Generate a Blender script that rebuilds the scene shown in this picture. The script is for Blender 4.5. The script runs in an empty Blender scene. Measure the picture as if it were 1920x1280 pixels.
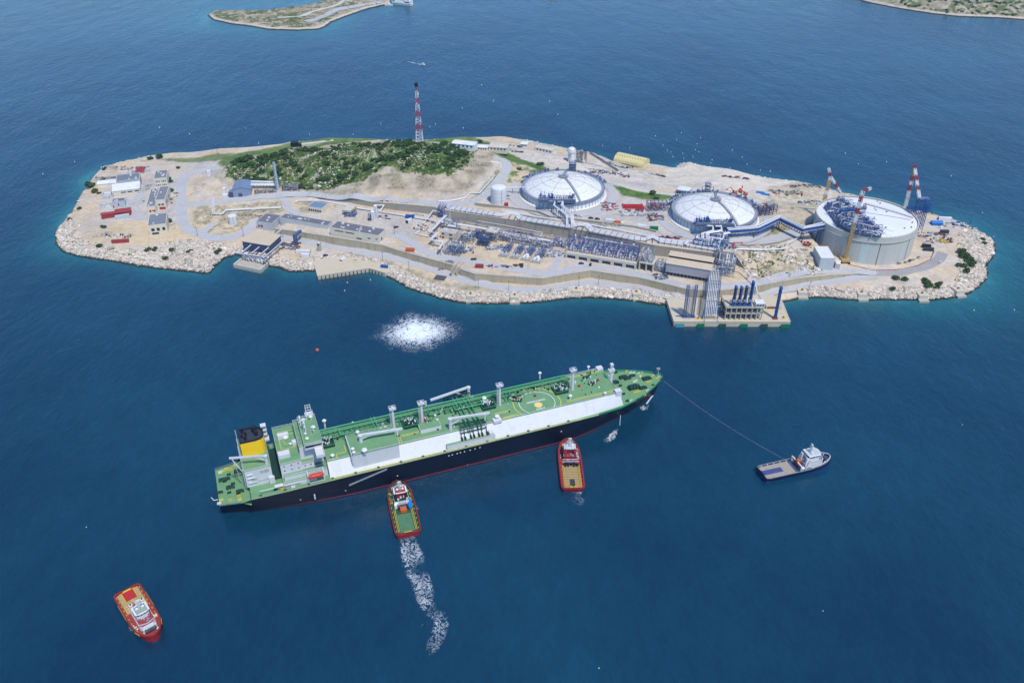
import bpy, math, random
import numpy as np
random.seed(7); rng = np.random.default_rng(7)
SC = bpy.context.scene; COL = SC.collection
PI = math.pi; R = math.radians
# ---------------------------------------------------------------- camera model: a drone 340 m over the strait
F = 1600.0; TH = R(33.5); H = 340.0; cT = math.cos(TH); sT = math.sin(TH)
def P(px, py, z=0.0):
    u = (px-960)/F; v = (py-640)/F; t = (H-z)/(sT+v*cT)
    return (u*t, (cT-v*sT)*t, z)
def proj(X, Y, Z):
    dz = Z-H; d = Y*cT-dz*sT; up = Y*sT+dz*cT
    return (960+F*X/d, 640-F*up/d)
def atY(px, py, Y):
    """point of the sight line at world Y"""
    u = (px-960)/F; v = (py-640)/F; t = Y/(cT-v*sT)
    return (u*t, Y, H-(sT+v*cT)*t)
cam = bpy.data.cameras.new('camera'); camo = bpy.data.objects.new('camera', cam); COL.objects.link(camo)
camo.location = (0, 0, H); camo.rotation_euler = (R(90)-TH, 0, 0)
cam.lens = 36*F/1920; cam.sensor_width = 36; cam.clip_start = 1; cam.clip_end = 30000
SC.camera = camo
# ---------------------------------------------------------------- materials
def lin(c):
    c = c/255.0
    return c/12.92 if c <= .04045 else ((c+.055)/1.055)**2.4
def sr(r, g, b, k=1.0): return (lin(r)*k, lin(g)*k, lin(b)*k)
MATS = {}
def mat(name, col, rough=.6, var=.12, scale=.35, metal=0.0, bump=0.0, spec=.4, streak=False, attr=None, hue=None):
    """procedural paint/concrete/steel: base colour broken up by two noises, optional rain streaks and bump"""
    if name in MATS: return MATS[name]
    m = bpy.data.materials.new(name); m.use_nodes = True; nt = m.node_tree; N = nt.nodes; L = nt.links
    b = N['Principled BSDF']; b.inputs['Roughness'].default_value = rough; b.inputs['Metallic'].default_value = metal
    b.inputs['Specular IOR Level'].default_value = spec
    tc = N.new('ShaderNodeTexCoord'); src = tc.outputs['Object']
    n1 = N.new('ShaderNodeTexNoise'); n1.inputs['Scale'].default_value = scale; n1.inputs['Detail'].default_value = 6; n1.inputs['Roughness'].default_value = .65
    if streak:
        mp = N.new('ShaderNodeMapping'); mp.inputs['Scale'].default_value = (1, 1, .12); L.new(src, mp.inputs['Vector']); L.new(mp.outputs[0], n1.inputs['Vector'])
    else: L.new(src, n1.inputs['Vector'])
    n2 = N.new('ShaderNodeTexNoise'); n2.inputs['Scale'].default_value = scale*7; n2.inputs['Detail'].default_value = 3; L.new(src, n2.inputs['Vector'])
    ad = N.new('ShaderNodeMath'); ad.operation = 'MULTIPLY_ADD'; L.new(n2.outputs['Fac'], ad.inputs[0]); ad.inputs[1].default_value = .5; L.new(n1.outputs['Fac'], ad.inputs[2])
    mr = N.new('ShaderNodeMapRange'); mr.inputs['From Min'].default_value = .45; mr.inputs['From Max'].default_value = 1.05
    mr.inputs['To Min'].default_value = 1-var*1.6; mr.inputs['To Max'].default_value = 1+var; L.new(ad.outputs[0], mr.inputs['Value'])
    mx = N.new('ShaderNodeVectorMath'); mx.operation = 'SCALE'
    if attr:
        a = N.new('ShaderNodeAttribute'); a.attribute_name = attr; L.new(a.outputs['Color'], mx.inputs[0])
    elif hue:
        mc = N.new('ShaderNodeMix'); mc.data_type = 'RGBA'; mc.inputs[6].default_value = (*col, 1); mc.inputs[7].default_value = (*hue, 1)
        st = N.new('ShaderNodeMapRange'); st.inputs['From Min'].default_value = .5; st.inputs['From Max'].default_value = .68; L.new(n1.outputs['Fac'], st.inputs['Value'])
        L.new(st.outputs[0], mc.inputs[0]); L.new(mc.outputs[2], mx.inputs[0])
    else: mx.inputs[0].default_value = col
    L.new(mr.outputs[0], mx.inputs['Scale']); L.new(mx.outputs[0], b.inputs['Base Color'])
    if bump:
        bp = N.new('ShaderNodeBump'); bp.inputs['Strength'].default_value = min(1, bump); bp.inputs['Distance'].default_value = .3
        L.new(ad.outputs[0], bp.inputs['Height']); L.new(bp.outputs[0], b.inputs['Normal'])
    MATS[name] = m; return m
def C(r, g, b, k=.78): return sr(r, g, b, k)
# island materials
M_conc = mat('concrete', C(205,196,178), .85, .16, .25, bump=.2, streak=True)
M_concl = mat('concrete_light', C(222,214,196), .85, .12, .3)
M_wallc = mat('retaining_concrete', C(208,192,158), .9, .2, .12, streak=True, hue=C(186,176,158))
M_wallb = mat('back_wall_concrete', C(186,176,160), .9, .22, .15, streak=True, hue=C(166,158,146))
M_quay = mat('quay_concrete', C(226,210,178), .9, .16, .15, hue=C(205,196,180))
M_asph = mat('road_asphalt', C(204,202,202), .9, .1, .08, hue=C(188,186,184))
M_asph2 = mat('ring_road_asphalt', C(176,170,168), .9, .1, .1)
M_wht = mat('white_paint', C(246,246,244,.76), .45, .07, .4, streak=True)
M_wht2 = mat('white_roofing', C(250,250,248,.78), .6, .1, .15, hue=C(228,226,222,.74))
M_cream = mat('cream_render', C(240,230,208), .8, .07, .3, streak=True)
M_lgrey = mat('pale_grey_cladding', C(206,212,214), .6, .08, .4, streak=True)
M_groof = mat('grey_roof_felt', C(138,142,148), .85, .14, .3)
M_droof = mat('dark_gravel_roof', C(128,124,130), .9, .16, .4)
M_broof = mat('blue_grey_roof', C(128,150,176), .6, .1, .3)
M_troof = mat('tan_roof', C(226,206,176), .8, .12, .2, hue=C(206,190,170))
M_glass = mat('window_glass', C(48,54,66,.6), .15, .2, 1, spec=.6)
M_dark = mat('dark_steel', C(62,66,76,.8), .6, .2, .5)
M_blk = mat('black_plastic', C(40,42,48,.7), .5, .2, .6)
M_blue = mat('blue_steel', C(54,100,172,.78), .5, .18, .5, hue=C(42,76,136,.7))
M_blue2 = mat('grey_blue_steel', C(112,132,168,.78), .5, .18, .5, hue=C(84,104,144,.7))
M_navy = mat('navy_cladding', C(80,92,126,.75), .5, .12, .4)
M_pipe = mat('white_pipe_lagging', C(238,238,238,.76), .4, .08, .6)
M_galv = mat('galvanised_steel', C(158,164,174,.8), .45, .15, .6)
M_red = mat('red_paint', C(206,52,52,.75), .5, .15, .5)
M_red2 = mat('faded_red_paint', C(176,68,66,.75), .6, .15, .5)
M_yel = mat('yellow_paint', C(240,200,40,.75), .5, .08, .4)
M_ylh = mat('pale_yellow_sheet', C(236,222,160), .6, .08, .3)
M_tan = mat('tan_crane_paint', C(204,172,112), .5, .12, .6)
M_ora = mat('orange_paint', C(222,110,56,.78), .5, .12, .5)
M_grn = mat('green_paint', C(20,134,84,.78), .6, .15, .6)
M_dgrn = mat('dark_green_rubber', C(56,92,76,.78), .8, .2, .6)
M_teal = mat('teal_paint', C(92,178,184,.78), .6, .15, .6)
M_cyan = mat('bright_blue_sheet', C(40,130,210,.8), .6, .12, .6)
M_rust = mat('rusty_steel', C(150,92,74,.75), .8, .25, .6)
M_asphk = mat('black_rubber_mat', C(90,90,96,.8), .8, .1, .6)
def matleaf(name, col, col2):
    return mat(name, col, .75, .35, .8, hue=col2, spec=.2)
M_leaf = matleaf('shrub_leaves', C(84,108,56,.78), C(60,84,44,.75))
M_leaf2 = matleaf('pale_scrub_leaves', C(116,142,70,.8), C(86,114,56,.78))
M_bark = mat('bark', C(110,90,70), .9, .2, 1)
# ---------------------------------------------------------------- mesh builder
class MB:
    def __init__(s): s.v = []; s.f = []; s.xf = None
    def add(s, vs, fs):
        o = len(s.v); s.v += [tuple(p) for p in vs]; s.f += [tuple(i+o for i in f) for f in fs]; return s
    def box(s, x0, y0, z0, x1, y1, z1):
        return s.add([(x0,y0,z0),(x1,y0,z0),(x1,y1,z0),(x0,y1,z0),(x0,y0,z1),(x1,y0,z1),(x1,y1,z1),(x0,y1,z1)],
            [(0,3,2,1),(4,5,6,7),(0,1,5,4),(1,2,6,5),(2,3,7,6),(3,0,4,7)])
    def cbox(s, cx, cy, z0, w, d, h, rz=0.0):
        c, n = math.cos(rz), math.sin(rz); vs = []
        for z in (z0, z0+h):
            for a, b in ((-1,-1),(1,-1),(1,1),(-1,1)):
                x, y = a*w/2, b*d/2; vs.append((cx+x*c-y*n, cy+x*n+y*c, z))
        return s.add(vs, [(0,3,2,1),(4,5,6,7),(0,1,5,4),(1,2,6,5),(2,3,7,6),(3,0,4,7)])
    def prism(s, poly, z0, z1, top=None):
        n = len(poly); top = top or poly
        if sum(poly[i][0]*poly[(i+1)%n][1]-poly[(i+1)%n][0]*poly[i][1] for i in range(n)) < 0: poly = poly[::-1]; top = top[::-1]
        z0f = z0 if callable(z0) else (lambda p: z0); z1f = z1 if callable(z1) else (lambda p: z1)
        vs = [(p[0],p[1],z0f(p)) for p in poly]+[(p[0],p[1],z1f(p)) for p in top]
        return s.add(vs, [tuple(range(n-1,-1,-1)), tuple(range(n,2*n))]+[(i,(i+1)%n,n+(i+1)%n,n+i) for i in range(n)])
    def cyl(s, p0, p1, r0, r1=None, n=8, caps=True):
        r1 = r0 if r1 is None else r1
        a = np.array(p0, float); b = np.array(p1, float); d = b-a; L = np.linalg.norm(d)
        if L < 1e-6: return s
        d /= L; u = np.cross(d, (0,0,1.0) if abs(d[2]) < .9 else (1.0,0,0)); u /= np.linalg.norm(u); w = np.cross(d, u)
        vs = []
        for c, r in ((a,r0),(b,r1)):
            for k in range(n):
                t = 2*PI*(k+.5)/n; vs.append(tuple(c+r*(math.cos(t)*u+math.sin(t)*w)))
        fs = [(i,i+n,(i+1)%n+n,(i+1)%n) for i in range(n)]
        if caps: fs += [tuple(range(n)), tuple(range(2*n-1,n-1,-1))]
        return s.add(vs, fs)
    def bar(s, p0, p1, w=.3, h=None):
        """square section member"""
        h = h or w
        a = np.array(p0, float); b = np.array(p1, float); d = b-a; L = np.linalg.norm(d)
        if L < 1e-6: return s
        d /= L; u = np.cross(d, (0,0,1.0) if abs(d[2]) < .95 else (1.0,0,0)); u /= np.linalg.norm(u); q = np.cross(u, d)
        vs = []
        for c in (a, b):
            for i, j in ((-1,-1),(1,-1),(1,1),(-1,1)): vs.append(tuple(c+u*i*w/2+q*j*h/2))
        return s.add(vs, [(0,3,2,1),(4,5,6,7),(0,1,5,4),(1,2,6,5),(2,3,7,6),(3,0,4,7)])
    def tube(s, pts, r=.4, n=6):
        for i in range(len(pts)-1):
            a = np.array(pts[i], float); b = np.array(pts[i+1], float); d = b-a; L = np.linalg.norm(d)
            if L < 1e-6: continue
            d /= L; s.cyl(a-d*r*.35, b+d*r*.35, r, r, n)
        return s
    def bars(s, pts, w=.3, h=None):
        for i in range(len(pts)-1): s.bar(pts[i], pts[i+1], w, h)
        return s
    def lathe(s, prof, cx=0, cy=0, n=32, a0=0, a1=2*PI):
        """prof: list of (r,z)"""
        full = abs(a1-a0-2*PI) < 1e-6; m = n if full else n+1; vs = []
        for k in range(m):
            t = a0+(a1-a0)*k/n
            for r, z in prof: vs.append((cx+r*math.cos(t), cy+r*math.sin(t), z))
        q = len(prof); fs = []
        for k in range(n):
            k2 = (k+1) % m
            for i in range(q-1): fs.append((k*q+i, k2*q+i, k2*q+i+1, k*q+i+1))
        return s.add(vs, fs)
    def ball(s, c, r, n=8, sz=1.0):
        prof = [(max(1e-4, r*math.sin(PI*i/(n//2+1))), c[2]-r*sz*math.cos(PI*i/(n//2+1))) for i in range(n//2+2)]
        return s.lathe(prof, c[0], c[1], n)
    def truss(s, p0, p1, w=1.5, d=.2, bay=None, n=None, w1=None, tri=False):
        """square lattice boom from p0 to p1"""
        a = np.array(p0, float); b = np.array(p1, float); D = b-a; L = np.linalg.norm(D); D /= L
        u = np.cross(D, (0,0,1.0) if abs(D[2]) < .95 else (1.0,0,0)); u /= np.linalg.norm(u); q = np.cross(u, D)
        w1 = w if w1 is None else w1; n = n or max(2, int(L/(bay or w*1.2))); cs = [(-1,-1),(1,-1),(1,1),(-1,1)]
        def pt(k, c):
            t = k/n; ww = w*(1-t)+w1*t; return a+D*L*t+u*c[0]*ww/2+q*c[1]*ww/2
        for c in cs: s.bar(pt(0,c), pt(n,c), d)
        for k in range(n+1):
            for j in range(4):
                s.bar(pt(k,cs[j]), pt(k,cs[(j+1)%4]), d*.7)
                if k < n: s.bar(pt(k,cs[(j+k)%4]), pt(k+1,cs[(j+k+1)%4]), d*.7)
        return s
    def rail(s, pts, h=1.1, step=3.0, w=.08, closed=False):
        """handrail over a polyline of 3D points"""
        pts = list(pts)+([pts[0]] if closed else [])
        for i in range(len(pts)-1):
            a, b = pts[i], pts[i+1]; L = math.dist(a, b); n = max(1, int(L/step))
            for z in (h, h*.55): s.bar((a[0],a[1],a[2]+z), (b[0],b[1],b[2]+z), w)
            for k in range(n+1):
                t = k/n; x, y, z = (a[j]+(b[j]-a[j])*t for j in range(3)); s.bar((x,y,z), (x,y,z+h), w)
        return s
    def merge(s, o, loc=(0,0,0), rz=0.0, sc=1.0):
        c, n = math.cos(rz)*sc, math.sin(rz)*sc
        return s.add([(p[0]*c-p[1]*n+loc[0], p[0]*n+p[1]*c+loc[1], p[2]*sc+loc[2]) for p in o.v], o.f)
    def build(s, name, m, parent=None, world=False, smooth=False, **tags):
        if not s.v: return None
        vs = s.v; ofs = (0,0,0)
        if world and parent is not None:
            pl = parent.get('_w'); ox, oy, oz, rz = pl; c, n = math.cos(-rz), math.sin(-rz)
            vs = [((x-ox)*c-(y-oy)*n, (x-ox)*n+(y-oy)*c, z-oz) for x, y, z in vs]
        elif world:
            xs = [p[0] for p in vs]; ys = [p[1] for p in vs]; ofs = ((min(xs)+max(xs))/2, (min(ys)+max(ys))/2, min(p[2] for p in vs))
            vs = [(x-ofs[0], y-ofs[1], z-ofs[2]) for x, y, z in vs]
        me = bpy.data.meshes.new(name); me.from_pydata(vs, [], s.f); me.materials.append(m)
        if smooth: me.polygons.foreach_set('use_smooth', [True]*len(me.polygons))
        o = bpy.data.objects.new(name, me); COL.objects.link(o); o.location = ofs
        if parent is not None: o.parent = parent
        for k, v in tags.items(): o[k] = v
        return o
def T(name, label, cat, loc=(0,0,0), rz=0.0, group=None):
    o = bpy.data.objects.new(name, None); COL.objects.link(o); o.location = loc; o.rotation_euler = (0,0,rz)
    o['label'] = label; o['category'] = cat; o['_w'] = (loc[0], loc[1], loc[2], rz); o.empty_display_size = 1
    if group: o['group'] = group
    return o
def tag(o, label, cat, group=None):
    o['label'] = label; o['category'] = cat
    if group: o['group'] = group
    return o
def dup(root, loc, rz=0.0, label=None, sc=1.0):
    def cp(o, par):
        c = o.copy(); COL.objects.link(c)
        if par: c.parent = par
        for ch in KIDS.get(o.name, []): cp(ch, c)
        return c
    if root.name not in KIDS:
        def reg(o):
            KIDS[o.name] = list(o.children)
            for ch in o.children: reg(ch)
        reg(root)
    r = cp(root, None); r.location = loc; r.rotation_euler = (0,0,rz); r.scale = (sc,sc,sc)
    if label: r['label'] = label
    return r
KIDS = {}
def np_mesh(name, V, Fc, m, smooth=False, attr=None):
    """V (n,3), Fc (m,k) faces of equal size"""
    me = bpy.data.meshes.new(name); n, k = Fc.shape
    me.vertices.add(len(V)); me.vertices.foreach_set('co', np.asarray(V, np.float32).ravel())
    me.loops.add(n*k); me.loops.foreach_set('vertex_index', np.asarray(Fc, np.int32).ravel())
    me.polygons.add(n); me.polygons.foreach_set('loop_start', np.arange(0, n*k, k, dtype=np.int32))
    me.polygons.foreach_set('use_smooth', np.full(n, smooth))
    me.update(calc_edges=True); me.validate()
    if attr is not None:
        for an, av in attr.items():
            a = me.attributes.new(an, 'FLOAT_COLOR', 'POINT'); a.data.foreach_set('color', np.concatenate([av, np.ones((len(V),1))], 1).astype(np.float32).ravel())
    me.materials.append(m); o = bpy.data.objects.new(name, me); COL.objects.link(o); return o
# ---------------------------------------------------------------- numpy noise
def vnoise(x, y, s, seed=0):
    x = x/s+seed*17.3; y = y/s-seed*9.1; xi = np.floor(x).astype(np.int64); yi = np.floor(y).astype(np.int64); fx = x-xi; fy = y-yi
    def h(a, b):
        n = (a*374761393+b*668265263+seed*1442695041) & 0x7fffffff; n = ((n ^ (n >> 13))*1274126177) & 0x7fffffff
        return ((n ^ (n >> 16)) & 0xffff)/65535.0
    fx = fx*fx*(3-2*fx); fy = fy*fy*(3-2*fy)
    return (h(xi,yi)*(1-fx)+h(xi+1,yi)*fx)*(1-fy)+(h(xi,yi+1)*(1-fx)+h(xi+1,yi+1)*fx)*fy
def fbm(x, y, s, o=4, seed=0):
    r = 0; a = .5; t = 0
    for k in range(o): r = r+a*vnoise(x, y, s, seed+k*5); t += a; a *= .5; s *= .5
    return r/t
def inpoly(X, Y, poly):
    ins = np.zeros(X.shape, bool); n = len(poly)
    for i in range(n):
        x0, y0 = poly[i][:2]; x1, y1 = poly[(i+1)%n][:2]
        if y0 == y1: continue
        c = ((y0 > Y) != (y1 > Y)) & (X < (x1-x0)*(Y-y0)/(y1-y0)+x0); ins ^= c
    return ins
def dpoly(X, Y, pts, closed=True):
    d = np.full(X.shape, 1e9); n = len(pts)
    for i in range(n if closed else n-1):
        x0, y0 = pts[i][:2]; x1, y1 = pts[(i+1)%n][:2]; dx, dy = x1-x0, y1-y0; L = dx*dx+dy*dy+1e-9
        t = np.clip(((X-x0)*dx+(Y-y0)*dy)/L, 0, 1); d = np.minimum(d, (X-x0-t*dx)**2+(Y-y0-t*dy)**2)
    return np.sqrt(d)
def smooth01(t): t = np.clip(t, 0, 1); return t*t*(3-2*t)
# ---------------------------------------------------------------- coast of the main island (photo points at sea level)
coast_px = [(103,440),(105,457),(117,472),(145,481),(180,486),(220,492),(255,498),(292,504),(330,508),(360,511),(380,514),(395,512),(405,499),(422,484),(446,478),
 (470,492),(500,500),(523,503),(544,511),(571,509),(590,509),(602,498),(640,496),(690,503),(705,508),(720,516),(745,529),(770,543),(795,551),(825,560),(860,568),(895,570),(935,570.5),(970,569.5),(1005,568),(1040,564),(1070,560),
 (1100,559),(1145,561),(1190,565),(1229,572),(1250,573),(1300,572),(1380,568),(1440,562),(1463,568),(1485,564),(1502,560),(1530,558.5),(1556,559),(1585,563),(1610,564),(1652,563),(1706,563),(1743,564),(1780,560),(1812,554),(1833,540),(1849,525.6),(1853,512),(1849,499),(1860,486),
 (1867,470),(1864,454),(1849,443),(1830,432.6),(1812,422),(1777,411),(1743,403),(1700,393),(1650,378),(1589,364),(1546,354),(1493,343),(1440,336),(1385,326.5),(1335,318),(1297,310),(1275,309),(1262,318),(1235,313),
 (1215,310),(1175,303),(1147,306),(1122,302),(1120,292),(1097,288),(1080,284),(1037,275),(990,265),(940,263),(890,263),(845,264),(780,266),(720,266),(661,266),(626,268),(580,272),(545,273.5),(525,277.5),(480,282),(430,286),(380,289),(330,291),(280,296),(230,306),(192,317),(167,327),(151,340),(150,370),(134,400),(110,427)]
coast = [P(x, y, 0)[:2] for x, y in coast_px]
def wl(pts): return [P(x, y, z) for x, y, z in pts]
wall_front = wl([(514,429,10),(560,435,10.4),(636.8,446.7,11.8),(716.7,460,11),(748,470,10.6),(848,497,10.4),(862,504,10.3),(890,513.7,10.3),(1015,522.5,10.1),(1107.5,507.5,10.3),(1200,521,10.2),(1291,543,10.2),(1347,546,10.2),(1418,537,10),(1493,523,9.6),(1560,516,8.6),(1625,513.5,6.6)])
wall_left = wl([(604,373,13.2),(645,375,15),(700,379,17),(752,383,18.4),(810,388,19.4),(828,391.5,19.8)])
wall_back = wl([(828,393,19.8),(846,396,19.8),(1000,418,19.5),(1094,432.5,19.5),(1229,460.6,19.3),(1339,475,19.3),(1353,472,19.3),(1376,474,19)])
wall_ramp = wl([(1376,474,19),(1386,488,16.5),(1397,505,12.5)])
FAR = 700
def back(pts, d=1.45):
    out = []
    for i, p in enumerate(pts):
        a = pts[max(i-1,0)]; b = pts[min(i+1,len(pts)-1)]; dx, dy = b[0]-a[0], b[1]-a[1]; L = math.hypot(dx, dy); out.append((p[0]-dy/L*d, p[1]+dx/L*d))
    return out
polyB = back(wall_front)+[(270,640)]+back(wall_ramp)[::-1]+back(wall_back)[::-1]+back(wall_left)[::-1]
polyC = back(wall_left)+back(wall_back)+back(wall_ramp)+[(FAR,wall_ramp[-1][1]),(FAR,1500),(-FAR,1500),(-FAR,wall_left[0][1]-2)]
c_all = [(200,380,6),(250,340,6),(300,400,6),(200,440,6),(300,440,6),(330,380,7),(345,335,8.5),(380,330,9),(350,430,6),(400,440,6),(430,450,5.5),(180,350,6),(260,310,6),(350,300,7),(160,400,5),(230,420,6),
 (130,440,4),(160,465,4),(250,475,4.5),(350,465,5),(400,470,4.5),(300,490,2.8),(380,498,2.2),(440,470,4.5),(470,435,5.6),(400,410,7),(400,380,9),(450,373,10.5),(415,350,10),(405,318,9.5),(340,312,8),(440,395,8.6),(480,404,9.2),(510,372,11.5),(520,357,12.5),(545,380,11.2),(575,366,12.4),(590,379,12.2),(602,366,13),(620,366,13.8),(640,363,14.6),
 (1540,440,17),(1560,478,12.5),(1590,492,9),(1640,500,8),(1700,503,7.6),(1745,485,7.5),(1775,450,7.5),(1745,415,6.5),(1600,362,3),(1780,470,7),(1800,440,6),(1760,425,5.5),(1830,460,5),(1810,500,6),(1840,480,4),(1760,525,6),(1700,528,5.6),(1650,520,6.3),(1780,540,4.5),(1830,510,4),(1740,545,3.6),(1640,545,3.8),(1550,545,4),(1600,530,5)]
c_A = [(500,440,5.2),(560,452,4.8),(626,461,4.5),(717,478,4.5),(848,514,4),(945,539,4),(1032,541,4),(1107,529,4),(1212,541,4.2),(1291,558,4.5),(1368,564,4.5),(1472,541,4.6),(1560,528,4.8),(1620,519,5.6),(600,470,4.3),(690,490,3.8),(560,470,4.2),(490,455,4.8),(540,490,3.4),(640,490,3.4),(760,510,3.6),(850,540,3.4),(960,552,3.4),(1140,548,3.4),(1240,562,3.8),(1500,548,3.8)]
c_B = [(540,420,10),(514,425,9.8),(560,385,11.5),(600,390,12),(700,400,12),(780,410,12),(780,440,11.2),(700,435,11),(640,425,11),(560,425,10.4),(800,400,12),(850,430,10.8),(850,480,10.4),(950,460,10.4),(950,505,10),(1020,450,10.4),(1015,515,10),(1100,500,10.2),(1100,460,10.4),(1200,515,10),(1230,490,10.2),(1290,538,10),(1340,490,10.2),(1350,540,10),(1416,532,9.8),(1380,500,11.4),(1395,510,11),(1440,525,10),(1490,517,9.6),(1557,510,8.6),(1600,508,8.2),(1450,495,14),(1500,485,14),(1430,480,15.5),(1480,505,11.2)]
c_C = [(602,366,13),(520,357,12.5),(640,363,14.6),(700,370,16.6),(760,375,18),(810,379,19.2),(850,382,19.8),(880,377,20.5),(900,365,21.3),(930,345,22.8),(952,320,25),(946,303,28),(928,298,30),
 (975,390,21.5),(1055,402,21),(960,360,21.6),(1140,350,21.5),(1050,300,19),(1160,390,21.2),(1000,300,20),(1230,400,20.5),(1200,430,20),(1300,450,19.6),(1250,370,20.5),(1430,400,18.5),(1340,345,19),(1420,440,18.2),(1400,455,18),(1376,470,18.6),(900,392,19.6),(1000,410,19.4),(1100,430,19.4),(1229,456,19.2),(1340,470,19.2),(980,297,19),(1062,318,18.5),(1130,338,19),(1220,358,19.5),
 (1450,465,17.4),(1490,447,17.6),(1510,425,17),(1200,330,14),(1100,300,13),(1000,280,9),(930,275,13),(1300,340,13),(1300,322,7),(1400,350,10),(1440,345,5),(1500,370,9),(1540,380,9),(1500,400,15),(1250,325,7),(1180,312,5),(1060,288,5),(1000,271,4),(900,268,7),
 (430,343,14),(470,347,15),(540,350,15),(600,350,14.8),(640,350,15.6),(425,330,19),(440,310,21),(425,300,14),(470,300,22),(520,340,21),(520,300,30),(600,338,25),(560,280,26),(600,290,34),(640,325,32),(640,280,36),(660,270,32),(700,310,37),(700,280,42),(740,262,44),(740,290,43),(740,305,40),(800,312,38),(800,290,43),(787,266,45),(830,272,41),(840,318,36),(860,300,36),(870,290,35),(885,285,33),(890,305,33),
 (620,276,10),(620,272,20),(660,268,8),(660,267,18),(700,266,8),(700,265,18),(700,264,28),(740,266,5),(740,264,16),(740,262,28),(780,266,5),(780,266,16),(780,267,28),(820,270,6),(820,270,16),(850,272,8),(580,278,8),(580,276,16),(540,282,8),(500,288,8),(460,292,8),
 (690,350,17),(750,350,18.5),(800,350,20),(850,360,20.6),(870,340,25),(890,330,27),(905,320,28),(880,355,21.5),(915,308,30),(870,270,16)]
RES = 1.25
xs = np.arange(-418, 422, RES); ys = np.arange(520, 948, RES); GX, GY = np.meshgrid(xs, ys)
def field(ctrl, p=3.2):
    pts = np.array([P(*c) for c in ctrl]); num = np.zeros(GX.shape); den = np.zeros(GX.shape)
    for x, y, z in pts:
        w = 1.0/((GX-x)**2+(GY-y)**2+9)**(p/2); num += w*z; den += w
    return num/den
def blur(a, k, m=None):
    for _ in range(k):
        b = np.pad(a, 1, mode='edge'); a = (b[:-2,1:-1]+b[2:,1:-1]+b[1:-1,:-2]+b[1:-1,2:]+4*a)/8
    return a
zA = blur(field(c_all+c_A), 14); zB = blur(field(c_all+c_B), 14); zC = blur(field(c_all+c_C), 14)
hb_ = smooth01((GY-722)/14)*smooth01((25-GX)/20)*smooth01((GX+205)/20); zC = zC*(1-hb_)+blur(zC, 160)*hb_
inB = inpoly(GX, GY, polyB); inC = inpoly(GX, GY, polyC) & ~inB
land = inpoly(GX, GY, coast); dco = dpoly(GX, GY, coast)
# soft blends where no wall divides the levels
def soft(mask, k): return blur(mask.astype(float), k)
sB = soft(inB, 60); sC = soft(inC, 60); nearwall = np.minimum(dpoly(GX, GY, wall_front, False), np.minimum(dpoly(GX, GY, wall_left+wall_back+wall_ramp, False), 1e9))
hard = smooth01(1-(nearwall-12)/10)
wB = inB*hard+sB*(1-hard); wC = inC*hard+sC*(1-hard); wA = np.clip(1-wB-wC, 0, 1); tot = wA+wB+wC
ZT = (zA*wA+zB*wB+zC*wC)/tot
# tanks stand on level ground
TK1 = (46.5, 727.0, 21.5); TK2 = (175.5, 680.0, 20.5); TK3 = (297.6, 655.0, 8.0)
for (tx, ty, tz) in (TK1, TK2):
    k = smooth01((50-np.hypot(GX-tx, GY-ty))/8)*inC; ZT = ZT*(1-k)+tz*k
k = smooth01((46-np.hypot(GX-TK3[0], GY-TK3[1]))/4); ZT = ZT*(1-k)+np.minimum(ZT, 8.5)*k
hill_px = [(421,303,17),(470,292,24),(545,276,24),(600,268,28),(660,260,32),(740,256,44),(790,260,44),(845,268,38),(885,280,33),(888,292,33),(872,305,35),(842,319,36),(800,313,38),(740,304,40),(700,310,37),(645,326,32),(600,338,25),(540,344,20),(500,341,19),(455,338,18),(425,331,17)]
hill = [P(*p)[:2] for p in hill_px]
hillm = smooth01(.5+(np.where(inpoly(GX, GY, hill), 1, -1)*dpoly(GX, GY, hill))/10)
ZT += hillm*(fbm(GX, GY, 22, 4, 3)-.5)*2.5
cutm = (inC & (ZT > 14) & (GY < 860)).astype(float)*(1-hillm)*(smooth01((dpoly(GX, GY, hill)*-1+26)/8))*(GX < 0)
fr = ZT/7.5; ZQ = 7.5*(np.floor(fr)+smooth01((fr-np.floor(fr)-.18)/.5)); ZT += cutm*(ZQ-ZT)*.85+cutm*(fbm(GX+GY*.3, GY, 9, 3, 9)-.5)*.7+cutm*(fbm(GX, GY*.4, 2.6, 2, 19)-.5)*.6
front = (GY < 700)
wr = np.where(front, 9.0, 14.0); wr = np.where((GX > 330), 14, wr); wr = np.where((GX < -215) & (GY < 740), 12, wr)
ramp = smooth01(np.clip(dco/wr, 0, 1)*.5+.0)*2*0+np.clip(dco/wr, 0, 1)**.75
ZT = np.where(land, .15+(ZT-.15)*ramp, -dco*.55)
rough = fbm(GX, GY, 3.5, 3, 5)-.5
# riprap and rocky slopes
rock_l = [P(x, y, 3)[:2] for x, y in [(95,420),(125,405),(140,420),(140,445),(170,462),(230,472),(262,474),(300,462),(350,456),(400,457),(440,470),(446,500),(380,525),(240,510),(100,480)]]
rock_e = [P(x, y, 4)[:2] for x, y in [(1800,435),(1835,430),(1880,450),(1880,490),(1850,560),(1790,572),(1640,572),(1480,575),(1478,550),(1560,546),(1650,543),(1745,540),(1790,540),(1800,500),(1795,470)]]
rock_m = [P(x, y, 13)[:2] for x, y in [(1395,478),(1440,470),(1500,470),(1530,470),(1545,500),(1520,508),(1450,518),(1415,518),(1392,500)]]
rockm = np.where(land & front, smooth01((13.5-dco)/4), 0); rockm = np.where(land & ~front, smooth01((5-dco)/2), rockm)
for pl in (rock_l, rock_e): rockm = np.maximum(rockm, soft(inpoly(GX, GY, pl), 6)*land)
rockm = np.where((GX > 133) & (GX < 233) & (GY < 600), 0, rockm)
rock2 = soft(inpoly(GX, GY, rock_m), 6)*land
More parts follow.
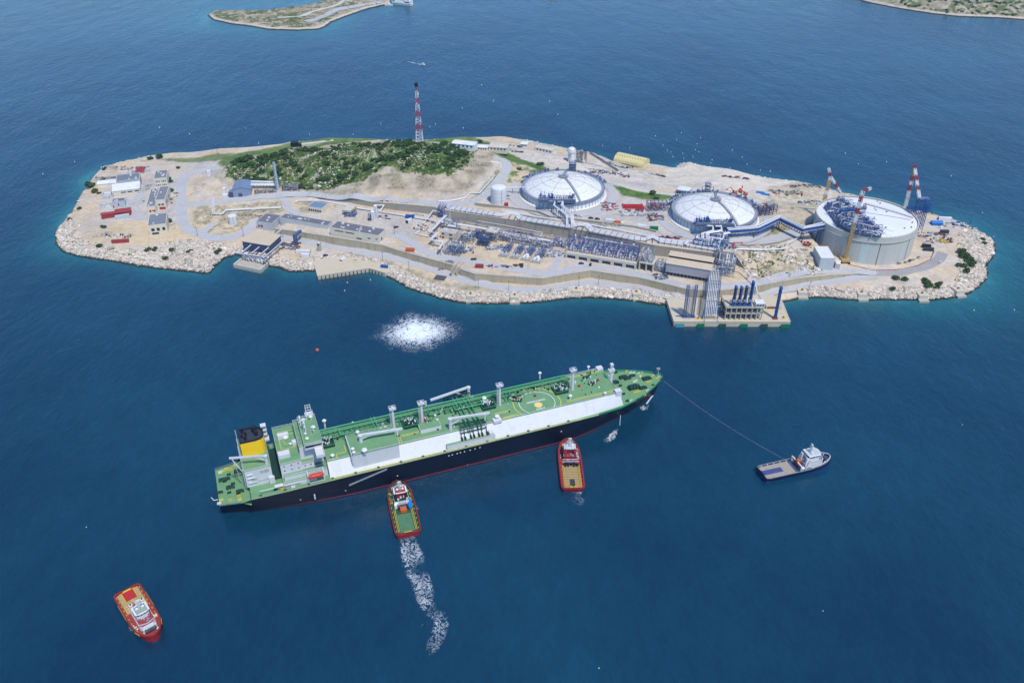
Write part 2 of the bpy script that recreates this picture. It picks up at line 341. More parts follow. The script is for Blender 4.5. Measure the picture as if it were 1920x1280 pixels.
ZT += rockm*rough*1.2*(dco > .5)*land+rock2*(fbm(GX, GY, 5, 3, 8)-.5)*2.6
def hz(x, y):
    fx = (x-xs[0])/RES; fy = (y-ys[0])/RES; i = int(fx); j = int(fy)
    if i < 0 or j < 0 or i >= len(xs)-1 or j >= len(ys)-1: return 0.0
    fx -= i; fy -= j
    return float((ZT[j,i]*(1-fx)+ZT[j,i+1]*fx)*(1-fy)+(ZT[j+1,i]*(1-fx)+ZT[j+1,i+1]*fx)*fy)
def G(px, py):
    """where the sight line through a photo point meets the island"""
    u = (px-960)/F; v = (py-640)/F; a = cT-v*sT; b = sT+v*cT
    t = (H-62)/b; st = 1.5; z = 0
    while True:
        zz = H-b*t
        if zz <= 0: return (u*t, a*t, 0.0)
        if zz < hz(u*t, a*t): break
        t += st
    lo, hi = t-st, t
    for _ in range(12):
        m = (lo+hi)/2
        if H-b*m < hz(u*m, a*m): hi = m
        else: lo = m
    return (u*hi, a*hi, H-b*hi)
# ---------------------------------------------------------------- ground colours by zone (what the ground is, not how it is lit)
n1 = fbm(GX, GY, 30, 4, 11); n2 = fbm(GX, GY, 6, 3, 12); n3 = fbm(GX, GY, 2.4, 2, 13)
CA = {k: np.array(C(*v)) for k, v in dict(sand=(228,206,174), sand2=(230,206,166), gravel=(221,208,192), yard=(210,203,196), rock=(228,210,188), pale=(238,226,208), cut=(208,194,168), cut2=(182,168,144), scrub=(176,164,128), grass=(88,120,54), grass2=(116,140,72), olive=(128,138,84), conc=(222,212,192)).items()}
t = smooth01((n1-.35)/.3)[..., None]; CL = CA['sand']*(1-t)+CA['gravel']*t
t = (smooth01((n2-.55)/.15)*.5)[..., None]; CL = CL*(1-t)+CA['sand2']*t
wx = GX+(n3-.5)*5; wy = GY+(n2-.5)*6
def paint(pts, ca, cb=None, a=1.0, world=False, soften=3, brk=None):
    global CL
    pl = pts if world else [G(x, y)[:2] for x, y in pts]
    m = soft(inpoly(wx, wy, pl), soften)*a
    if brk is not None: m = m*smooth01((n2-brk)/.12)
    col = CA[ca]
    if cb: tt = smooth01((n2*.6+n3*.4-.42)/.2)[..., None]; col = CA[ca]*(1-tt)+CA[cb]*tt
    CL = CL*(1-m[..., None])+col*m[..., None]; return m
paint([(210,335),(345,330),(350,300),(402,300),(418,318),(345,345),(345,440),(300,400),(190,415),(185,380),(200,350)], 'yard', 'gravel')
paint([(185,335),(260,318),(262,330),(190,350)], 'scrub', 'gravel', .8)
paint([(225,375),(275,370),(275,412),(225,412)], 'yard', None, .8)
paint([(355,330),(412,322),(420,350),(420,378),(360,383),(353,350)], 'gravel', 'sand')
paint([(360,390),(395,386),(530,378),(545,392),(480,410),(470,425),(400,445),(360,425)], 'scrub', 'sand', .85)
paint([(205,415),(330,420),(400,448),(260,462),(200,440)], 'sand2', 'sand')
paint([(545,380),(610,375),(640,385),(600,400),(560,400)], 'scrub', 'sand', .8)
paint([(690,400),(770,405),(800,425),(770,450),(710,430)], 'yard', 'gravel', .8)
paint([(930,360),(1160,300),(1240,370),(1260,450),(1000,410),(900,385)], 'yard', 'gravel')
paint([(1180,360),(1440,380),(1440,470),(1240,455)], 'yard', 'gravel')
paint([(850,275),(950,270),(1150,310),(1300,345),(1560,375),(1540,440),(1420,390),(1240,350),(1000,300),(900,290)], 'pale', 'gravel')
paint([(1260,310),(1400,325),(1560,360),(1550,400),(1350,345),(1240,335)], 'pale', None, .9)
paint([(1440,350),(1540,350),(1560,400),(1480,430),(1430,380)], 'sand', 'scrub', .7)
paint([(800,262),(860,266),(960,290),(1040,322),(980,335),(950,345),(960,320),(935,292),(880,282)], 'grass2', 'grass')
paint([(950,300),(1010,318),(985,335),(958,345),(955,325)], 'sand', 'grass2')
paint([(1146,348),(1180,352),(1260,366),(1268,372),(1225,376),(1165,365)], 'grass', 'grass2')
paint([(245,303),(420,288),(560,272),(650,262),(660,268),(560,284),(420,300),(280,300)], 'grass2', 'grass', .8)
paint([(900,480),(1060,490),(1050,512),(860,470),(840,440)], 'sand', 'sand2', .8)
paint([(1400,475),(1530,470),(1545,505),(1450,520)], 'sand', 'scrub')
paint([(1330,462),(1400,455),(1480,430),(1500,440),(1470,466),(1390,470)], 'gravel', None)
paint([(1400,440),(1470,420),(1480,430),(1430,446)], 'scrub', 'olive')
paint([(900,375),(870,382),(880,376),(890,368),(935,318),(940,325),(905,365)], 'grass2', 'olive', .8)
paint([(640,463),(690,478),(760,500),(850,530),(1000,550),(1180,550),(1240,560),(1000,556),(850,545),(740,520),(650,478)], 'scrub', 'sand', .7)
paint([(-200,800),(-60,790),(-20,800),(0,860),(-60,930),(-200,910),(-290,860),(-300,820)], 'grass2', 'grass', .9, world=True)
m = cutm[..., None]; tt = smooth01((fbm(GX, GY, 9, 3, 21)-.4)/.25)[..., None]; CL = CL*(1-m)+(CA['cut']*(1-tt)+CA['cut2']*tt)*m
tt = smooth01((fbm(GX, GY, 8, 3, 23)-.42)/.16)[..., None]; tp = smooth01((fbm(GX, GY, 3.2, 2, 24)-.63)/.08)[..., None]*.6
hc = CA['grass']*(1-tt)+CA['olive']*tt; hc = hc*(1-tp)+CA['rock']*tp; m = soft(inpoly(wx, wy, hill), 2)[..., None]; CL = CL*(1-m)+hc*m
HM = m[..., 0]
for rm in (rockm, rock2*.25): CL = CL*(1-rm[..., None])+(CA['rock']*(.86+.2*n3[..., None]))*rm[..., None]
CL = CL*(1+.16*(fbm(GX, GY, 4, 3, 91)-.5)+.14*(fbm(GX*.35, GY, 3, 2, 92)-.5)-.10*smooth01((fbm(GX, GY, 16, 4, 93)-.52)/.1))[..., None]
M_ground = mat('island_ground', (1,1,1), .95, .18, .35, bump=.5, spec=.15, attr='Col')
def wetband(m):
    """rock is wet and weedy up to the high-water line"""
    nt = m.node_tree; N = nt.nodes; L = nt.links; b = N['Principled BSDF']; src = b.inputs['Base Color'].links[0].from_socket
    g = N.new('ShaderNodeNewGeometry'); sp = N.new('ShaderNodeSeparateXYZ'); L.new(g.outputs['Position'], sp.inputs[0])
    nz = N.new('ShaderNodeTexNoise'); nz.inputs['Scale'].default_value = .5; L.new(g.outputs['Position'], nz.inputs['Vector'])
    s2 = N.new('ShaderNodeMath'); s2.operation = 'MULTIPLY_ADD'; L.new(nz.outputs['Fac'], s2.inputs[0]); s2.inputs[1].default_value = -.8; L.new(sp.outputs['Z'], s2.inputs[2])
    mr = N.new('ShaderNodeMapRange'); mr.inputs['From Min'].default_value = .35; mr.inputs['From Max'].default_value = 1.15; L.new(s2.outputs[0], mr.inputs['Value'])
    mx = N.new('ShaderNodeMix'); mx.data_type = 'RGBA'; mx.inputs[6].default_value = (.035,.03,.022,1); L.new(mr.outputs[0], mx.inputs[0]); L.new(src, mx.inputs[7]); L.new(mx.outputs[2], b.inputs['Base Color'])
wetband(M_ground)
def grid_mesh(name, X, Y, Z, keep, m, attr, smooth=True):
    ny, nx = X.shape; idx = np.arange(ny*nx).reshape(ny, nx)
    q = np.stack([idx[:-1,:-1], idx[:-1,1:], idx[1:,1:], idx[1:,:-1]], -1).reshape(-1, 4); kf = (keep[:-1,:-1] | keep[1:,1:] | keep[:-1,1:] | keep[1:,:-1]).ravel(); q = q[kf]
    used = np.zeros(ny*nx, bool); used[q.ravel()] = True; remap = np.cumsum(used)-1
    V = np.stack([X, Y, Z], -1).reshape(-1, 3)[used]; at = {k: a.reshape(-1, 3)[used] for k, a in attr.items()}
    return np_mesh(name, V, remap[q], m, smooth, at)
isl = grid_mesh('island_terrain', GX, GY, ZT, land | (dco < 5), M_ground, {'Col': np.clip(CL, 0, 1)}); isl['kind'] = 'structure'
# ---------------------------------------------------------------- rocks (riprap): thousands of boulders nobody could count
ico_v = np.array([(0,0,1)]+[(math.cos(a)*.894, math.sin(a)*.894, .447) for a in [2*PI*k/5 for k in range(5)]]+[(math.cos(a)*.894, math.sin(a)*.894, -.447) for a in [2*PI*(k+.5)/5 for k in range(5)]]+[(0,0,-1)])
ico_f = np.array([(0,1+k,1+(k+1)%5) for k in range(5)]+[(1+k,6+k,1+(k+1)%5) for k in range(5)]+[(1+(k+1)%5,6+k,6+(k+1)%5) for k in range(5)]+[(11,6+(k+1)%5,6+k) for k in range(5)])
def rocks(name, pos, size, m, flat=.7, cols=None):
    n = len(pos); sc = size[:, None, None]*(1+.35*(rng.random((n,12,1))-.5))*rng.uniform(.7, 1.3, (n,1,3)); sc[..., 2:] *= flat
    a = rng.uniform(0, 2*PI, n); ca, sa = np.cos(a)[:, None], np.sin(a)[:, None]; v = ico_v[None]*sc
    x = v[..., 0]*ca-v[..., 1]*sa; y = v[..., 0]*sa+v[..., 1]*ca; V = np.stack([x, y, v[..., 2]], -1)+pos[:, None]
    Fc = (ico_f[None]+12*np.arange(n)[:, None, None]).reshape(-1, 3)
    cols = rng.uniform(.75, 1.12, (n,1))*np.ones((1,3)) if cols is None else cols
    at = {'Col': np.repeat(cols, 12, 0)}
    o = np_mesh(name, V.reshape(-1, 3), Fc, m, False, at); o['kind'] = 'stuff'; return o
def scatter(mask, n, jit=RES):
    p = mask.ravel().astype(float); p /= p.sum(); k = rng.choice(len(p), n, p=p)
    x = GX.ravel()[k]+rng.uniform(-.5, .5, n)*jit; y = GY.ravel()[k]+rng.uniform(-.5, .5, n)*jit
    return np.stack([x, y, np.array([hz(a, b) for a, b in zip(x, y)])], -1)
M_rock = mat('limestone_boulders', (1,1,1), .95, .12, .6, spec=.15, attr='Col'); wetband(M_rock)
def rockcols(n, base=(240,226,208), k=.82):
    c = np.array(C(*base, k)); return c*(rng.uniform(.42, 1.12, (n,1)))*(1+(rng.random((n,3))-.5)*.06)
mk = rockm*land*(dco > .3); nR = 23000
p = scatter(mk, nR); s = np.minimum(rng.gamma(3, .15, nR)+.18, 1.6); s = np.where(rng.random(nR) < .04, s*1.8, s)
o = rocks('shore_boulders', p, s, M_rock, cols=rockcols(nR)); tag(o, 'pale limestone boulders heaped along the island shore', 'boulders')
p = scatter(rock2*smooth01((fbm(GX, GY, 10, 3, 33)-.4)/.15)+1e-9, 520); s = np.minimum(rng.gamma(2.0, .38, 520)+.25, 1.7)
o = rocks('slope_boulders', p, s, M_rock, cols=rockcols(520)); tag(o, 'broken pale rocks on the scrubby slope below the blue pipe bridge', 'boulders')
p = scatter(HM*smooth01((fbm(GX, GY, 14, 3, 31)-.4)/.2), 2600); s = rng.gamma(3, .16, 2600)+.15
o = rocks('hill_stones', p, s*.85, M_rock, .6, cols=rockcols(2600, (236,232,214))); tag(o, 'small white stones strewn over the green hill', 'stones')
# ---------------------------------------------------------------- leafy clumps
def leafcloud(cs, rs, per, leaf, flat=.75, seed=0):
    """leaf sized faces through the volume of clumps: returns V, F"""
    r = np.random.default_rng(seed); Vs = []; n = 0
    d = r.normal(size=(len(cs)*per, 3)); d /= np.linalg.norm(d, axis=1)[:, None]; d[:, 2] = np.abs(d[:, 2])*1.0-.15
    rad = r.uniform(.55, 1.05, (len(d), 1)); c = np.repeat(np.array(cs), per, 0); R_ = np.repeat(np.array(rs), per)[:, None]
    ctr = c+d*rad*R_*np.array([1,1,flat]); u = r.normal(size=ctr.shape); u /= np.linalg.norm(u, axis=1)[:, None]; w = np.cross(u, d+r.normal(size=d.shape)*.5); w /= np.linalg.norm(w, axis=1)[:, None]+1e-6
    L = (leaf*r.uniform(.6, 1.4, len(d)))[:, None]
    V = np.stack([ctr-u*L-w*L*.6, ctr+u*L-w*L*.6, ctr+u*L+w*L*.6, ctr-u*L+w*L*.6], 1).reshape(-1, 3)
    return V, np.arange(len(V)).reshape(-1, 4)
def stuffplants(name, pos, size, m, per, leaf, label, cat):
    V, Fq = leafcloud(pos, size, per, leaf, .7, 5); o = np_mesh(name, V, Fq, m); o['kind'] = 'stuff'; tag(o, label, cat)
tk = smooth01((fbm(GX, GY, 12, 3, 41)-.38)/.2)
p = scatter(HM*tk, 3000); stuffplants('hill_scrub', p, rng.uniform(.5, 1.3, 3000), M_leaf2, 16, .34, 'low green scrub covering the hill', 'scrub')
sc_m = rock2*smooth01((fbm(GX, GY, 9, 3, 42)-.5)/.1)+rockm*smooth01((fbm(GX, GY, 11, 3, 43)-.62)/.06)*(dco > 8)*.8*((GX < -200) | (GX > 250))
p = scatter(sc_m, 420); stuffplants('shore_scrub', p, rng.uniform(.5, 1.2, 420), M_leaf2, 16, .32, 'patches of low scrub among the rocks', 'scrub')
sc3 = (np.abs(CL-CA['scrub']).sum(-1) < .12)*land*(1-HM); p = scatter(sc3+1e-9, 700); stuffplants('dry_scrub', p, rng.uniform(.25, .6, 700), M_leaf2, 10, .25, 'dry weeds on the waste ground between the roads', 'weeds')
p = scatter(HM*smooth01((fbm(GX, GY, 18, 3, 44)-.42)/.15), 1500); stuffplants('hill_scrub', p, rng.uniform(.5, 1.3, 1500), M_leaf, 16, .34, 'darker low scrub covering parts of the hill', 'scrub')
# dark shrubs of the hill: one can tell them apart, so each is a thing
shv = []
for k in range(5):
    r = random.Random(k); cs = [(r.uniform(-.9,.9), r.uniform(-.9,.9), r.uniform(.5,1.2)) for _ in range(6)]
    V, Fq = leafcloud(cs, [r.uniform(.7,1.15) for _ in cs], 62, .26, .8, k+50)
    me = bpy.data.meshes.new('shrub'); me.from_pydata([tuple(map(float, v)) for v in V], [], [tuple(map(int, f)) for f in Fq]); me.materials.append(M_leaf); shv.append(me)
    st = MB()
    for c in cs: st.cyl((0,0,-.3), (c[0]*.8, c[1]*.8, c[2]), .12, .05, 5)
    sm = bpy.data.meshes.new('stem'); sm.from_pydata(st.v, [], st.f); sm.materials.append(M_bark); shv[-1] = (me, sm)
def shrub(x, y, z, s, label, group, k=None):
    k = random.randrange(5) if k is None else k; me, sm = shv[k]
    o = bpy.data.objects.new('shrub', me); COL.objects.link(o); o.location = (x, y, z); o.rotation_euler = (0,0,random.uniform(0, 6.28)); o.scale = (s, s, s*random.uniform(.7,.95))
    tag(o, label, 'shrub', group); q = bpy.data.objects.new('stem', sm); COL.objects.link(q); q.parent = o; return o
dk = smooth01((fbm(GX, GY, 24, 3, 61)-.36)/.2)+.12; got = []
for x, y, z in scatter(HM**3*dk, 2600):
    if all((x-a)**2+(y-b)**2 > (r_+.5)**2 for a, b, r_ in got):
        s = random.choice((.9,1.0,1.2,1.4,1.7,2.1,2.5)); got.append((x, y, s*1.1)); shrub(x, y, z, s, 'dark green rounded shrub growing on the scrubby hill', 'shrubs on the hill')
    if len(got) >= 295: break
for i, (px, py, s, lab) in enumerate([(170,352,3,'large olive shrub on the shore west of the white tent'),(178,360,2.4,'olive shrub just below the large one on the west shore'),(166,345,1.6,'small dark shrub at the north-west bend of the shore road'),
  (196,318,1.6,'dark shrub at the back shore behind the red shed'),(281,299,1.9,'dark shrub on the back shore at the yard corner'),(298,297,2.4,'big dark shrub on the back shore right of the yard corner'),(335,316,1.3,'lone dark shrub at the wall behind the office'),
  (319,337,1.5,'round tree beside the back office, upper one'),(319,342,1.5,'round tree beside the back office, lower one'),(320,358,2.0,'round dark tree beside the central office block'),(318,417,1.9,'round dark tree beside the front office'),
  (130,413,1.5,'dark shrub on the rocks at the western shore'),(150,392,1.4,'shrub above the western rocks'),(194,427,1.5,'shrub beside the foundation slabs'),(277,470,1.8,'green bush among the white boulders below the front office'),(290,469,1.6,'green bush beside another among the boulders'),
  (321,470,1.5,'single bush in the middle of the boulder field'),(356,473,1.6,'bush in the boulders right of the middle'),(409,474,1.9,'bush in the boulders near the pump house'),(310,486,1.7,'bush low on the boulder shore'),(188,463,1.8,'bush at the left end of the boulder shore'),
  (1222,364,2.3,'dark bush on the grass strip between the domed tanks'),(1231,374,1.5,'small bush under the grass strip bush'),(975,318,1.6,'dark bush behind the left domed tank'),(1013,310,2,'bush by the white road behind the left tank'),(1039,322,1.6,'bush close behind the left tank'),
  (1800,475,2.6,'dark bush on the eastern shore, top of the row'),(1806,482,2.4,'dark bush on the eastern shore, second of the row'),(1814,490,2.8,'large dark bush on the eastern shore'),(1820,497,2.4,'dark bush on the eastern shore near the water'),(1803,500,2.4,'dark bush at the lower west of the eastern row'),(1813,510,2.2,'lowest bush of the eastern row'),
  (1680,524,1.9,'bush on the front slope left of the cluster'),(1697,526,2,'bush on the front slope by the second mooring block'),(1735,530,2.3,'large bush of the front slope cluster'),(1740,538,2,'bush under the large one on the front slope'),(1762,534,2,'right bush of the front slope cluster'),(1756,541,1.5,'small bush of the front slope cluster'),(1672,543,1.5,'small bush above the right hand riprap'),
  (1842,450,1.6,'bush near the eastern tip'),(1846,458,1.4,'small bush near the eastern tip'),(755,316,1.5,'single dark shrub on the bare cut slope'),(662,336,1.2,'small shrub at the edge of the cut slope'),(888,487,1.2,'black shrub at the foot of the works road'),(977,497,1.2,'small dark shrub by the works road'),(700,301,1.4,'shrub on the upper rim of the cut slope'),(900,268,2,'shrub by the white sheds at the back shore'),(913,278,2.4,'green tree beside the white sheds at the back')]):
    x, y, z = G(px, py); shrub(x, y, z, s, lab, 'shrubs around the works')
# ---------------------------------------------------------------- roads draped on the ground
def smoothline(pts, step=2.0):
    out = []; n = len(pts)
    for i in range(n-1):
        p0 = pts[max(i-1,0)]; p1 = pts[i]; p2 = pts[i+1]; p3 = pts[min(i+2,n-1)]; L = math.dist(p1[:2], p2[:2]); k = max(1, int(L/step))
        for j in range(k):
            t = j/k; out.append(tuple(.5*((2*p1[a])+(-p0[a]+p2[a])*t+(2*p0[a]-5*p1[a]+4*p2[a]-p3[a])*t*t+(-p0[a]+3*p1[a]-3*p2[a]+p3[a])*t**3) for a in (0,1)))
    out.append(tuple(pts[-1][:2])); return out
def ribbon(name, pts, w, m, lift=.14, cols=7, kerb=True, curve=True, close=False):
    ln = smoothline(pts) if curve else pts; V = []; Fq = []; n = len(ln)
    for i, (x, y) in enumerate(ln):
        a = ln[max(i-1,0)]; b = ln[min(i+1,n-1)]; dx, dy = b[0]-a[0], b[1]-a[1]; L = math.hypot(dx, dy) or 1; nx, ny = -dy/L, dx/L
        row = [(x+nx*w*(k/(cols-1)-.5), y+ny*w*(k/(cols-1)-.5)) for k in range(cols)]; hs = [hz(*q) for q in row]; hm = sorted(hs)[len(hs)//2]
        for q, h in zip(row, hs): V.append((q[0], q[1], max(h, hm-.4 if h < hm else h)+lift))
    # smooth the profile along the road
    Z = np.array(V)[:, 2].reshape(n, cols)
    for _ in range(6): Z[1:-1] = np.maximum(Z[1:-1], (Z[:-2]+Z[2:])/2*.5+Z[1:-1]*.5)
    V = [(v[0], v[1], float(Z[i//cols, i%cols])) for i, v in enumerate(V)]
    for i in range(n-1):
        for k in range(cols-1): a = i*cols+k; Fq.append((a, a+1, a+cols+1, a+cols))
    mb = MB(); mb.add(V, Fq)
    o = mb.build(name, m); o['kind'] = 'structure'
    if kerb:
        kb = MB()
        for side in (0, cols-1):
            for i in range(n-1):
                a = V[i*cols+side]; b = V[(i+1)*cols+side]; kb.bar((a[0],a[1],a[2]), (b[0],b[1],b[2]), .3, .26)
        q = kb.build('kerb', M_concl, o)
    return o
def Gl(pts): return [G(x, y) for x, y in pts]
ribbon('shore_road', Gl([(462,437),(500,441),(556,449.5),(606.7,459),(656.7,468),(706.7,477),(756.7,488),(806.7,503),(848,516),(890,529),(945,540),(995,543.5),(1032,541),(1070,535),(1107,530),(1157,536),(1212,544),(1253.7,554),(1285,560),(1326,563),(1368,562),(1418,553),(1472.5,541),(1530,531),(1586,525),(1620,519),(1650,514)]), 9.5, M_asph)
ribbon('works_road', Gl([(716,437),(748,443),(773,455),(790,467),(815,478),(845,484),(880,489),(920,497),(970,506),(1015,512.5),(1045,511),(1082.5,503),(1107.5,500),(1145,504),(1200,515),(1257,529),(1285,537),(1316,541),(1358,541),(1420,530),(1472.5,517),(1524.6,509),(1560,507.5),(1600,508),(1640,511.5)]), 8, M_asph)
ribbon('tank_ring_road', Gl([(1640,511.5),(1680,511),(1705,507),(1737.5,499),(1758,488),(1768,474)]), 9, M_asph2)
ribbon('hill_road', Gl([(341,381),(367,383),(405,379.5),(455,374),(517,368),(575,365.5),(650,369.5),(750,376.5),(825,381.5),(875,380),(902,370),(920,355),(940,332),(950,318),(950,307),(942,300),(925,296)]), 8.5, M_asph)
ribbon('office_road', Gl([(350,325),(342,340),(340,365),(341,385),(341,405),(347,424),(367,437),(405,446),(442,443),(466,430),(483,416),(497,408)]), 10, M_asph)
ribbon('office_road', Gl([(350,327),(380,320),(412,314)]), 9, M_asph, .2)
ribbon('office_road', Gl([(517,369),(538,378),(536,387),(546,395),(562,402)]), 6.5, M_asph, .18)
ribbon('branch_road', Gl([(380,437),(392,426),(405,418)]), 6, M_asph, .2)
ribbon('link_road', Gl([(1052,474),(1045,490),(1036,508)]), 6.5, M_asph, .2)
ribbon('back_road', Gl([(978,297),(1010,305),(1062,318),(1130,340),(1180,352),(1220,360),(1268,366)]), 7, M_concl, .15)
ribbon('upper_road', Gl([(1300,452),(1350,452),(1400,453.5),(1440,450),(1470,443),(1490,436),(1505,424)]), 9, M_asph, .16)
ribbon('yard_road', Gl([(275,410),(250,404),(235,400),(233,385),(260,372),(262,350)]), 9, M_asph, .18)
for nm, tk, r0 in (('left_tank_road', TK1, 46.5), ('right_tank_road', TK2, 46.5)):
    ribbon(nm, [(tk[0]+r0*math.cos(a), tk[1]+r0*math.sin(a)) for a in [R(-205+k*8) for k in range(30)]], 7.5, M_asph, .2)
# ---------------------------------------------------------------- retaining walls
def rwall(label, pts, zb, th=1.7, m=M_wallc, joint=12.0, cap=True, name='retaining_wall'):
    """pts carry the height of the top; zb bottom height"""
    t = T(name, label, 'wall', (pts[0][0], pts[0][1], zb)); w = MB(); cp = MB(); jt = MB()
    offs = []
    for i, p in enumerate(pts):
        a = pts[max(i-1,0)]; b = pts[min(i+1,len(pts)-1)]; dx, dy = b[0]-a[0], b[1]-a[1]; L = math.hypot(dx, dy); offs.append((-dy/L, dx/L))
    for i in range(len(pts)-1):
        a, b = pts[i], pts[i+1]; na, nb = offs[i], offs[i+1]
        w.add([(a[0],a[1],zb),(b[0],b[1],zb),(b[0]+nb[0]*th,b[1]+nb[1]*th,zb),(a[0]+na[0]*th,a[1]+na[1]*th,zb),(a[0],a[1],a[2]),(b[0],b[1],b[2]),(b[0]+nb[0]*th,b[1]+nb[1]*th,b[2]),(a[0]+na[0]*th,a[1]+na[1]*th,a[2])],
              [(0,3,2,1),(4,5,6,7),(0,1,5,4),(2,3,7,6)]+([(3,0,4,7)] if i == 0 else [])+([(1,2,6,5)] if i == len(pts)-2 else []))
        cp.bar((a[0]+na[0]*th/2, a[1]+na[1]*th/2, a[2]+.13), (b[0]+nb[0]*th/2, b[1]+nb[1]*th/2, b[2]+.13), th+.3, .26)
        L = math.dist(a[:2], b[:2]); n = int(L/joint)
        for k in range(1, n+1):
            t_ = k/(n+1); x = a[0]+(b[0]-a[0])*t_; y = a[1]+(b[1]-a[1])*t_; z = a[2]+(b[2]-a[2])*t_; jt.bar((x-na[0]*.04, y-na[1]*.04, zb+.1), (x-na[0]*.04, y-na[1]*.04, z-.1), .18, .08)
    w.build('wall_face', m, t, True)
    if cap: cp.build('coping', M_conc, t, True)
    if jt.v: jt.build('joints', M_dark if m is M_wallc else M_conc, t, True)
    return t
i855 = 6
rwall('long tan concrete retaining wall under the long white buildings, above the shore road', wall_front[:i855], 3.2, joint=7)
rwall('tan angled retaining wall between shore road and works road, with panel joints', wall_front[i855:], 2.8, joint=13)
rwall('low concrete wall below the hill road behind the small plant yard', wall_left, 10.5, m=M_wallb, joint=16)
rwall('high grey-tan concrete wall behind the process area, white pipes along its top', wall_back, 9.2, 1.7, M_wallb, 15)
rwall('short sloping concrete wall beside the rocky slope', wall_ramp, 8.5, 1.0, M_wallb, 9)
lw = [P(x, y, z) for x, y, z in [(890,380.5,22.6),(950,388,22.8),(1010,396,22.6),(1030,405,22),(1110,414,21.8),(1190,424,21.6),(1230,433,21.4)]]
rwall('long low concrete wall in front of the left domed tank', lw, 18, .7, M_wallb, 12)
cw = [P(x, y, z) for x, y, z in [(1372,457,19.8),(1400,459,19.7),(1430,458,19.4),(1460,453.5,19.2),(1484,446,18.8)]]
rwall('curved kerb wall of the road under the blue pipe bridge', cw, 15, .5, M_wallb, 12)
# stairway cut through the front wall
t = T('stairway', 'concrete stairway cut through the front retaining wall, with pale walls', 'stairs', G(857,500)); x, y, z = P(856,500,10.2); mb = MB(); sx = -.28
for k in range(14): mb.cbox(x-2.2+k*.45, y-3.2+k*.85-2, 3.6+k*.45, 3.0, .95, .45+.02*k, -.45)
mb.build('steps', M_concl, t, True)
mb = MB()
for s in (-1, 1): mb.bar((x-2.2+s*2.0, y-5.4, 7.4), (x+4+s*2.0, y+6.6, 7.4), .5, 8)
mb.build('side_wall', M_conc, t, True)
# ---------------------------------------------------------------- quays
def slab(name, label, cat, poly, z1, z0=-4, m=M_quay, lip=True):
    t = T(name, label, cat, (poly[0][0], poly[0][1], 0)); mb = MB(); mb.prism(poly, z0, z1); mb.build('deck', m, t, True)
    if lip:
        e = MB(); n = len(poly)
        for i in range(n): e.bar((*poly[i], z1+.12), (*poly[(i+1)%n], z1+.12), .5, .3)
        e.build('edge_kerb', M_concl, t, True)
    return t
pier_px = [(1250,560.5),(1264,603),(1482,603.5),(1467,566),(1452,553)]
pierP = [P(x, y, 4.2)[:2] for x, y in pier_px]; PZ = 4.2
pier = slab('jetty', 'concrete unloading jetty in front of the works, sandy deck', 'jetty', pierP, PZ)
q = [P(x, y, 3.4)[:2] for x, y in [(587,489),(595,517.5),(692,503),(722,512),(740,508),(700,488),(650,478),(600,472)]]
quay = slab('quay', 'small pale concrete quay with an angled front below the shore road', 'quay', q, 3.4, lip=False)
mb = MB()
for i in range(1, 5):
    a = P(587+(595-587)*1, 517.5, 3.4)
edge = [P(x, y, 3.4) for x, y in [(595,517.5),(692,503),(722,512)]]
for a, b in zip(edge[:-1], edge[1:]):
    L = math.dist(a, b); n = int(L/3.2)
    for k in range(n): mb.bar((a[0]+(b[0]-a[0])*k/n, a[1]+(b[1]-a[1])*k/n-.25, .4), (a[0]+(b[0]-a[0])*k/n, a[1]+(b[1]-a[1])*k/n-.25, 2.6), .7, .5)
mb.build('tyre_fender', M_blk, quay, True)
mb = MB(); 
for a, b in zip(edge[:-1], edge[1:]): mb.bar((a[0],a[1]+.3,3.55), (b[0],b[1]+.3,3.55), .7, .35)
mb.build('edge_kerb', M_concl, quay, True)
for i, (px, py) in enumerate([(1274.5,606),(1313.8,606.2),(1354.4,606.4),(1394.4,606.6),(1432.3,606.8),(1472.2,607)]):
    x, y, _ = P(px, py, 2.6); m = [M_teal, M_grn, M_dgrn, M_grn, M_dgrn, M_grn][i]; w = 6.6 if i in (0,5) else 5.4
    t = T('jetty_fender', ['turquoise fender panel at the left end of the jetty face','green fender panel, second from the left on the jetty','dark green fender panel, third from the left on the jetty','bright green fender panel, fourth from the left on the jetty','dark green fender panel, fifth from the left on the jetty','large green fender panel at the right end of the jetty'][i], 'fender', (x, y, 0), 0, 'fender panels on the jetty face')
    MB().box(-w/2, -1.5, -1.6, w/2, -1.0, 3.0).build('panel', m, t)
    b = MB()
    for k in (-1.4, 1.4):
        for zz in (.2, 2.0): b.cyl((k, -1.0, zz), (k, .6, zz), .55, .55, 8)
    b.build('rubber_cone', M_blk, t)
    b = MB()
    for k in (-1, 0, 1): b.bar((k*w*.36, -1.54, -1.4), (k*w*.36, -1.54, 2.8), .14, .08)
    b.build('rib', M_dark, t)
def dolphin(px, py, rz, label):
    x, y, _ = P(px, py, 0); t = T('mooring_block', label, 'mooring block', (x, y, 0), rz, 'concrete mooring blocks along the shore')
    MB().box(-3.8, 0, -2, 3.8, 3.2, 1.6).build('toe', M_conc, t)
    MB().box(-3.4, 3.2, -2, 3.4, 10.0, 4.6).build('block', M_concl, t)
    b = MB(); b.lathe([(1.5,4.6),(1.5,4.75),(0.01,4.75)], 0, 7, 12); b.build('bollard_base', M_yel, t)
    b = MB(); b.cyl((0,7,4.7), (0,7,5.5), .45, .45, 10); b.cyl((0,7,5.5), (0,7,5.8), .8, .8, 10); b.build('bollard', M_rust, t)
    return t
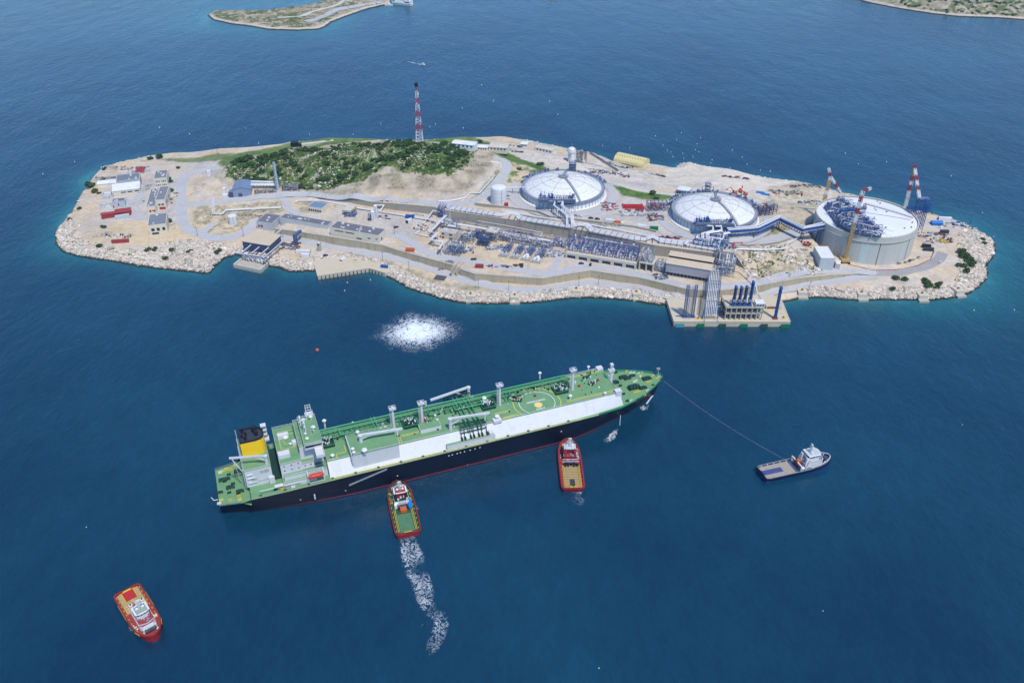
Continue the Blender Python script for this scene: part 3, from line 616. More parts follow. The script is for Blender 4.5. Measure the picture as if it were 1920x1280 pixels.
for px, py, rz, lab in [(883,569,.06,'leftmost concrete mooring block, below the bend of the shore road'),(965,571,.0,'second concrete mooring block from the left'),(1080,559,-.06,'third concrete mooring block, below the dip of the retaining wall'),(1196,565,.1,'mooring block just left of the jetty'),
    (1506,562,-.04,'mooring block just right of the jetty'),(1619,566,0,'mooring block on the right shore below the road junction'),(1733,568,0,'mooring block right of the bushes on the right shore'),(1804,559,.2,'rightmost mooring block near the eastern tip')]:
    dolphin(px, py, rz, lab)
# ---------------------------------------------------------------- the sea: one sheet with shallows by depth
M_sea = bpy.data.materials.new('sea_water'); M_sea.use_nodes = True; nt = M_sea.node_tree; N = nt.nodes; L = nt.links; b = N['Principled BSDF']
b.inputs['Roughness'].default_value = .07; b.inputs['IOR'].default_value = 1.52; b.inputs['Specular IOR Level'].default_value = .5
geo = N.new('ShaderNodeNewGeometry'); at = N.new('ShaderNodeAttribute'); at.attribute_name = 'Shallow'; sp = N.new('ShaderNodeSeparateColor'); L.new(at.outputs['Color'], sp.inputs[0])
def noise(scale, det=4, rgh=.6, vec=None, st=None):
    n = N.new('ShaderNodeTexNoise'); n.inputs['Scale'].default_value = scale; n.inputs['Detail'].default_value = det; n.inputs['Roughness'].default_value = rgh
    if st:
        mp = N.new('ShaderNodeMapping'); mp.inputs['Scale'].default_value = st; mp.inputs['Rotation'].default_value = (0,0,.5); L.new(geo.outputs['Position'], mp.inputs['Vector']); L.new(mp.outputs[0], n.inputs['Vector'])
    else: L.new(geo.outputs['Position'], n.inputs['Vector'])
    return n
big = noise(.006, 3, .5); mid = noise(.05, 5, .65); sn = noise(.03, 6, .7)
SEA_DEEP = (.0030,.028,.060,1); SEA_DEEP2 = (.0048,.047,.086,1); SEA_TURQ = (.012,.135,.155,1); SEA_SAND = (.08,.26,.25,1)
m1 = N.new('ShaderNodeMix'); m1.data_type = 'RGBA'; m1.inputs[6].default_value = SEA_DEEP; m1.inputs[7].default_value = SEA_DEEP2
r1 = N.new('ShaderNodeMapRange'); r1.inputs['From Min'].default_value = .35; r1.inputs['From Max'].default_value = .65; L.new(big.outputs['Fac'], r1.inputs['Value']); L.new(r1.outputs[0], m1.inputs[0])
ml = N.new('ShaderNodeMath'); ml.operation = 'MULTIPLY_ADD'; L.new(sn.outputs['Fac'], ml.inputs[0]); ml.inputs[1].default_value = .5; ml.inputs[2].default_value = -.25
ad = N.new('ShaderNodeMath'); ad.operation = 'MULTIPLY'; a2 = N.new('ShaderNodeMath'); a2.operation = 'ADD'; L.new(ml.outputs[0], a2.inputs[0]); a2.inputs[1].default_value = 1.0; L.new(sp.outputs[0], ad.inputs[0]); L.new(a2.outputs[0], ad.inputs[1])
m2 = N.new('ShaderNodeMix'); m2.data_type = 'RGBA'; L.new(ad.outputs[0], m2.inputs[0]); L.new(m1.outputs[2], m2.inputs[6]); m2.inputs[7].default_value = SEA_TURQ
r3 = N.new('ShaderNodeMapRange'); r3.inputs['From Min'].default_value = .7; r3.inputs['From Max'].default_value = 1.15; r3.inputs['To Max'].default_value = .5; L.new(ad.outputs[0], r3.inputs['Value'])
m3 = N.new('ShaderNodeMix'); m3.data_type = 'RGBA'; L.new(r3.outputs[0], m3.inputs[0]); L.new(m2.outputs[2], m3.inputs[6]); m3.inputs[7].default_value = SEA_SAND
g1 = noise(.11, 6, .75, st=(1,.5,1)); g2 = noise(.5, 3, .6, st=(1,.45,1)); gm = N.new('ShaderNodeMath'); gm.operation = 'MULTIPLY_ADD'; L.new(g2.outputs['Fac'], gm.inputs[0]); gm.inputs[1].default_value = .6; L.new(g1.outputs['Fac'], gm.inputs[2])  # ripple light and dark put into the water colour by noise
gr = N.new('ShaderNodeMapRange'); gr.inputs['From Min'].default_value = .55; gr.inputs['From Max'].default_value = 1.05; gr.inputs['To Min'].default_value = .82; gr.inputs['To Max'].default_value = 1.2; L.new(gm.outputs[0], gr.inputs['Value'])
gv = N.new('ShaderNodeVectorMath'); gv.operation = 'SCALE'; L.new(m3.outputs[2], gv.inputs[0]); L.new(gr.outputs[0], gv.inputs['Scale']); L.new(gv.outputs[0], b.inputs['Base Color'])
w1 = noise(.22, 5, .7, st=(1,.6,1)); w2 = noise(.035, 4, .6, st=(1,.5,1))
mw = N.new('ShaderNodeMath'); mw.operation = 'MULTIPLY_ADD'; L.new(w2.outputs['Fac'], mw.inputs[0]); mw.inputs[1].default_value = 2.2; L.new(w1.outputs['Fac'], mw.inputs[2])
bp = N.new('ShaderNodeBump'); bp.inputs['Strength'].default_value = 1.0; bp.inputs['Distance'].default_value = .52; L.new(mw.outputs[0], bp.inputs['Height']); L.new(bp.outputs[0], b.inputs['Normal'])
def axis(lo, hi, a, b_, fine, grow=1.18):
    v = list(np.arange(a, b_, fine)); s = fine; x = v[0]
    while x > lo: s *= grow; x -= s; v.insert(0, x)
    s = fine; x = v[-1]
    while x < hi: s *= grow; x += s; v.append(x)
    return np.array(v)
ax = axis(-3000, 3000, -560, 560, 5); ay = axis(-900, 4200, 480, 1000, 5); AX, AY = np.meshgrid(ax, ay)
# far islands
isl2_px = [(389,30),(400,38),(430,45),(470,50),(505,56),(560,57.5),(600,55),(612,50),(622,42),(640,35),(662,27),(690,17),(712,12),(735,8),(733,2),(700,-3),(660,-8),(640,-6),(622,-1),(610,2),(560,14),(500,20),(440,21),(400,22)]
isl2 = [P(x, y, 0)[:2] for x, y in isl2_px]
isl3_px = [(1560,-14),(1600,-2),(1632,6),(1680,16),(1745,26),(1800,32),(1870,34),(1950,40),(2100,44),(2200,10),(2100,-40),(1900,-60),(1700,-50)]
isl3 = [P(x, y, 0)[:2] for x, y in isl3_px]
d1 = np.where(inpoly(AX, AY, coast), 0, dpoly(AX, AY, coast)); d2 = np.where(inpoly(AX, AY, isl2), 0, dpoly(AX, AY, isl2)); d3 = np.where(inpoly(AX, AY, isl3), 0, dpoly(AX, AY, isl3))
Lw = 11-4*smooth01((AY-720)/80)*(AX < 250)+26*smooth01((AX-230)/160)*smooth01((800-AY)/150)+5*smooth01((-AX-330)/80)
sh = np.exp(-(d1/Lw)**1.15)*.95; sh = np.maximum(sh, .9*np.exp(-(d2/(38+30*smooth01((AX+250)/150)+80*smooth01((AY-1320)/120)*smooth01((-AX-230)/100)))**1.2)); sh = np.maximum(sh, .6*np.exp(-(d3/26)**1.2))
sh *= .75+.6*(fbm(AX, AY, 45, 3, 71)-.25)
sea = grid_mesh('sea', AX, AY, AX*0, AX > -1e9, M_sea, {'Shallow': np.stack([sh, sh, sh], -1)}); sea['kind'] = 'structure'
def far_island(name, poly, hmax, seed, ramp=9):
    x = np.array([p[0] for p in poly]); y = np.array([p[1] for p in poly]); st = 3.0
    X, Y = np.meshgrid(np.arange(x.min()-8, x.max()+8, st), np.arange(y.min()-8, y.max()+8, st)); ins = inpoly(X, Y, poly); d = dpoly(X, Y, poly)
    Z = np.where(ins, np.minimum(d/ramp, 1)**.7*3+hmax*smooth01(d/60)*fbm(X, Y, 50, 4, seed), -d*.4); Z += ins*(fbm(X, Y, 8, 2, seed+1)-.5)*1.4
    a = fbm(X, Y, 25, 4, seed+2); b_ = fbm(X, Y, 6, 2, seed+3); tt = smooth01((a-.4)/.2)[..., None]; c = CA['scrub']*.95*(1-tt)+CA['olive']*.8*tt
    tt = smooth01((b_-.5)/.12)[..., None]*.8; c = c*(1-tt)+CA['rock']*.85*tt; e = smooth01((9-d)/4)[..., None]; c = c*(1-e)+CA['rock']*e
    o = grid_mesh(name, X, Y, Z, ins | (d < 7), M_ground, {'Col': c}); o['kind'] = 'structure'
    def h(px, py):
        q = P(px, py, 0)
        for _ in range(5):
            i = int(np.clip(round((q[0]-X[0,0])/st), 0, X.shape[1]-1)); j = int(np.clip(round((q[1]-Y[0,0])/st), 0, X.shape[0]-1)); q = P(px, py, float(max(0, Z[j,i])))
        return q
    def hx(a, b2):
        i = int(np.clip(round((a-X[0,0])/st), 0, X.shape[1]-1)); j = int(np.clip(round((b2-Y[0,0])/st), 0, X.shape[0]-1)); return float(Z[j,i])
    m = (ins & (d > 8)); k = rng.choice(m.size, 900, p=(m*smooth01((a-.3)/.2)+1e-9).ravel()/(m*smooth01((a-.3)/.2)+1e-9).sum())
    pos = np.stack([X.ravel()[k], Y.ravel()[k], Z.ravel()[k]], -1); pos[:, :2] += rng.uniform(-1.5, 1.5, (900,2))
    return o, h, hx, pos
CA['rock'] = CA['rock']*1.0
i2, h2, hx2, ps2 = far_island('far_islet_terrain', isl2, 5, 80); stuffplants('islet_scrub', ps2[:520], rng.uniform(.5, 1.5, 520), M_leaf2, 14, .55, 'low scrub on the far islet', 'scrub')
i3, h3, hx3, ps3 = far_island('far_coast_terrain', isl3, 16, 90); stuffplants('coast_scrub', ps3, rng.uniform(1.5, 4, 900), M_leaf, 26, 1.0, 'dark bushes on the far coast', 'scrub')
hz_old = hz
def drape2(name, pts, w, m, hh):
    ln = smoothline(pts, 4); mb = MB(); n = len(ln); V = []
    for i, (x, y) in enumerate(ln):
        a = ln[max(i-1,0)]; b_ = ln[min(i+1,n-1)]; dx, dy = b_[0]-a[0], b_[1]-a[1]; LL = math.hypot(dx, dy) or 1
        for k in (-.5, 0, .5): q = (x-dy/LL*w*k, y+dx/LL*w*k); V.append((*q, hh(*q)+.7))
    mb.add(V, [(i*3+k, i*3+k+1, i*3+k+4, i*3+k+3) for i in range(n-1) for k in (0,1)]); o = mb.build(name, m); o['kind'] = 'structure'
drape2('islet_road', [h2(*p) for p in [(520,34),(560,32),(590,22),(622,14),(640,5),(650,-4)]], 9, M_concl, hx2)
drape2('islet_road', [h2(*p) for p in [(575,42),(605,32),(630,20),(660,14),(690,9),(715,4)]], 14, M_asph, hx2)
# ================================================================= the island works: buildings
def frame2(FL, FR):
    dx, dy = FR[0]-FL[0], FR[1]-FL[1]; return math.atan2(dy, dx), math.hypot(dx, dy)
def vol(t, w, d, z0, h, ox=0, oy=0, wall=M_cream, roof=M_groof, par=.5, wins=(), doors=(), side=(), units=0, roofw=None, seed=0, kind='flat', stripes=True):
    """one box of a building in the frame of its thing: front edge along x at y=oy; wins: (u0,u1,z0,z1[,mat])"""
    b = MB(); b.box(ox, oy, z0, ox+w, oy+d, z0+h); wl_ = b.build('wall', wall, t)
    if kind == 'flat':
        p = MB(); e = .35
        for a in ((ox-.06,oy-.06,ox+w+.06,oy+e),(ox-.06,oy+d-e,ox+w+.06,oy+d+.06),(ox-.06,oy+e,ox+e,oy+d-e),(ox+w-e,oy+e,ox+w+.06,oy+d-e)): p.box(a[0],a[1],z0+h-.1,a[2],a[3],z0+h+par)
        p.build('parapet', wall, t)
        r = MB(); r.box(ox+e+.01, oy+e+.01, z0+h-.02, ox+w-e-.01, oy+d-e-.01, z0+h+.08); rf = r.build('roof', roof, t)
        rr = random.Random(seed); u = MB(); v = MB()
        for k in range(units):
            u = MB(); x = ox+rr.uniform(1.2, max(1.3, w-2.6)); y = oy+rr.uniform(1.2, max(1.3, d-2.6)); a = rr.uniform(.9, 2.0); u.box(x, y, z0+h+.081+k*.002, x+a, y+a*rr.uniform(.6,1.2), z0+h+rr.uniform(.7,1.3)); u.build('roof_unit', M_wht, rf)
        if units > 2:
            for k in range(3):
                y = oy+d*(.25+.25*k); v.bar((ox+1, y, z0+h+.35), (ox+w-1, y, z0+h+.35), .14)
            v.build('roof_pipe', M_galv, rf)
    elif kind == 'shed':      # mono pitch falling to the front
        r = MB(); r.add([(ox-.4,oy-.4,z0+h-.1),(ox+w+.4,oy-.4,z0+h-.1),(ox+w+.4,oy+d+.3,z0+h+par),(ox-.4,oy+d+.3,z0+h+par),(ox-.4,oy-.4,z0+h+.15),(ox+w+.4,oy-.4,z0+h+.15),(ox+w+.4,oy+d+.3,z0+h+par+.25),(ox-.4,oy+d+.3,z0+h+par+.25)],[(0,3,2,1),(4,5,6,7),(0,1,5,4),(1,2,6,5),(2,3,7,6),(3,0,4,7)]); r.build('roof', roof, t)
        g = MB(); g.prism([(ox+.02,oy+.02),(ox+w-.02,oy+.02),(ox+w-.02,oy+d-.02),(ox+.02,oy+d-.02)], z0+h-.3, lambda p: z0+h-.12+(par)*(p[1]-oy)/d); g.build('gable', wall, t)
    elif kind in ('gable_x', 'gable_y'):
        r = MB(); g = MB()
        if kind == 'gable_x':
            for s in (0, 1):
                ya = oy-.4 if s == 0 else oy+d+.4; ym = oy+d/2
                r.add([(ox-.4,ya,z0+h-.15),(ox+w+.4,ya,z0+h-.15),(ox+w+.4,ym,z0+h+par),(ox-.4,ym,z0+h+par),(ox-.4,ya,z0+h+.1),(ox+w+.4,ya,z0+h+.1),(ox+w+.4,ym,z0+h+par+.25),(ox-.4,ym,z0+h+par+.25)],[(0,3,2,1),(4,5,6,7),(0,1,5,4),(1,2,6,5),(2,3,7,6),(3,0,4,7)])
            for x in (ox+.01, ox+w-.01): g.add([(x,oy,z0+h-.2),(x,oy+d,z0+h-.2),(x,oy+d/2,z0+h+par-.1)], [(0,1,2)])
        else:
            for s in (0, 1):
                xa = ox-.4 if s == 0 else ox+w+.4; xm = ox+w/2
                r.add([(xa,oy-.4,z0+h-.15),(xa,oy+d+.4,z0+h-.15),(xm,oy+d+.4,z0+h+par),(xm,oy-.4,z0+h+par),(xa,oy-.4,z0+h+.1),(xa,oy+d+.4,z0+h+.1),(xm,oy+d+.4,z0+h+par+.25),(xm,oy-.4,z0+h+par+.25)],[(0,1,2,3),(4,7,6,5),(0,4,5,1),(1,5,6,2),(2,6,7,3),(3,7,4,0)])
            for y in (oy+.01, oy+d-.01): g.add([(ox,y,z0+h-.2),(ox+w,y,z0+h-.2),(ox+w/2,y,z0+h+par-.1)], [(0,1,2)])
        rf = r.build('roof', roof, t); g.build('gable', wall, t)
        s_ = MB(); n = int((w if kind == 'gable_x' else d)/2.2)
        for k in range(n):
            if kind == 'gable_x':
                x = ox+(k+.5)*w/n; s_.bar((x, oy-.4, z0+h+.14), (x, oy+d/2, z0+h+par+.28), .12, .1); s_.bar((x, oy+d+.4, z0+h+.14), (x, oy+d/2, z0+h+par+.28), .12, .1)
            else:
                y = oy+(k+.5)*d/n; s_.bar((ox-.4, y, z0+h+.14), (ox+w/2, y, z0+h+par+.28), .12, .1); s_.bar((ox+w+.4, y, z0+h+.14), (ox+w/2, y, z0+h+par+.28), .12, .1)
        if n: s_.build('roof_seams', roof, rf)
    for q in wins:
        x0, x1, a, b2 = q[:4]; m = q[4] if len(q) > 4 else M_glass; f = MB(); f.box(ox+x0-.12, oy-.08, z0+a-.12, ox+x1+.12, oy-.02, z0+b2+.12); fo = f.build('window', M_wht if m is M_glass else m, t)
        g = MB(); g.box(ox+x0, oy-.11, z0+a, ox+x1, oy-.085, z0+b2); g.build('pane', m, fo)
    for q in doors:
        x0, x1, a, b2 = q[:4]; m = q[4] if len(q) > 4 else M_dark; g = MB(); g.box(ox+x0, oy-.12, z0+a, ox+x1, oy-.02, z0+b2); g.build('door', m, t)
    for q in side:
        y0, y1, a, b2 = q[:4]; m = q[4] if len(q) > 4 else M_glass; g = MB(); g.box(ox+w+.02, oy+y0, z0+a, ox+w+.1, oy+y1, z0+b2); g.build('window', m, t)
def bld(name, label, FL, FR, BL, h, sink=3, cat='building', **k):
    """FL, FR, BL: photo points of three roof corners (front left, front right, back left)"""
    gx, gy, gz = G(FL[0], FL[1]+h*1.7); 
    for _ in range(3):
        zt = gz+h; a = P(*FL, zt); gz = hz(a[0], a[1])
    zt = gz+h; a = P(*FL, zt); b_ = P(*FR, zt); c = P(*BL, zt); rz, w = frame2(a, b_); nx, ny = -math.sin(rz), math.cos(rz); d = abs((c[0]-a[0])*nx+(c[1]-a[1])*ny)
    t = T(name, label, cat, (a[0], a[1], gz), rz); vol(t, w, d, -sink, h+sink, **{kk: ([(q[0]*w, q[1]*w, q[2]+sink, q[3]+sink)+tuple(q[4:]) for q in v] if kk in ('wins','doors') else [(q[0]*d, q[1]*d, q[2]+sink, q[3]+sink)+tuple(q[4:]) for q in v] if kk == 'side' else v) for kk, v in k.items()})
    return t, w, d, gz
wr_ = lambda n, a, b_, z0, z1, f=.6, m=M_glass: [((a+(b_-a)*(i+.5-f/2)/n), (a+(b_-a)*(i+.5+f/2)/n), z0, z1, m) for i in range(n)]
bld('office_building', 'cream two-storey office with two rows of small windows, rearmost of the office row', (288,335.8),(312,333.6),(288,321), 8.4, wins=wr_(3,.08,.45,1.2,2.5)+wr_(3,.55,.92,1.2,2.5)+wr_(3,.08,.45,5,6.3)+wr_(3,.55,.92,5,6.3), units=4, seed=1)
bld('office_wing', 'low cream office wing with grey plant roof and two red openings in its front', (273.5,388.9),(291,387.3),(275.5,355), 6, wins=[(.28,.45,1,3,M_red),(.55,.7,1.8,2.8),(.75,.92,1,3,M_red)], units=9, seed=2, roof=M_groof)
bld('office_building', 'tall cream central office block, red canopy over its entrance', (290.8,376.2),(309,374.8),(292.8,351), 9.6, wins=[(.22,.45,4.6,6.2),(.55,.8,4.6,6.2),(.28,.88,.6,2.8,M_red)], side=[(.1,.3,4.6,6),(.5,.7,4.6,6)], units=1, seed=3)
bld('office_building', 'cream front office with three dark windows, nearest the boulder shore', (276.9,424),(311.4,420),(278.9,402.8), 8.6, wins=[(.14,.32,3.2,6),(.43,.6,3.2,6),(.74,.9,3.2,6),(.14,.5,.3,1.8,M_dark)], units=2, seed=4)
bld('workshop', 'pale grey workshop with a grey flat roof, behind the white hall', (217.8,341),(262,335.6),(217.8,329), 7, wall=M_lgrey, units=4, seed=5, side=[(.3,.6,.2,4,M_dark)])
bld('storage_hall', 'white pitched roof hall with slit windows, in front of the grey workshop', (211,359),(261.5,353),(211,350), 6.2, wall=M_cream, roof=M_wht2, kind='shed', par=2.2, wins=[(.3,.47,3.6,4.4,M_dark),(.54,.71,3.6,4.4,M_dark),(.8,.96,3.6,4.4,M_dark)], doors=[(.89,.98,.3,1.8,M_dark)])
bld('pump_house', 'small white block with dark roof and red panel, before the white hall', (210,379.5),(233,377),(210,373.6), 6.4, wall=M_lgrey, roof=M_droof, wins=[(.42,.5,2.5,4.6,M_red),(.0,.05,.6,3.2,M_red)], units=3, seed=7)
bld('shed', 'small red roofed shed near the back shore of the office area', (253.7,323.2),(268,322.6),(254.5,315), 3.2, wall=M_cream, roof=M_red2, kind='shed', par=.8)
for i,(a,b_,c,l) in enumerate([((189.3,403.5),(216,400),(189.3,399.6),'long dull red container shed, left one of the pair'),((215.5,399.6),(244.3,396),(215.5,392.6),'long dull red container shed, right one of the pair')]): bld('container_shed', l, a, b_, c, 4.2, cat='shed', wall=M_red2, roof=M_red2, kind='gable_x', par=.9, units=0)
bld('shipping_container', 'pale grey container below the red sheds', (215.5,407.5),(242,403.3),(215.5,403.8), 2.8, cat='container', wall=M_lgrey, roof=M_lgrey, par=.05)
bld('shipping_container', 'dark red long container lying among the rubble near the boulder shore', (208,451.5),(240,449.5),(212,449), 2.8, cat='container', wall=M_red2, roof=M_red2, par=.05)
bld('gabled_shed', 'blue-grey steel shed with a ridge vent beside the hill road', (435,356.3),(470,354.6),(441.5,341), 7.2, cat='shed', wall=mat('pale_blue_cladding', C(150,164,190), .5, .08, .4, streak=True), roof=M_broof, kind='gable_y', par=2.2, doors=[(.3,.5,.1,3.5,M_navy)])
bld('shed', 'low blue-grey annex left of the steel shed', (428,361),(436,361),(430,356), 5, wall=M_navy, roof=M_broof, par=.2)
bld('equipment_cabin', 'small white cabin at the left corner by the steel shed', (417,366),(426,366),(418,362.6), 3.4, cat='cabin', wall=M_wht, roof=M_wht2, par=.1)
bld('equipment_cabin', 'smaller white cabin behind the other one by the steel shed', (416,354),(422,354),(417,350.8), 3.2, cat='cabin', wall=M_wht, roof=M_wht2, par=.1)
bld('substation', 'light grey block with two dark red windows at the left end of the works', (480,415.8),(510,419.6),(498.5,400.4), 7, wall=M_lgrey, roof=M_droof, wins=[(.1,.2,2.5,4.3,M_red2),(.26,.38,2.5,4.6,M_red2)], units=2, seed=11)
bld('control_building', 'long pale grey flat roofed building above the front wall, left of its cream twin', (524,408.7),(613,424.2),(534,400.6), 7.2, wall=M_lgrey, roof=M_droof, wins=[(.28,.6,1.2,1.8,M_dark)], doors=[(.7,.74,.2,2.6,M_wht)], units=9, seed=12)
bld('control_building', 'long cream flat roofed building with dark brown roof above the front wall', (618,426.8),(709.5,442.8),(629,414), 7.4, wall=M_cream, roof=M_droof, wins=[(.1,.28,5.4,6,M_dark),(.32,.5,5.4,6,M_dark),(.55,.65,1.6,2.4,M_dark),(.78,.83,3.4,4.2,M_dark),(.94,.97,3.8,4.6,M_dark)], side=[(.3,.45,1.5,4,M_red2)], units=12, seed=13)
bld('service_building', 'small building with a blue-grey roof on the upper yard', (576,387),(603,391.4),(587,376.8), 4.4, wall=M_cream, roof=M_broof, par=.12, wins=wr_(6,.05,.95,.8,2.4,.6,M_dark))
t, w, d, gz = bld('open_shelter', 'flat pale roofed shelter over blue machinery on the upper yard', (641,393.6),(657,396),(649.5,383.4), 5.2, cat='shelter', sink=-3.6, wall=M_conc, roof=M_concl, par=.1)
mb = MB()
for x in (.4, w-.4):
    for y in (.4, d/2, d-.4): mb.bar((x,y,-1), (x,y,4), .5)
mb.build('post', M_conc, t)
# compressor hall: fascia over an open front
gx = G(1249, 514); a = P(1249.5, 493, gx[2]+11); b_ = P(1332.5, 506.6, gx[2]+11); c = P(1253.5, 480, gx[2]+11); rz, w = frame2(a, b_); d = 15.5
t = T('compressor_hall', 'long hall with pale stepped roof and grey fascia over an open front', 'building', (a[0], a[1], gx[2]), rz)
MB().box(0, 0, 3.3, w, .4, 10.8).build('fascia', mat('lavender_sheet', C(186,182,188), .6, .06, .3, streak=True), t)
mb = MB(); mb.box(.2, .45, 3.3, .6, d, 10.5); mb.box(w-.6, .45, 0, w-.2, d, 10.5); mb.box(.2, d-.4, 0, w-.2, d, 11.5); mb.build('wall', M_lgrey, t)
mb = MB(); mb.add([(-.5,-.5,10.85),(w+.5,-.5,10.85),(w+.5,d*.52,11.9),(-.5,d*.52,11.9),(-.5,-.5,11.1),(w+.5,-.5,11.1),(w+.5,d*.52,12.15),(-.5,d*.52,12.15)],[(0,3,2,1),(4,5,6,7),(0,1,5,4),(1,2,6,5),(2,3,7,6),(3,0,4,7)]); mb.build('roof', M_troof, t)
mb = MB(); mb.add([(-.3,d*.56,13.3),(w+.3,d*.56,13.3),(w+.3,d+.6,13.9),(-.3,d+.6,13.9),(-.3,d*.56,13.6),(w+.3,d*.56,13.6),(w+.3,d+.6,14.2),(-.3,d+.6,14.2)],[(0,3,2,1),(4,5,6,7),(0,1,5,4),(1,2,6,5),(2,3,7,6),(3,0,4,7)]); mb.build('roof', M_troof, t)
MB().box(0, d*.56+.3, 11.6, w, d*.56+.6, 13.35).build('clerestory', M_dark, t)
mb = MB()
for k in range(13): mb.bar((k*(w-.6)/12+.3, .9, -1), (k*(w-.6)/12+.3, .9, 3.3), .45)
mb.build('column', M_galv, t)
mb = MB()
for k in range(9): mb.box(1+k*w/9.6, 4, -.5, 2.6+k*w/9.6, 9, 2.4)
mb.build('machinery', M_dark, t)
# white shed by the big tank
bld('tall_shed', 'tall white sheet metal shed left of the big grey tank', (1539.2,484),(1566,484.4),(1531.6,461.6), 9.8, cat='shed', sink=5, wall=M_lgrey, roof=M_wht2, par=.1)
bld('shed', 'low white annex against the right side of the tall white shed', (1567,494.5),(1576,496),(1564,486), 4.5, wall=M_lgrey, roof=M_wht2, par=.1)
# yellow barrel hall at the back shore
a = G(1150.5, 302.5); b_ = G(1205, 314.5); rz, w = frame2(a, b_); t = T('barrel_hall', 'pale yellow barrel roofed hall on the back shore', 'hall', a, rz); D = 17; prof = [(-.2,0)]+[(D/2-D/2*math.cos(PI*k/12), 1.2+5.4*math.sin(PI*k/12)) for k in range(13)]+[(D+.2,0)]
mb = MB(); mb.add([(x, y, z) for x in (0, w) for y, z in prof], [(i, i+1, i+1+len(prof), i+len(prof)) for i in range(len(prof)-1)]+[tuple(range(len(prof)-1,-1,-1)), tuple(range(len(prof),2*len(prof)))]); mb.build('shell', M_ylh, t)
mb = MB()
for k in range(11): mb.cyl((w*(k+.5)/11, 4.3, 6.0), (w*(k+.5)/11, 4.1, 6.9), .35, .35, 6)
mb.build('roof_vent', M_dark, t)
mb = MB()
for k in range(15):
    x = w*k/14; mb.bars([(x, y-.04, z+.05) for y, z in prof[1:-1]], .16)
mb.build('rib', M_ylh, t)
for (a, b_, c, h, l, m, rf) in [((847,268.5),(889.5,273),(849,261.5),3.4,'long white roofed shed at the back shore, left of the row',M_wht,M_wht2),((890,275.8),(914,277.3),(891,270.4),3,'white roofed store next to the long white shed',M_cream,M_wht2),((916.5,275.6),(951,278),(917,266.5),3.2,'cream shed with a row of openings at the back shore',M_cream,M_concl),
    ((976,270),(988.5,271),(976.5,264.4),3.2,'small white cabin alone on the back shore',M_wht,M_wht2),((1003,276),(1036,283),(1003.5,269.6),3.4,'long pale container row on the back shore left of the white silo',M_wht,M_concl)]:
    bld('site_shed', l, a, b_, c, h, cat='shed', wall=m, roof=rf, par=.6, kind='gable_x', wins=wr_(5,.05,.95,.9,2.2,.4,M_dark))
bld('site_canopy', 'white flat canopy on posts behind the right domed tank', (1268,355),(1292,359.5),(1269,346.6), 4, cat='canopy', wall=M_lgrey, roof=M_wht2, par=.1, wins=wr_(5,.02,.98,.4,3,.75,M_dark))
# big shed roof over the sea water intake
gx = G(462, 470); Zr = 13.5; a = P(454, 451.6, Zr); b_ = P(504.5, 460, Zr); c = P(468.7, 440, Zr); rz, w = frame2(a, b_); d = 18
t = T('intake_pump_house', 'open pump house with a tan roof and navy front panel over the sea water intake', 'building', (a[0], a[1], 4.5), rz); h = Zr-4.5
mb = MB(); mb.add([(-.5,-.5,h-.4),(w+.5,-.5,h-.4),(w+.5,d+.5,h+.5),(-.5,d+.5,h+.5),(-.5,-.5,h),(w+.5,-.5,h),(w+.5,d+.5,h+.9),(-.5,d+.5,h+.9)],[(0,3,2,1),(4,5,6,7),(0,1,5,4),(1,2,6,5),(2,3,7,6),(3,0,4,7)]); mb.build('roof', M_troof, t)
MB().box(0, 0, 2.6, w, .3, h-.45).build('front_panel', M_navy, t)
mb = MB(); mb.box(w-.3, .35, 4.4, w, d, h-.42); mb.box(0, .35, 3.4, .3, d, h-.42); mb.build('side_panel', M_navy, t)
mb = MB()
for x in (.3, w*.25, w*.5, w*.75, w-.3):
    for y in (.6, d/2, d-.4): mb.bar((x,y,-2), (x,y,h-.5), .5)
mb.build('column', M_blue2, t)
mb = MB()
for k in range(6): mb.cyl((3+k*w/6.6, 6, -1), (3+k*w/6.6, 6, 2.6), 1.1, .9, 10)
mb.build('pump', M_blue, t)
# intake basin
bz = 3.6; q = [P(437,495,bz), P(488,505.6,bz), P(506.5,488.5,bz), P(458,478,bz)]; bp_ = [p[:2] for p in q]
t = T('intake_basin', 'square concrete intake basin standing in the sea', 'basin', (bp_[0][0], bp_[0][1], 0))
mb = MB(); n = 4; cx = sum(p[0] for p in bp_)/4; cy = sum(p[1] for p in bp_)/4; inn = [(p[0]+(cx-p[0])*.1, p[1]+(cy-p[1])*.1) for p in bp_]
mb.prism(bp_, -4, 1.9); mb.build('floor', M_conc, t, True)
mb = MB()
for i in range(4): mb.prism([bp_[i], bp_[(i+1)%4], inn[(i+1)%4], inn[i]], 1.9, bz)
mb.build('basin_wall', M_concl, t, True)
mb = MB()
for i in range(2):
    for zz in (.8, 1.8, 2.8): mb.bar((bp_[i][0], bp_[i][1]-.02, zz), (bp_[(i+1)%4][0], bp_[(i+1)%4][1]-.02, zz), .1, .08)
mb.build('pour_line', M_conc, t, True)
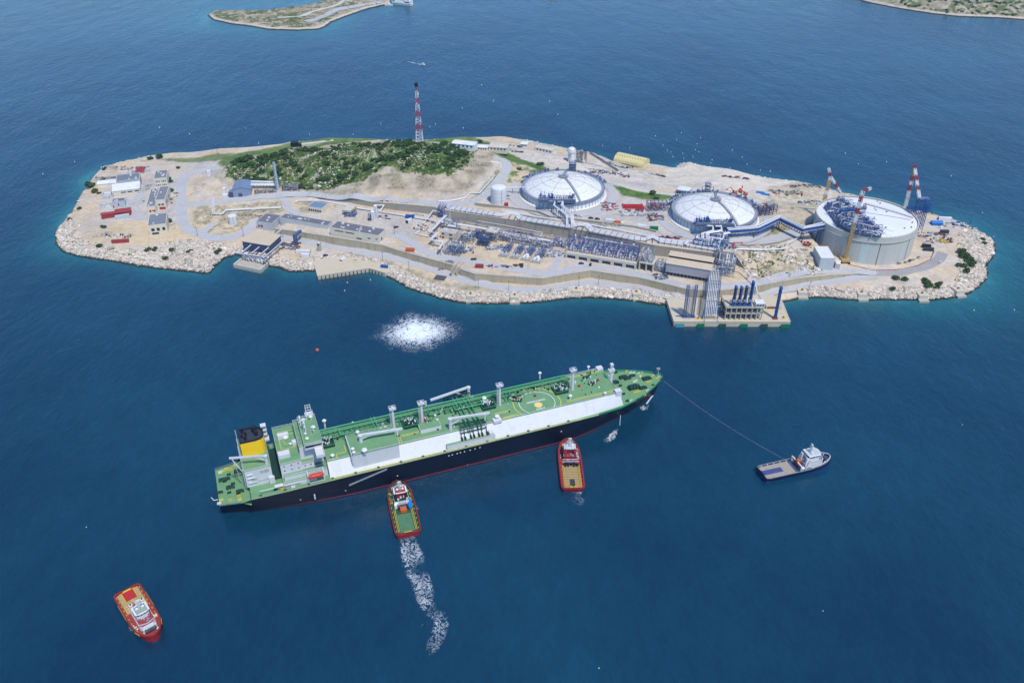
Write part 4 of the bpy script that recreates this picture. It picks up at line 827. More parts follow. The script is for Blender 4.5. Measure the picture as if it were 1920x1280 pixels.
for i, (px, py) in enumerate([(458,485),(467,487),(475,488.5),(486,491),(492,492.5)]):
    x, y, _ = P(px, py+2, 2); t = T('sea_water_pump', ['white intake pump, first from the left in the basin','white intake pump, second from the left in the basin','white intake pump in the middle of the basin row','white intake pump, fourth from the left in the basin','white intake pump at the right end of the basin row'][i], 'pump', (x, y, 1.9), .15, 'white pumps in the intake basin')
    b = MB(); b.cyl((0,0,0), (0,0,3.6), 1.15, 1.15, 12); b.build('motor', M_wht, t); b = MB(); b.cyl((0,0,3.6), (0,0,4.3), 1.3, .7, 12); b.build('cap', M_wht, t); b = MB(); b.tube([(0,0,1.4),(0,3.2,1.4)], .5, 8); b.build('pipe', M_blue, t); b = MB(); b.cyl((0,0,1.0), (0,0,1.3), 1.5, 1.5, 12); b.build('flange', M_blk, t)
def beamframe(label, pts, hgt, w=.5, col=M_blue2, name='pipe_bridge'):
    """steel beam on posts: pts = photo points of the beam at its height"""
    A = [P(x, y, z) for x, y, z in pts]; t = T(name, label, 'steel bridge', (A[0][0], A[0][1], 3.5)); b = MB(); b.bars(A, 1.1, .7); o_ = [(x+.9, y+.3, z+.1) for x, y, z in A]; b.build('beam', col, t, True)
    p = MB()
    for i in range(len(A)-1):
        n = max(1, int(math.dist(A[i], A[i+1])/hgt))
        for k in range(n+1):
            x, y, z = (A[i][j]+(A[i+1][j]-A[i][j])*k/n for j in range(3)); zb = max(hz(x, y), 1.9)-.3
            for s in (-.5, .5): p.bar((x+s, y, z), (x+s*2.4, y, zb), .35)
    p.build('post', col, t, True)
    g = MB(); g.tube([(x, y, z+.75) for x, y, z in A], .38, 6); g.build('pipe', M_pipe, t, True); return t
for pts, l in [([(440.5,475,8),(500,484,8)],'blue steel beam running across the back of the intake basin'),([(455,474,8.5),(471,460,10.5)],'leftmost of the beams leading from the pump house to the basin'),([(472,476,8.5),(489,462,10)],'second beam from the pump house to the basin'),([(488,479,9),(504,465,11)],'third beam from the pump house to the basin'),([(494,485,9),(530,454,11)],'long blue beam right of the intake basin')]: beamframe(l, pts, 9)
beamframe('pale steel pipe beam behind the intake pump house', [(512,445,9.5),(527,432,12)], 8, col=M_galv)
# blue loading gantry standing on the shore road
a = P(552, 441.5, 13.5); b_ = P(563, 432.8, 13.5); t = T('pipe_gantry', 'bright blue pipe gantry climbing from the shore road over the front wall', 'gantry', (a[0], a[1], 4.5)); b = MB()
b.bar(a, b_, 3.0, 1.2); b.build('beam', M_blue, t, True); b = MB()
for s in (-1.3, 0, 1.3):
    for e in (0, 1.6): b.bar((a[0]+s, a[1]+e, 13.3), (a[0]+s, a[1]+e, 4), .5)
b.build('post', M_blue, t, True); b = MB()
for s in (-.9, 0, .9): b.tube([(a[0]+s, a[1]-.9, 4), (a[0]+s, a[1]-.9, 14.4), (b_[0]+s, b_[1], 14.4)], .3, 6)
b.build('pipe', M_blue2, t, True)
# ================================================================= chimney, small tanks
x, y, z = G(521.3, 357); t = T('chimney', 'tall tapering pale blue-grey steel chimney beside the hill road', 'chimney', (x, y, z)); hh = 28
b = MB(); b.cyl((0,0,-1), (0,0,hh), 1.7, 1.15, 16, caps=False); b.lathe([(1.15,hh),(.9,hh),(.9,hh-2),(.01,hh-2)], 0, 0, 16); b.build('shaft', mat('pale_blue_steel', C(186,204,220), .5, .08, .4, streak=True), t)
b = MB(); b.box(-2.4,-2.4,-1.5,2.4,2.4,.6); b.build('plinth', M_concl, t); b = MB()
for k in (7, 14, 21, 27): b.cyl((0,0,k), (0,0,k+.25), 1.75-.019*k, 1.75-.019*k, 16)
b.build('ring', M_galv, t)
b = MB(); b.bar((0,-1.75,0), (0,-1.2,27), .35, .12); b.build('ladder', M_dark, t)
t = T('flue_duct', 'white flue ducts running from the grey shed to the chimney', 'duct', G(472,358)); a = G(471,353); e = G(519,353); b = MB()
for k, zz in ((0, 3), (2.4, 3.6), (4.6, 5)): b.tube([(a[0], a[1]+k, a[2]+zz), (e[0], e[1]+k*.6, e[2]+zz)], .8, 8)
b.build('duct', M_wht, t, True); b = MB()
for k in range(9): x_ = a[0]+(e[0]-a[0])*k/8; y_ = a[1]+(e[1]-a[1])*k/8; b.bar((x_, y_-.6, a[2]-.5), (x_, y_-.6, a[2]+3.6), .3); b.bar((x_, y_+4.4, a[2]-.5), (x_, y_+4.4, a[2]+4.6), .3)
b.build('support', M_dark, t, True)
def rack(name, label, FLp, FRp, depth, h, z=None, levels=3, nx=5, ny=3, m=M_blue2, pm=M_pipe, pipes=8, cat='process unit', seed=0, vess=2, top=False, hm=.0, rz=None, loc=None, w=None, group=None, eq=6):
    """open steel structure with pipes, vessels and equipment"""
    rr = random.Random(seed)
    if loc is None:
        a = G(*FLp); b_ = G(*FRp); rz, w = frame2(a, b_); loc = a if z is None else (a[0], a[1], z)
    t = T(name, label, cat, loc, rz, group); b = MB(); s = .32
    for i in range(nx+1):
        for j in range(ny+1): b.bar((w*i/nx, depth*j/ny, -1), (w*i/nx, depth*j/ny, h), s)
    for l in range(1, levels+1):
        zz = h*l/levels
        for j in range(ny+1): b.bar((0, depth*j/ny, zz-.2), (w, depth*j/ny, zz-.2), s*.9)
        for i in range(nx+1): b.bar((w*i/nx, 0, zz-.24), (w*i/nx, depth, zz-.24), s*.9)
    for i in range(0, nx, 2): b.bar((w*i/nx, 0, 0), (w*(i+1)/nx, 0, h/levels), s*.6)
    b.build('frame', m, t)
    p = MB()
    for k in range(pipes):
        zz = h*rr.randint(1, levels)/levels+.25+hm; r = rr.uniform(.14,.34)
        if rr.random() < .5:
            y = rr.uniform(.3, depth-.3); x0, x1 = sorted((rr.uniform(0, w), rr.uniform(0, w))); p.tube([(x0, y, rr.uniform(0, zz)), (x0, y, zz), (x1, y, zz), (x1, y, zz-rr.uniform(0, h/levels))], r, 6)
        else:
            x = rr.uniform(.3, w-.3); y0, y1 = 0, depth; p.tube([(x, y0, zz-rr.uniform(0, 2)), (x, y0, zz), (x, y1, zz)], r, 6)
    if p.v: p.build('piping', pm, t)
    v = MB()
    for k in range(vess):
        x = w*(k+.5)/vess; y = depth*rr.uniform(.35,.65); r = min(depth, w/vess)*.2; zz = h*rr.randint(0, max(0, levels-1))/levels
        if rr.random() < .5: v.cyl((x, y, zz), (x, y, zz+h*.45), r, r, 12); v.ball((x, y, zz+h*.45), r, 10, .5)
        else: v.cyl((x-r*2, y, zz+r+.3), (x+r*2, y, zz+r+.3), r, r, 12)
    if v.v: v.build('vessel', M_wht if pm is M_pipe else M_galv, t, smooth=False)
    e = MB()
    for k in range(eq): x = rr.uniform(.5, w-1.5); y = rr.uniform(.3, depth-1.3); a_ = rr.uniform(.6, 1.6); zz = h*rr.randint(0, levels)/levels; e.box(x, y, zz+.02, x+a_, y+a_*.8, zz+rr.uniform(.5,1.4))
    if e.v: e.build('equipment', M_galv, t)
    if top:
        q = MB(); q.box(-.3, -.3, h, w+.3, depth+.3, h+.2); q.build('top_deck', top if top is not True else M_concl, t)
    r_ = MB(); r_.rail([(0,0,h),(w,0,h),(w,depth,h),(0,depth,h)], 1.1, 3, .1, True); r_.build('handrail', m, t)
    return t
rack('pipe_rack', 'low dark blue-grey pipe rack right of the chimney', (530,359),(561,359.5), 5, 3.5, levels=1, nx=6, ny=1, m=M_navy, seed=3, pm=M_galv)
rack('machinery_rack', 'dark machinery row in front of the flue ducts', (478,365),(518,361), 4, 2.4, levels=1, nx=6, ny=1, m=M_dark, seed=4, pm=M_galv, vess=3)
def vtank(label, px, py, r, h, dome=.25, m=M_wht, rails=True, name='storage_tank', hb=.0, panel=False):
    x, y, z = G(px, py); t = T(name, label, 'tank', (x, y+r*.6, z)); b = MB(); b.lathe([(r,-1),(r,h),(r*.98,h+.05)], 0, 0, 28); b.build('shell', m, t)
    b = MB(); b.lathe([(r*.985,h+.06)]+[(max(.01, r*math.cos(a)), h+.06+dome*r*math.sin(a)) for a in [R(10*k) for k in range(1, 10)]], 0, 0, 28); b.build('roof', m, t)
    b = MB(); 
    for k in range(1, 4): b.lathe([(r+.03,h*k/4),(r+.09,h*k/4+.06),(r+.03,h*k/4+.12)], 0, 0, 28)
    b.build('seam', M_galv, t)
    b = MB(); b.bar((r*.4,-r*.95,-.5), (r*.4,-r*.95,h+.3), .5, .2); b.build('ladder', M_galv, t)
    if rails: b = MB(); b.rail([(r*.97*math.cos(a), r*.97*math.sin(a), h) for a in [R(30*k) for k in range(12)]], 1, 3, .1, True); b.build('handrail', M_galv, t)
    if panel: b = MB(); b.box(r*.7,-r*1.5,0,r*1.2,-r*1.1,3); b.build('hose_box', M_red, t)
    return t
vtank('white domed cylindrical tank left of the large domed tanks', 935, 382, 7.2, 13.5, .3, panel=True)
vtank('small white cylindrical tank alone on the rough ground', 436.5, 421.5, 3.7, 8, .1, rails=False)
vtank('narrow white vertical tank on the yard, the nearer and shorter of two', 699.5, 414.5, 1.8, 8.6, .5, rails=False)
vtank('narrow tall white vertical tank, the farther of two', 705, 409, 1.6, 11.5, .5, rails=False)
rack('fan_cooler', 'slim dark cooler frame left of the two vertical tanks', (691,414),(696,414.5), 3, 5.5, nx=1, ny=1, levels=3, m=M_dark, seed=9, vess=0, pipes=3, eq=3)
rack('blue_compressor', 'bright blue machine under the pale shelter', (646,407),(666,408), 6, 2.6, nx=2, ny=1, levels=1, m=M_blue, pm=M_blue, seed=19, vess=2, pipes=5, eq=5)
# ================================================================= the two domed tanks
def domed(label, tk, r=36.0, seed=0, ring=3.0):
    cx, cy, cz = tk; t = T('domed_tank', label, 'storage tank', tk); rr = random.Random(seed); zr = 6.2
    b = MB(); b.lathe([(r+5.2,.3),(r+4.5,.3),(r+4.5,-3)], 0, 0, 96); b.lathe([(r+5.2,-1.5),(r+5.2,.3)], 0, 0, 96); b.build('pit_wall', M_conc, t)
    b = MB(); b.lathe([(r+4.6,.06),(r+.2,.06+.8)], 0, 0, 96); b.build('pit_apron', M_wht2, t)
    b = MB(); b.lathe([(r+1.4,.2),(r+.3,zr-.1)], 0, 0, 96); b.build('tank_wall', M_wht2, t)
    Rs = 72.0; zc = lambda q: zr+math.sqrt(Rs*Rs-q*q)-math.sqrt(Rs*Rs-r*r)
    b = MB(); b.lathe([(r-.6,zr+.25)]+[(q, zc(q)+.3) for q in np.linspace(r-1, .01, 14)], 0, 0, 96); b.build('dome', M_wht2, t, smooth=True)
    b = MB(); b.lathe([(r+2.4,zr-.3),(r+2.4,zr+.15),(r-1.2,zr+.15),(r-1.2,zr-.3)], 0, 0, 96); b.build('ring_walkway', M_galv, t)
    b = MB(); b.rail([((r+2.3)*math.cos(a), (r+2.3)*math.sin(a), zr) for a in [R(6*k) for k in range(60)]], 1.2, 4, .12, True); b.build('handrail', M_blue2, t)
    b = MB()
    for k in range(60):
        a = R(6*k); b.bar(((r+2.2)*math.cos(a), (r+2.2)*math.sin(a), .3), ((r+2.0)*math.cos(a), (r+2.0)*math.sin(a), zr), .28)
    b.build('ring_post', M_blue2, t)
    # broad grey machinery deck around the back
    b = MB(); b.lathe([(r+7.5,zr-.5),(r+7.5,zr-.1),(r+2.5,zr-.1)], 0, 0, 40, R(15), R(150)); b.build('back_deck', M_galv, t)
    for k in range(46):
        b = MB(); a = R(rr.uniform(12, 152)); q = rr.uniform(r+2.5, r+6.5); b.cbox(q*math.cos(a), q*math.sin(a), zr-.1, rr.uniform(.5,2), rr.uniform(.5,1.5), rr.uniform(.6,2.4), a); b.build('equipment_box', M_blue2, t)
    # radial walkways and cables
    for k, aa in enumerate([-68, 78, 15, 165, -20, 200, 120, 45, -115]):
        a = R(aa); b = MB(); w = 1.6 if k < 2 else .45; pts = [(q*math.cos(a), q*math.sin(a), zc(q)+(.8 if k < 2 else .45)) for q in np.linspace(r, 3, 9)]; b.bars(pts, w, .22)
        if k < 2: 
            for s in (-.8, .8):
                pp = [(x-s*math.sin(a), y+s*math.cos(a), z) for x, y, z in pts]; b.rail(pp, 1.1, 4, .1)
        b.build('radial_walkway' if k < 2 else 'roof_pipe', M_galv if k < 2 else M_conc, t)
    b = MB()
    for q in (12, 20, 28):
        b.bars([(q*math.cos(R(9*k)), q*math.sin(R(9*k)), zc(q)+.42) for k in range(41)], .16)
    b.build('hoop_pipe', M_conc, t)
    b = MB()
    for q in (8, 14, 20, 26, 31):
        for k in range(int(q*1.1)):
            a = 2*PI*k/int(q*1.1)+q; b.cyl((q*math.cos(a), q*math.sin(a), zc(q)+.2), (q*math.cos(a), q*math.sin(a), zc(q)+.75), .28, .28, 5)
    b.build('roof_nozzle', M_conc, t)
    b = MB(); z0 = zc(0)+.3; b.cyl((0,0,z0), (0,0,z0+1), 4, 4, 14)
    for k in range(8): a = R(45*k); b.bar((4.6*math.cos(a), 4.6*math.sin(a), z0), (4.6*math.cos(a), 4.6*math.sin(a), z0+2), .25)
    b.rail([(4.6*math.cos(R(45*k)), 4.6*math.sin(R(45*k)), z0+1) for k in range(8)], 1.2, 2, .14, True); b.cbox(1,1,z0+1,2.6,1.8,1.6); b.cbox(-2,-.6,z0+1,1.6,2,1.2); b.build('crown_platform', M_galv, t)
    # front pipe platform
    b = MB(); f0, f1 = -23, 9; yf = -r+2.5
    b.box(f0, yf-6, zr+1.8, f1, yf+3.5, zr+2.1)
    for x in np.linspace(f0, f1, 11):
        for y in (yf-5.8, yf-1, yf+3.3): b.bar((x, y, 0 if y < -r+1 else zr), (x, y, zr+4.6), .3)
    for y in (yf-5.8, yf-1, yf+3.3):
        for zz in (zr+1.9, zr+4.6): b.bar((f0, y, zz), (f1, y, zz), .26)
    b.build('platform_frame', M_blue2, t)
    b = MB()
    for k in range(15):
        x = f0+2+k*(f1-f0-4)/14; b.cyl((x, yf, zr+2.1), (x, yf, zr+rr.uniform(4.2,6.2)), .42, .42, 7); b.tube([(x, yf-4, zr+3), (x, yf+3, zr+3.2+rr.uniform(0,1.5))], .25, 6)
    for zz in (2.6, 3.4, 5.0): b.tube([(f0, yf-3-zz*.4, zr+zz), (f1, yf-3-zz*.4, zr+zz)], .32, 6)
    b.build('platform_piping', M_galv, t)
    for cxx, n in ((-20,4),(-13,6),(6,3)):
        b = MB()
        for k in range(n*3): x = cxx+rr.uniform(-2.5,2.5); y = yf+rr.uniform(-3,4); b.bar((x, y, zr+2), (x, y, zr+rr.uniform(5,9)), .28); b.cbox(x, y, zr+rr.uniform(3,6.5), 1.2, 1, .9)
        b.build('valve_tower', M_blue, t)
    return t
domed('left of the two white domed storage tanks, ringed by grey-blue walkways', TK1, 35.6, 1)
domed('right of the two white domed storage tanks, beside the red pipe frames', TK2, 34.6, 2)
# steel stair tower and white silo behind the left tank
def lattice_tower(name, label, base, h, w0, w1, m, cat='tower', n=None, d=.25, panels=None):
    t = T(name, label, cat, base); b = MB(); b.truss((0,0,-1), (0,0,h), w0, d, n=n or int(h/(w0)), w1=w1); b.build('lattice', m, t); return t
x, y, z = TK1; t = lattice_tower('stair_tower', 'blue-grey scaffold stair tower behind the left domed tank', (x+11, y+40.5, z-1), 15.5, 6.2, 6.2, M_blue2, n=5, d=.32); b = MB()
for k in range(5): b.box(-3.2,-3.2,3*k+2.6,3.2,3.2,3*k+2.75)
b.build('landing', M_galv, t)
x, y, z = TK2; t = lattice_tower('stair_tower', 'grey-blue lattice stair tower behind the right domed tank', (x+1.5, y+39.5, z-1), 15, 4.2, 4.2, M_blue2, n=5, d=.3); b = MB()
for k in range(5): b.box(-2.2,-2.2,3*k+2.6,2.2,2.2,3*k+2.75)
b.tube([(-5,0,0),(-5,0,12),(-1,0,13)], .3, 6); b.tube([(5,0,0),(5,0,11.5),(1,0,12)], .3, 6); b.build('landing', M_galv, t)
x, y, z = G(1071, 303); t = T('white_silo', 'stout white silo with a conical top behind the left domed tank', 'silo', (x, y, z)); b = MB(); b.lathe([(3.6,-1),(3.6,9.5),(4.4,10.5),(4.4,12.6),(2.2,14.6),(.01,15.2)], 0, 0, 16); b.build('shell', M_wht, t)
b = MB(); b.rail([(4.3*math.cos(R(30*k)), 4.3*math.sin(R(30*k)), 12.6) for k in range(12)], 1.1, 3, .12, True); b.bar((0,0,15),(0,0,19),.2); b.cbox(-1.6,-3.9,7,2,1.2,1.6); b.build('fittings', M_galv, t)
t = rack('batching_plant', 'dark conveyor and hopper frame beside the white silo', (1083,305),(1099,308), 8, 10, nx=2, ny=2, levels=3, m=M_dark, pm=M_galv, seed=31, vess=1)
b = MB(); a = t['_w']; b.truss((a[0]+12, a[1]+4, a[2]+9), (a[0]+38, a[1]-22, a[2]+.5), 1.6, .22); b.build('conveyor', M_dark, t, True)
# ================================================================= the big grey tank
cx, cy, cz = TK3; Rt = 40.6; Ht = 24.0
t = T('concrete_tank', 'huge round grey concrete tank with a white roof at the right end of the island', 'storage tank', TK3); TKT = t
b = MB(); b.lathe([(Rt,-4),(Rt,Ht-4.2)], 0, 0, 128); b.lathe([(Rt+.35,Ht-4.2),(Rt+.35,Ht)], 0, 0, 128); b.lathe([(Rt+.35,Ht-4.2),(Rt,Ht-4.2)], 0, 0, 128); b.build('tank_wall', mat('tank_concrete', C(214,214,204), .85, .12, .12, streak=True, hue=C(200,206,200)), t)
b = MB(); b.lathe([(Rt+.4,Ht),(Rt+.4,Ht+.9),(Rt-.4,Ht+.9),(Rt-.4,Ht+.1)], 0, 0, 128); b.build('rim', M_concl, t)
b = MB(); b.lathe([(Rt-.5,Ht-.4),(Rt-4,Ht+.2),(Rt*.6,Ht+.9),(Rt*.3,Ht+1.4),(.01,Ht+1.6)], 0, 0, 128); b.build('roof', mat('white_tank_roof', C(250,250,252,.78), .5, .05, .05), t, smooth=True)
b = MB(); b.lathe([(Rt+.4,Ht-4.5),(Rt+.75,Ht-4.4),(Rt+.75,Ht-4.0),(Rt+.4,Ht-3.9)], 0, 0, 128)
for k in range(1, 7): b.lathe([(Rt+.02,k*2.9-.05),(Rt+.07,k*2.9),(Rt+.02,k*2.9+.05)], 0, 0, 128)
b.build('hoop', M_conc, t)
for aa, w_, m_ in ((-108, 6.5, mat('pale_render', C(206,222,218), .8, .08, .3)), (-92, .5, M_dark), (-52, .5, M_dark), (-140, .4, M_conc)):
    a = R(aa); b = MB(); n = 6
    for k in range(n): a0 = a+(k-n/2)*w_/Rt/n; a1 = a0+w_/Rt/n; r2 = Rt+.12; b.add([(Rt*.999*math.cos(a0),Rt*.999*math.sin(a0),0),(r2*math.cos(a0),r2*math.sin(a0),0),(r2*math.cos(a1),r2*math.sin(a1),0),(r2*math.cos(a0),r2*math.sin(a0),Ht-4.4),(r2*math.cos(a1),r2*math.sin(a1),Ht-4.4)], [(1,2,4,3)])
    b.build('pilaster' if w_ > 1 else 'cable_tray', m_, t)
b = MB(); rr = random.Random(5)
for k in range(70): a = 2*PI*k/70; b.cyl(((Rt-.1)*math.cos(a), (Rt-.1)*math.sin(a), Ht+.5), ((Rt-.1)*math.cos(a), (Rt-.1)*math.sin(a), Ht+1.6), .12, .12, 4)
b.build('rim_post', M_galv, t)
b = MB(); rz_ = lambda q: Ht+1.8-(q/Rt)**2*1.6
for k in range(14): a = R(rr.uniform(-80, 130)); q = rr.uniform(14, Rt-3); b.cbox(q*math.cos(a), q*math.sin(a), rz_(q)-.2, 1, 1, rr.uniform(.7,1.3), a)
b.build('roof_hatch', M_galv, t)
b = MB(); mast = (-3, 2, Ht+3.4); b.truss((-3,2,Ht+1), (-3,2,Ht+11), 1.6, .2); b.build('roof_mast', mat('mauve_steel', C(168,140,150), .5, .1, .5), t)
b = MB(); pts = []
for k in range(13):
    u = k/12; x = -3+38*u; y = 2-10*u; pts.append((x, y, Ht+10.5-8*u**1.1))
b.bars(pts, .9, .35); b.rail(pts, 1.2, 3, .12); b.build('arch_walkway', mat('mauve_steel', C(168,140,150)), t)
for k in (3, 6, 9): pass
# roof platform crowded with pipework (on the near left of the roof)
pl = [P(x_, y_, 34.2) for x_, y_ in ((1546,386),(1574,370),(1656,433),(1651,445),(1604,438),(1571,422))]
t = T('roof_platform', 'blue steel platform crowded with pipework on the left of the big tank roof', 'platform', (pl[4][0], pl[4][1], 32.5)); b = MB(); b.prism([p[:2] for p in pl], 33.9, 34.2); b.build('deck', M_navy, t, True)
b = MB(); p_ = MB(); e_ = MB(); v_ = MB(); rr = random.Random(77); X0 = min(p[0] for p in pl); X1 = max(p[0] for p in pl); Y0 = min(p[1] for p in pl); Y1 = max(p[1] for p in pl); PL2 = [p[:2] for p in pl]
ins = lambda x, y: bool(inpoly(np.array([x]), np.array([y]), PL2)[0])
c = 0
while c < 260:
    x, y = rr.uniform(X0, X1), rr.uniform(Y0, Y1)
    if not ins(x, y): continue
    c += 1; k = c % 6; h = rr.uniform(1.5, 5.5)
    if k in (0, 1): b.bar((x,y,34.2), (x,y,34.2+h), .28); b.bar((x,y,34.2+h), (x+rr.uniform(-5,5), y+rr.uniform(-3,3), 34.2+h), .24)
    elif k in (2, 3): dx, dy = rr.choice(((6,-4.4),(-4,-2.6),(3,2))); p_.tube([(x,y,34.3),(x,y,34.5+h*.6),(x+dx,y+dy,34.5+h*.6)], rr.uniform(.18,.4), 6)
    elif k == 4: e_.cbox(x, y, 34.2, rr.uniform(.8,2.4), rr.uniform(.8,2), rr.uniform(.8,2.2), rr.uniform(0,1))
    else: v_.cyl((x,y,32.9), (x,y,34.3+h*.6), .5, .5, 8)
b.build('frame', M_blue, t, True); p_.build('piping', M_pipe, t, True); e_.build('equipment', M_blue2, t, True); v_.build('vessel', M_galv, t, True)
b = MB(); b.rail(pl, 1.2, 3, .14, True); b.build('handrail', M_blue2, t, True)
b = MB(); a0 = math.atan2(pl[0][1]-cy, pl[0][0]-cx)
for k in range(5):
    p = pl[5]; q = pl[0]; x = q[0]+(p[0]-q[0])*k/4; y = q[1]+(p[1]-q[1])*k/4; b.bar((x,y,33.9), (x,y,20), .5); b.bar((x,y,25),(x+2,y+2,33.9),.3)
b.build('bracket', M_blue, t, True)
a = P(1575, 396, 38.5); e = P(1624, 389, 39); b = MB(); b.truss(a, e, 2, .28); 
for u in (0, .5, 1): b.bar((a[0]+(e[0]-a[0])*u, a[1]+(e[1]-a[1])*u, 38.5), (a[0]+(e[0]-a[0])*u, a[1]+(e[1]-a[1])*u, 34), .35)
t2 = T('monorail_beam', 'bright blue lattice beam above the tank roof platform', 'beam', (a[0],a[1],33)); b.build('lattice', M_blue, t2, True)
# blue stair block on the right rim
a = P(1724, 402, 28); t = T('stair_block', 'bright blue stair block and frames on the right rim of the big tank', 'stair tower', (a[0], a[1], 14)); b = MB()
for i in range(4):
    for j in range(3): b.bar((a[0]-4.5+3*i, a[1]-3+3*j, 14), (a[0]-4.5+3*i, a[1]-3+3*j, 43), .38)
for zz in range(18, 44, 4):
    b.rail([(a[0]-4.5,a[1]-3,zz),(a[0]+4.5,a[1]-3,zz),(a[0]+4.5,a[1]+3,zz),(a[0]-4.5,a[1]+3,zz)], .9, 3, .16, True)
    b.bar((a[0]-4.5,a[1]-3,zz),(a[0]+4.5,a[1]-3,zz+3.4),.3)
b.build('frame', M_blue, t, True); b = MB(); b.box(a[0]-4.4,a[1]-2.8,42.9,a[0]+4.4,a[1]+2.8,43.1); b.build('top_deck', M_blue2, t, True); b = MB()
for k in range(64): x = a[0]+rr.uniform(-13,9); y = a[1]+rr.uniform(-7,3); b.bar((x,y,31),(x,y,31+rr.uniform(2,8)),.3); b.bar((x,y,34),(x+rr.uniform(-3,3),y+rr.uniform(-3,3),34+rr.uniform(-1,1)),.3)
b.build('side_frame', M_blue, t, True)
# ================================================================= blue pipe bridge to the big tank
bz0 = 26.0
br = [P(1364,434,25.5), P(1420,429,26), P(1461,410,26.5), P(1506,431,27.5), P(1541,424,29), P(1569,413,31)]
t = T('blue_pipe_bridge', 'long blue zigzag bridge carrying two white pipes to the big grey tank', 'pipe bridge', (br[0][0], br[0][1], 20)); PBR = br
def off(pts, d):
    out = []
    for i, p in enumerate(pts):
        a = pts[max(i-1,0)]; b = pts[min(i+1,len(pts)-1)]; dx, dy = b[0]-a[0], b[1]-a[1]; L = math.hypot(dx, dy); out.append((p[0]-dy/L*d, p[1]+dx/L*d, p[2]))
    return out
b = MB()
for d_ in (-2.2, 2.2):
    for zz in (-2.9, 1.2): b.bars([(x,y,z+zz) for x,y,z in off(br, d_)], .5, .55)
for d_ in (-2.2,): b.bars([(x,y,z+.25) for x,y,z in off(br, d_)], .16, 1.3)
A = off(br, -2.2); B = off(br, 2.2)
for i in range(len(br)-1):
    n = max(2, int(math.dist(br[i], br[i+1])/3))
    for k in range(n+1):
        u = k/n; a = [A[i][j]+(A[i+1][j]-A[i][j])*u for j in range(3)]; c = [B[i][j]+(B[i+1][j]-B[i][j])*u for j in range(3)]
        b.bar((a[0],a[1],a[2]-2.9),(a[0],a[1],a[2]+1.2),.28); b.bar((c[0],c[1],c[2]-2.9),(c[0],c[1],c[2]+1.2),.28); b.bar((a[0],a[1],a[2]-2.9),(c[0],c[1],c[2]-2.9),.28)
        if k < n:
            u2 = (k+1)/n; a2 = [A[i][j]+(A[i+1][j]-A[i][j])*u2 for j in range(3)]; b.bar((a[0],a[1],a[2]-2.9),(a2[0],a2[1],a2[2]+1.2),.2)
b.build('girder', M_blue, t, True)
for d_ in (-1.3, 1.5):
    b = MB(); b.tube([(x,y,z+2.1) for x,y,z in off(br, d_)], .62, 10); b.build('pipe', M_pipe, t, True)
b = MB(); b.bars([(x,y,z-.9) for x,y,z in off(br, -2.5)], .12, .3); b.build('cable_tray', M_wht, t, True)
b = MB(); b.bars([(x,y,z-1.2) for x,y,z in off(br, 0)], 3.6, .12); b.build('walkway', M_galv, t, True)
b = MB()
for u, px, py in ((0,1372,460),(1,1427,450),(2,1457,438),(3,1503,444),):
    pass
for i, u in ((0,.15),(0,.9),(1,.75),(2,.0),(3,.0)):
    x = br[i][0]+(br[i+1][0]-br[i][0])*u; y = br[i][1]+(br[i+1][1]-br[i][1])*u; z = br[i][2]-1.7; zb = hz(x, y)-.5
    for s in (-2.2, 2.2): b.bar((x, y+s, z), (x, y+s*1.2, zb), .6)
    b.bar((x, y-2.2, z*.5+zb*.5), (x, y+2.2, z*.5+zb*.5), .3)
b.build('trestle', M_navy, t, True)
a = br[4]; zb = hz(a[0]-2, a[1]-4)-1; b = MB(); b.truss((a[0]-2, a[1]-2, zb), (a[0]-1, a[1]-1, a[2]-1.8), 2.6, .5, n=6); b.bar((a[0]-2, a[1]-2, zb),(a[0]-1, a[1]-1, a[2]-1.8), 1.2); b.build('tower_leg', M_navy, t, True)
# ================================================================= construction cranes
def crane_boom(t, a, b, w, segs, name='boom', d=.3, w1=None):
    """boom in painted sections: segs = [(fraction, material)...]"""
    u0 = 0; a = np.array(a); b = np.array(b)
    for k, (u1, m) in enumerate(segs):
        g = MB(); p = a+(b-a)*u0; q = a+(b-a)*u1; g.truss(tuple(p), tuple(q), w, d, n=max(1, int(np.linalg.norm(q-p)/w)))
        g.bar(tuple(p), tuple(q), w*.3); g.build(name+('' if k == 0 else '_section'), m, t, True); u0 = u1
def crane_base(t, x, y, z):
    b = MB(); b.box(x-3.2,y-4,z+1.2,x+3.2,y+3,z+3.4); b.build('engine_house', M_tan, t, True)
    b = MB(); b.box(x-3.6,y-4.5,z-.2,x-2.3,y+4,z+1.2); b.box(x+2.3,y-4.5,z-.2,x+3.6,y+4,z+1.2); b.build('crawler_track', M_blk, t, True)
x, y, z = G(1583, 491); t = T('lattice_crane', 'tallest tan crane, red and white head, leaning over the big tank front', 'crane', (x, y, z)); crane_base(t, x, y+1, z)
top = atY(1618, 358, y+6); crane_boom(t, (x, y, z+1.5), top, 2.2, [(.55,M_tan),(.68,M_wht),(.76,M_red2),(.85,M_wht),(.93,M_red2),(1,M_wht)])
tip = atY(1633, 353, y+9); crane_boom(t, top, tip, 1.6, [(.6,M_red2),(1,M_wht)], 'jib'); b = MB(); b.bar(tip, (tip[0],tip[1],tip[2]-9), .12); b.build('hook_cable', M_dark, t, True)
x, y, z = G(1538, 408); 
x, y, z = G(1534, 425); t = T('lattice_crane', 'tan and white crane left of the big tank, its jib hanging right', 'crane', (x, y, z)); crane_base(t, x, y+2, z)
top = atY(1557, 331, y+8); crane_boom(t, (x, y, z+1.5), top, 2.3, [(.62,M_tan),(.72,M_wht),(.92,M_tan),(1,M_wht)])
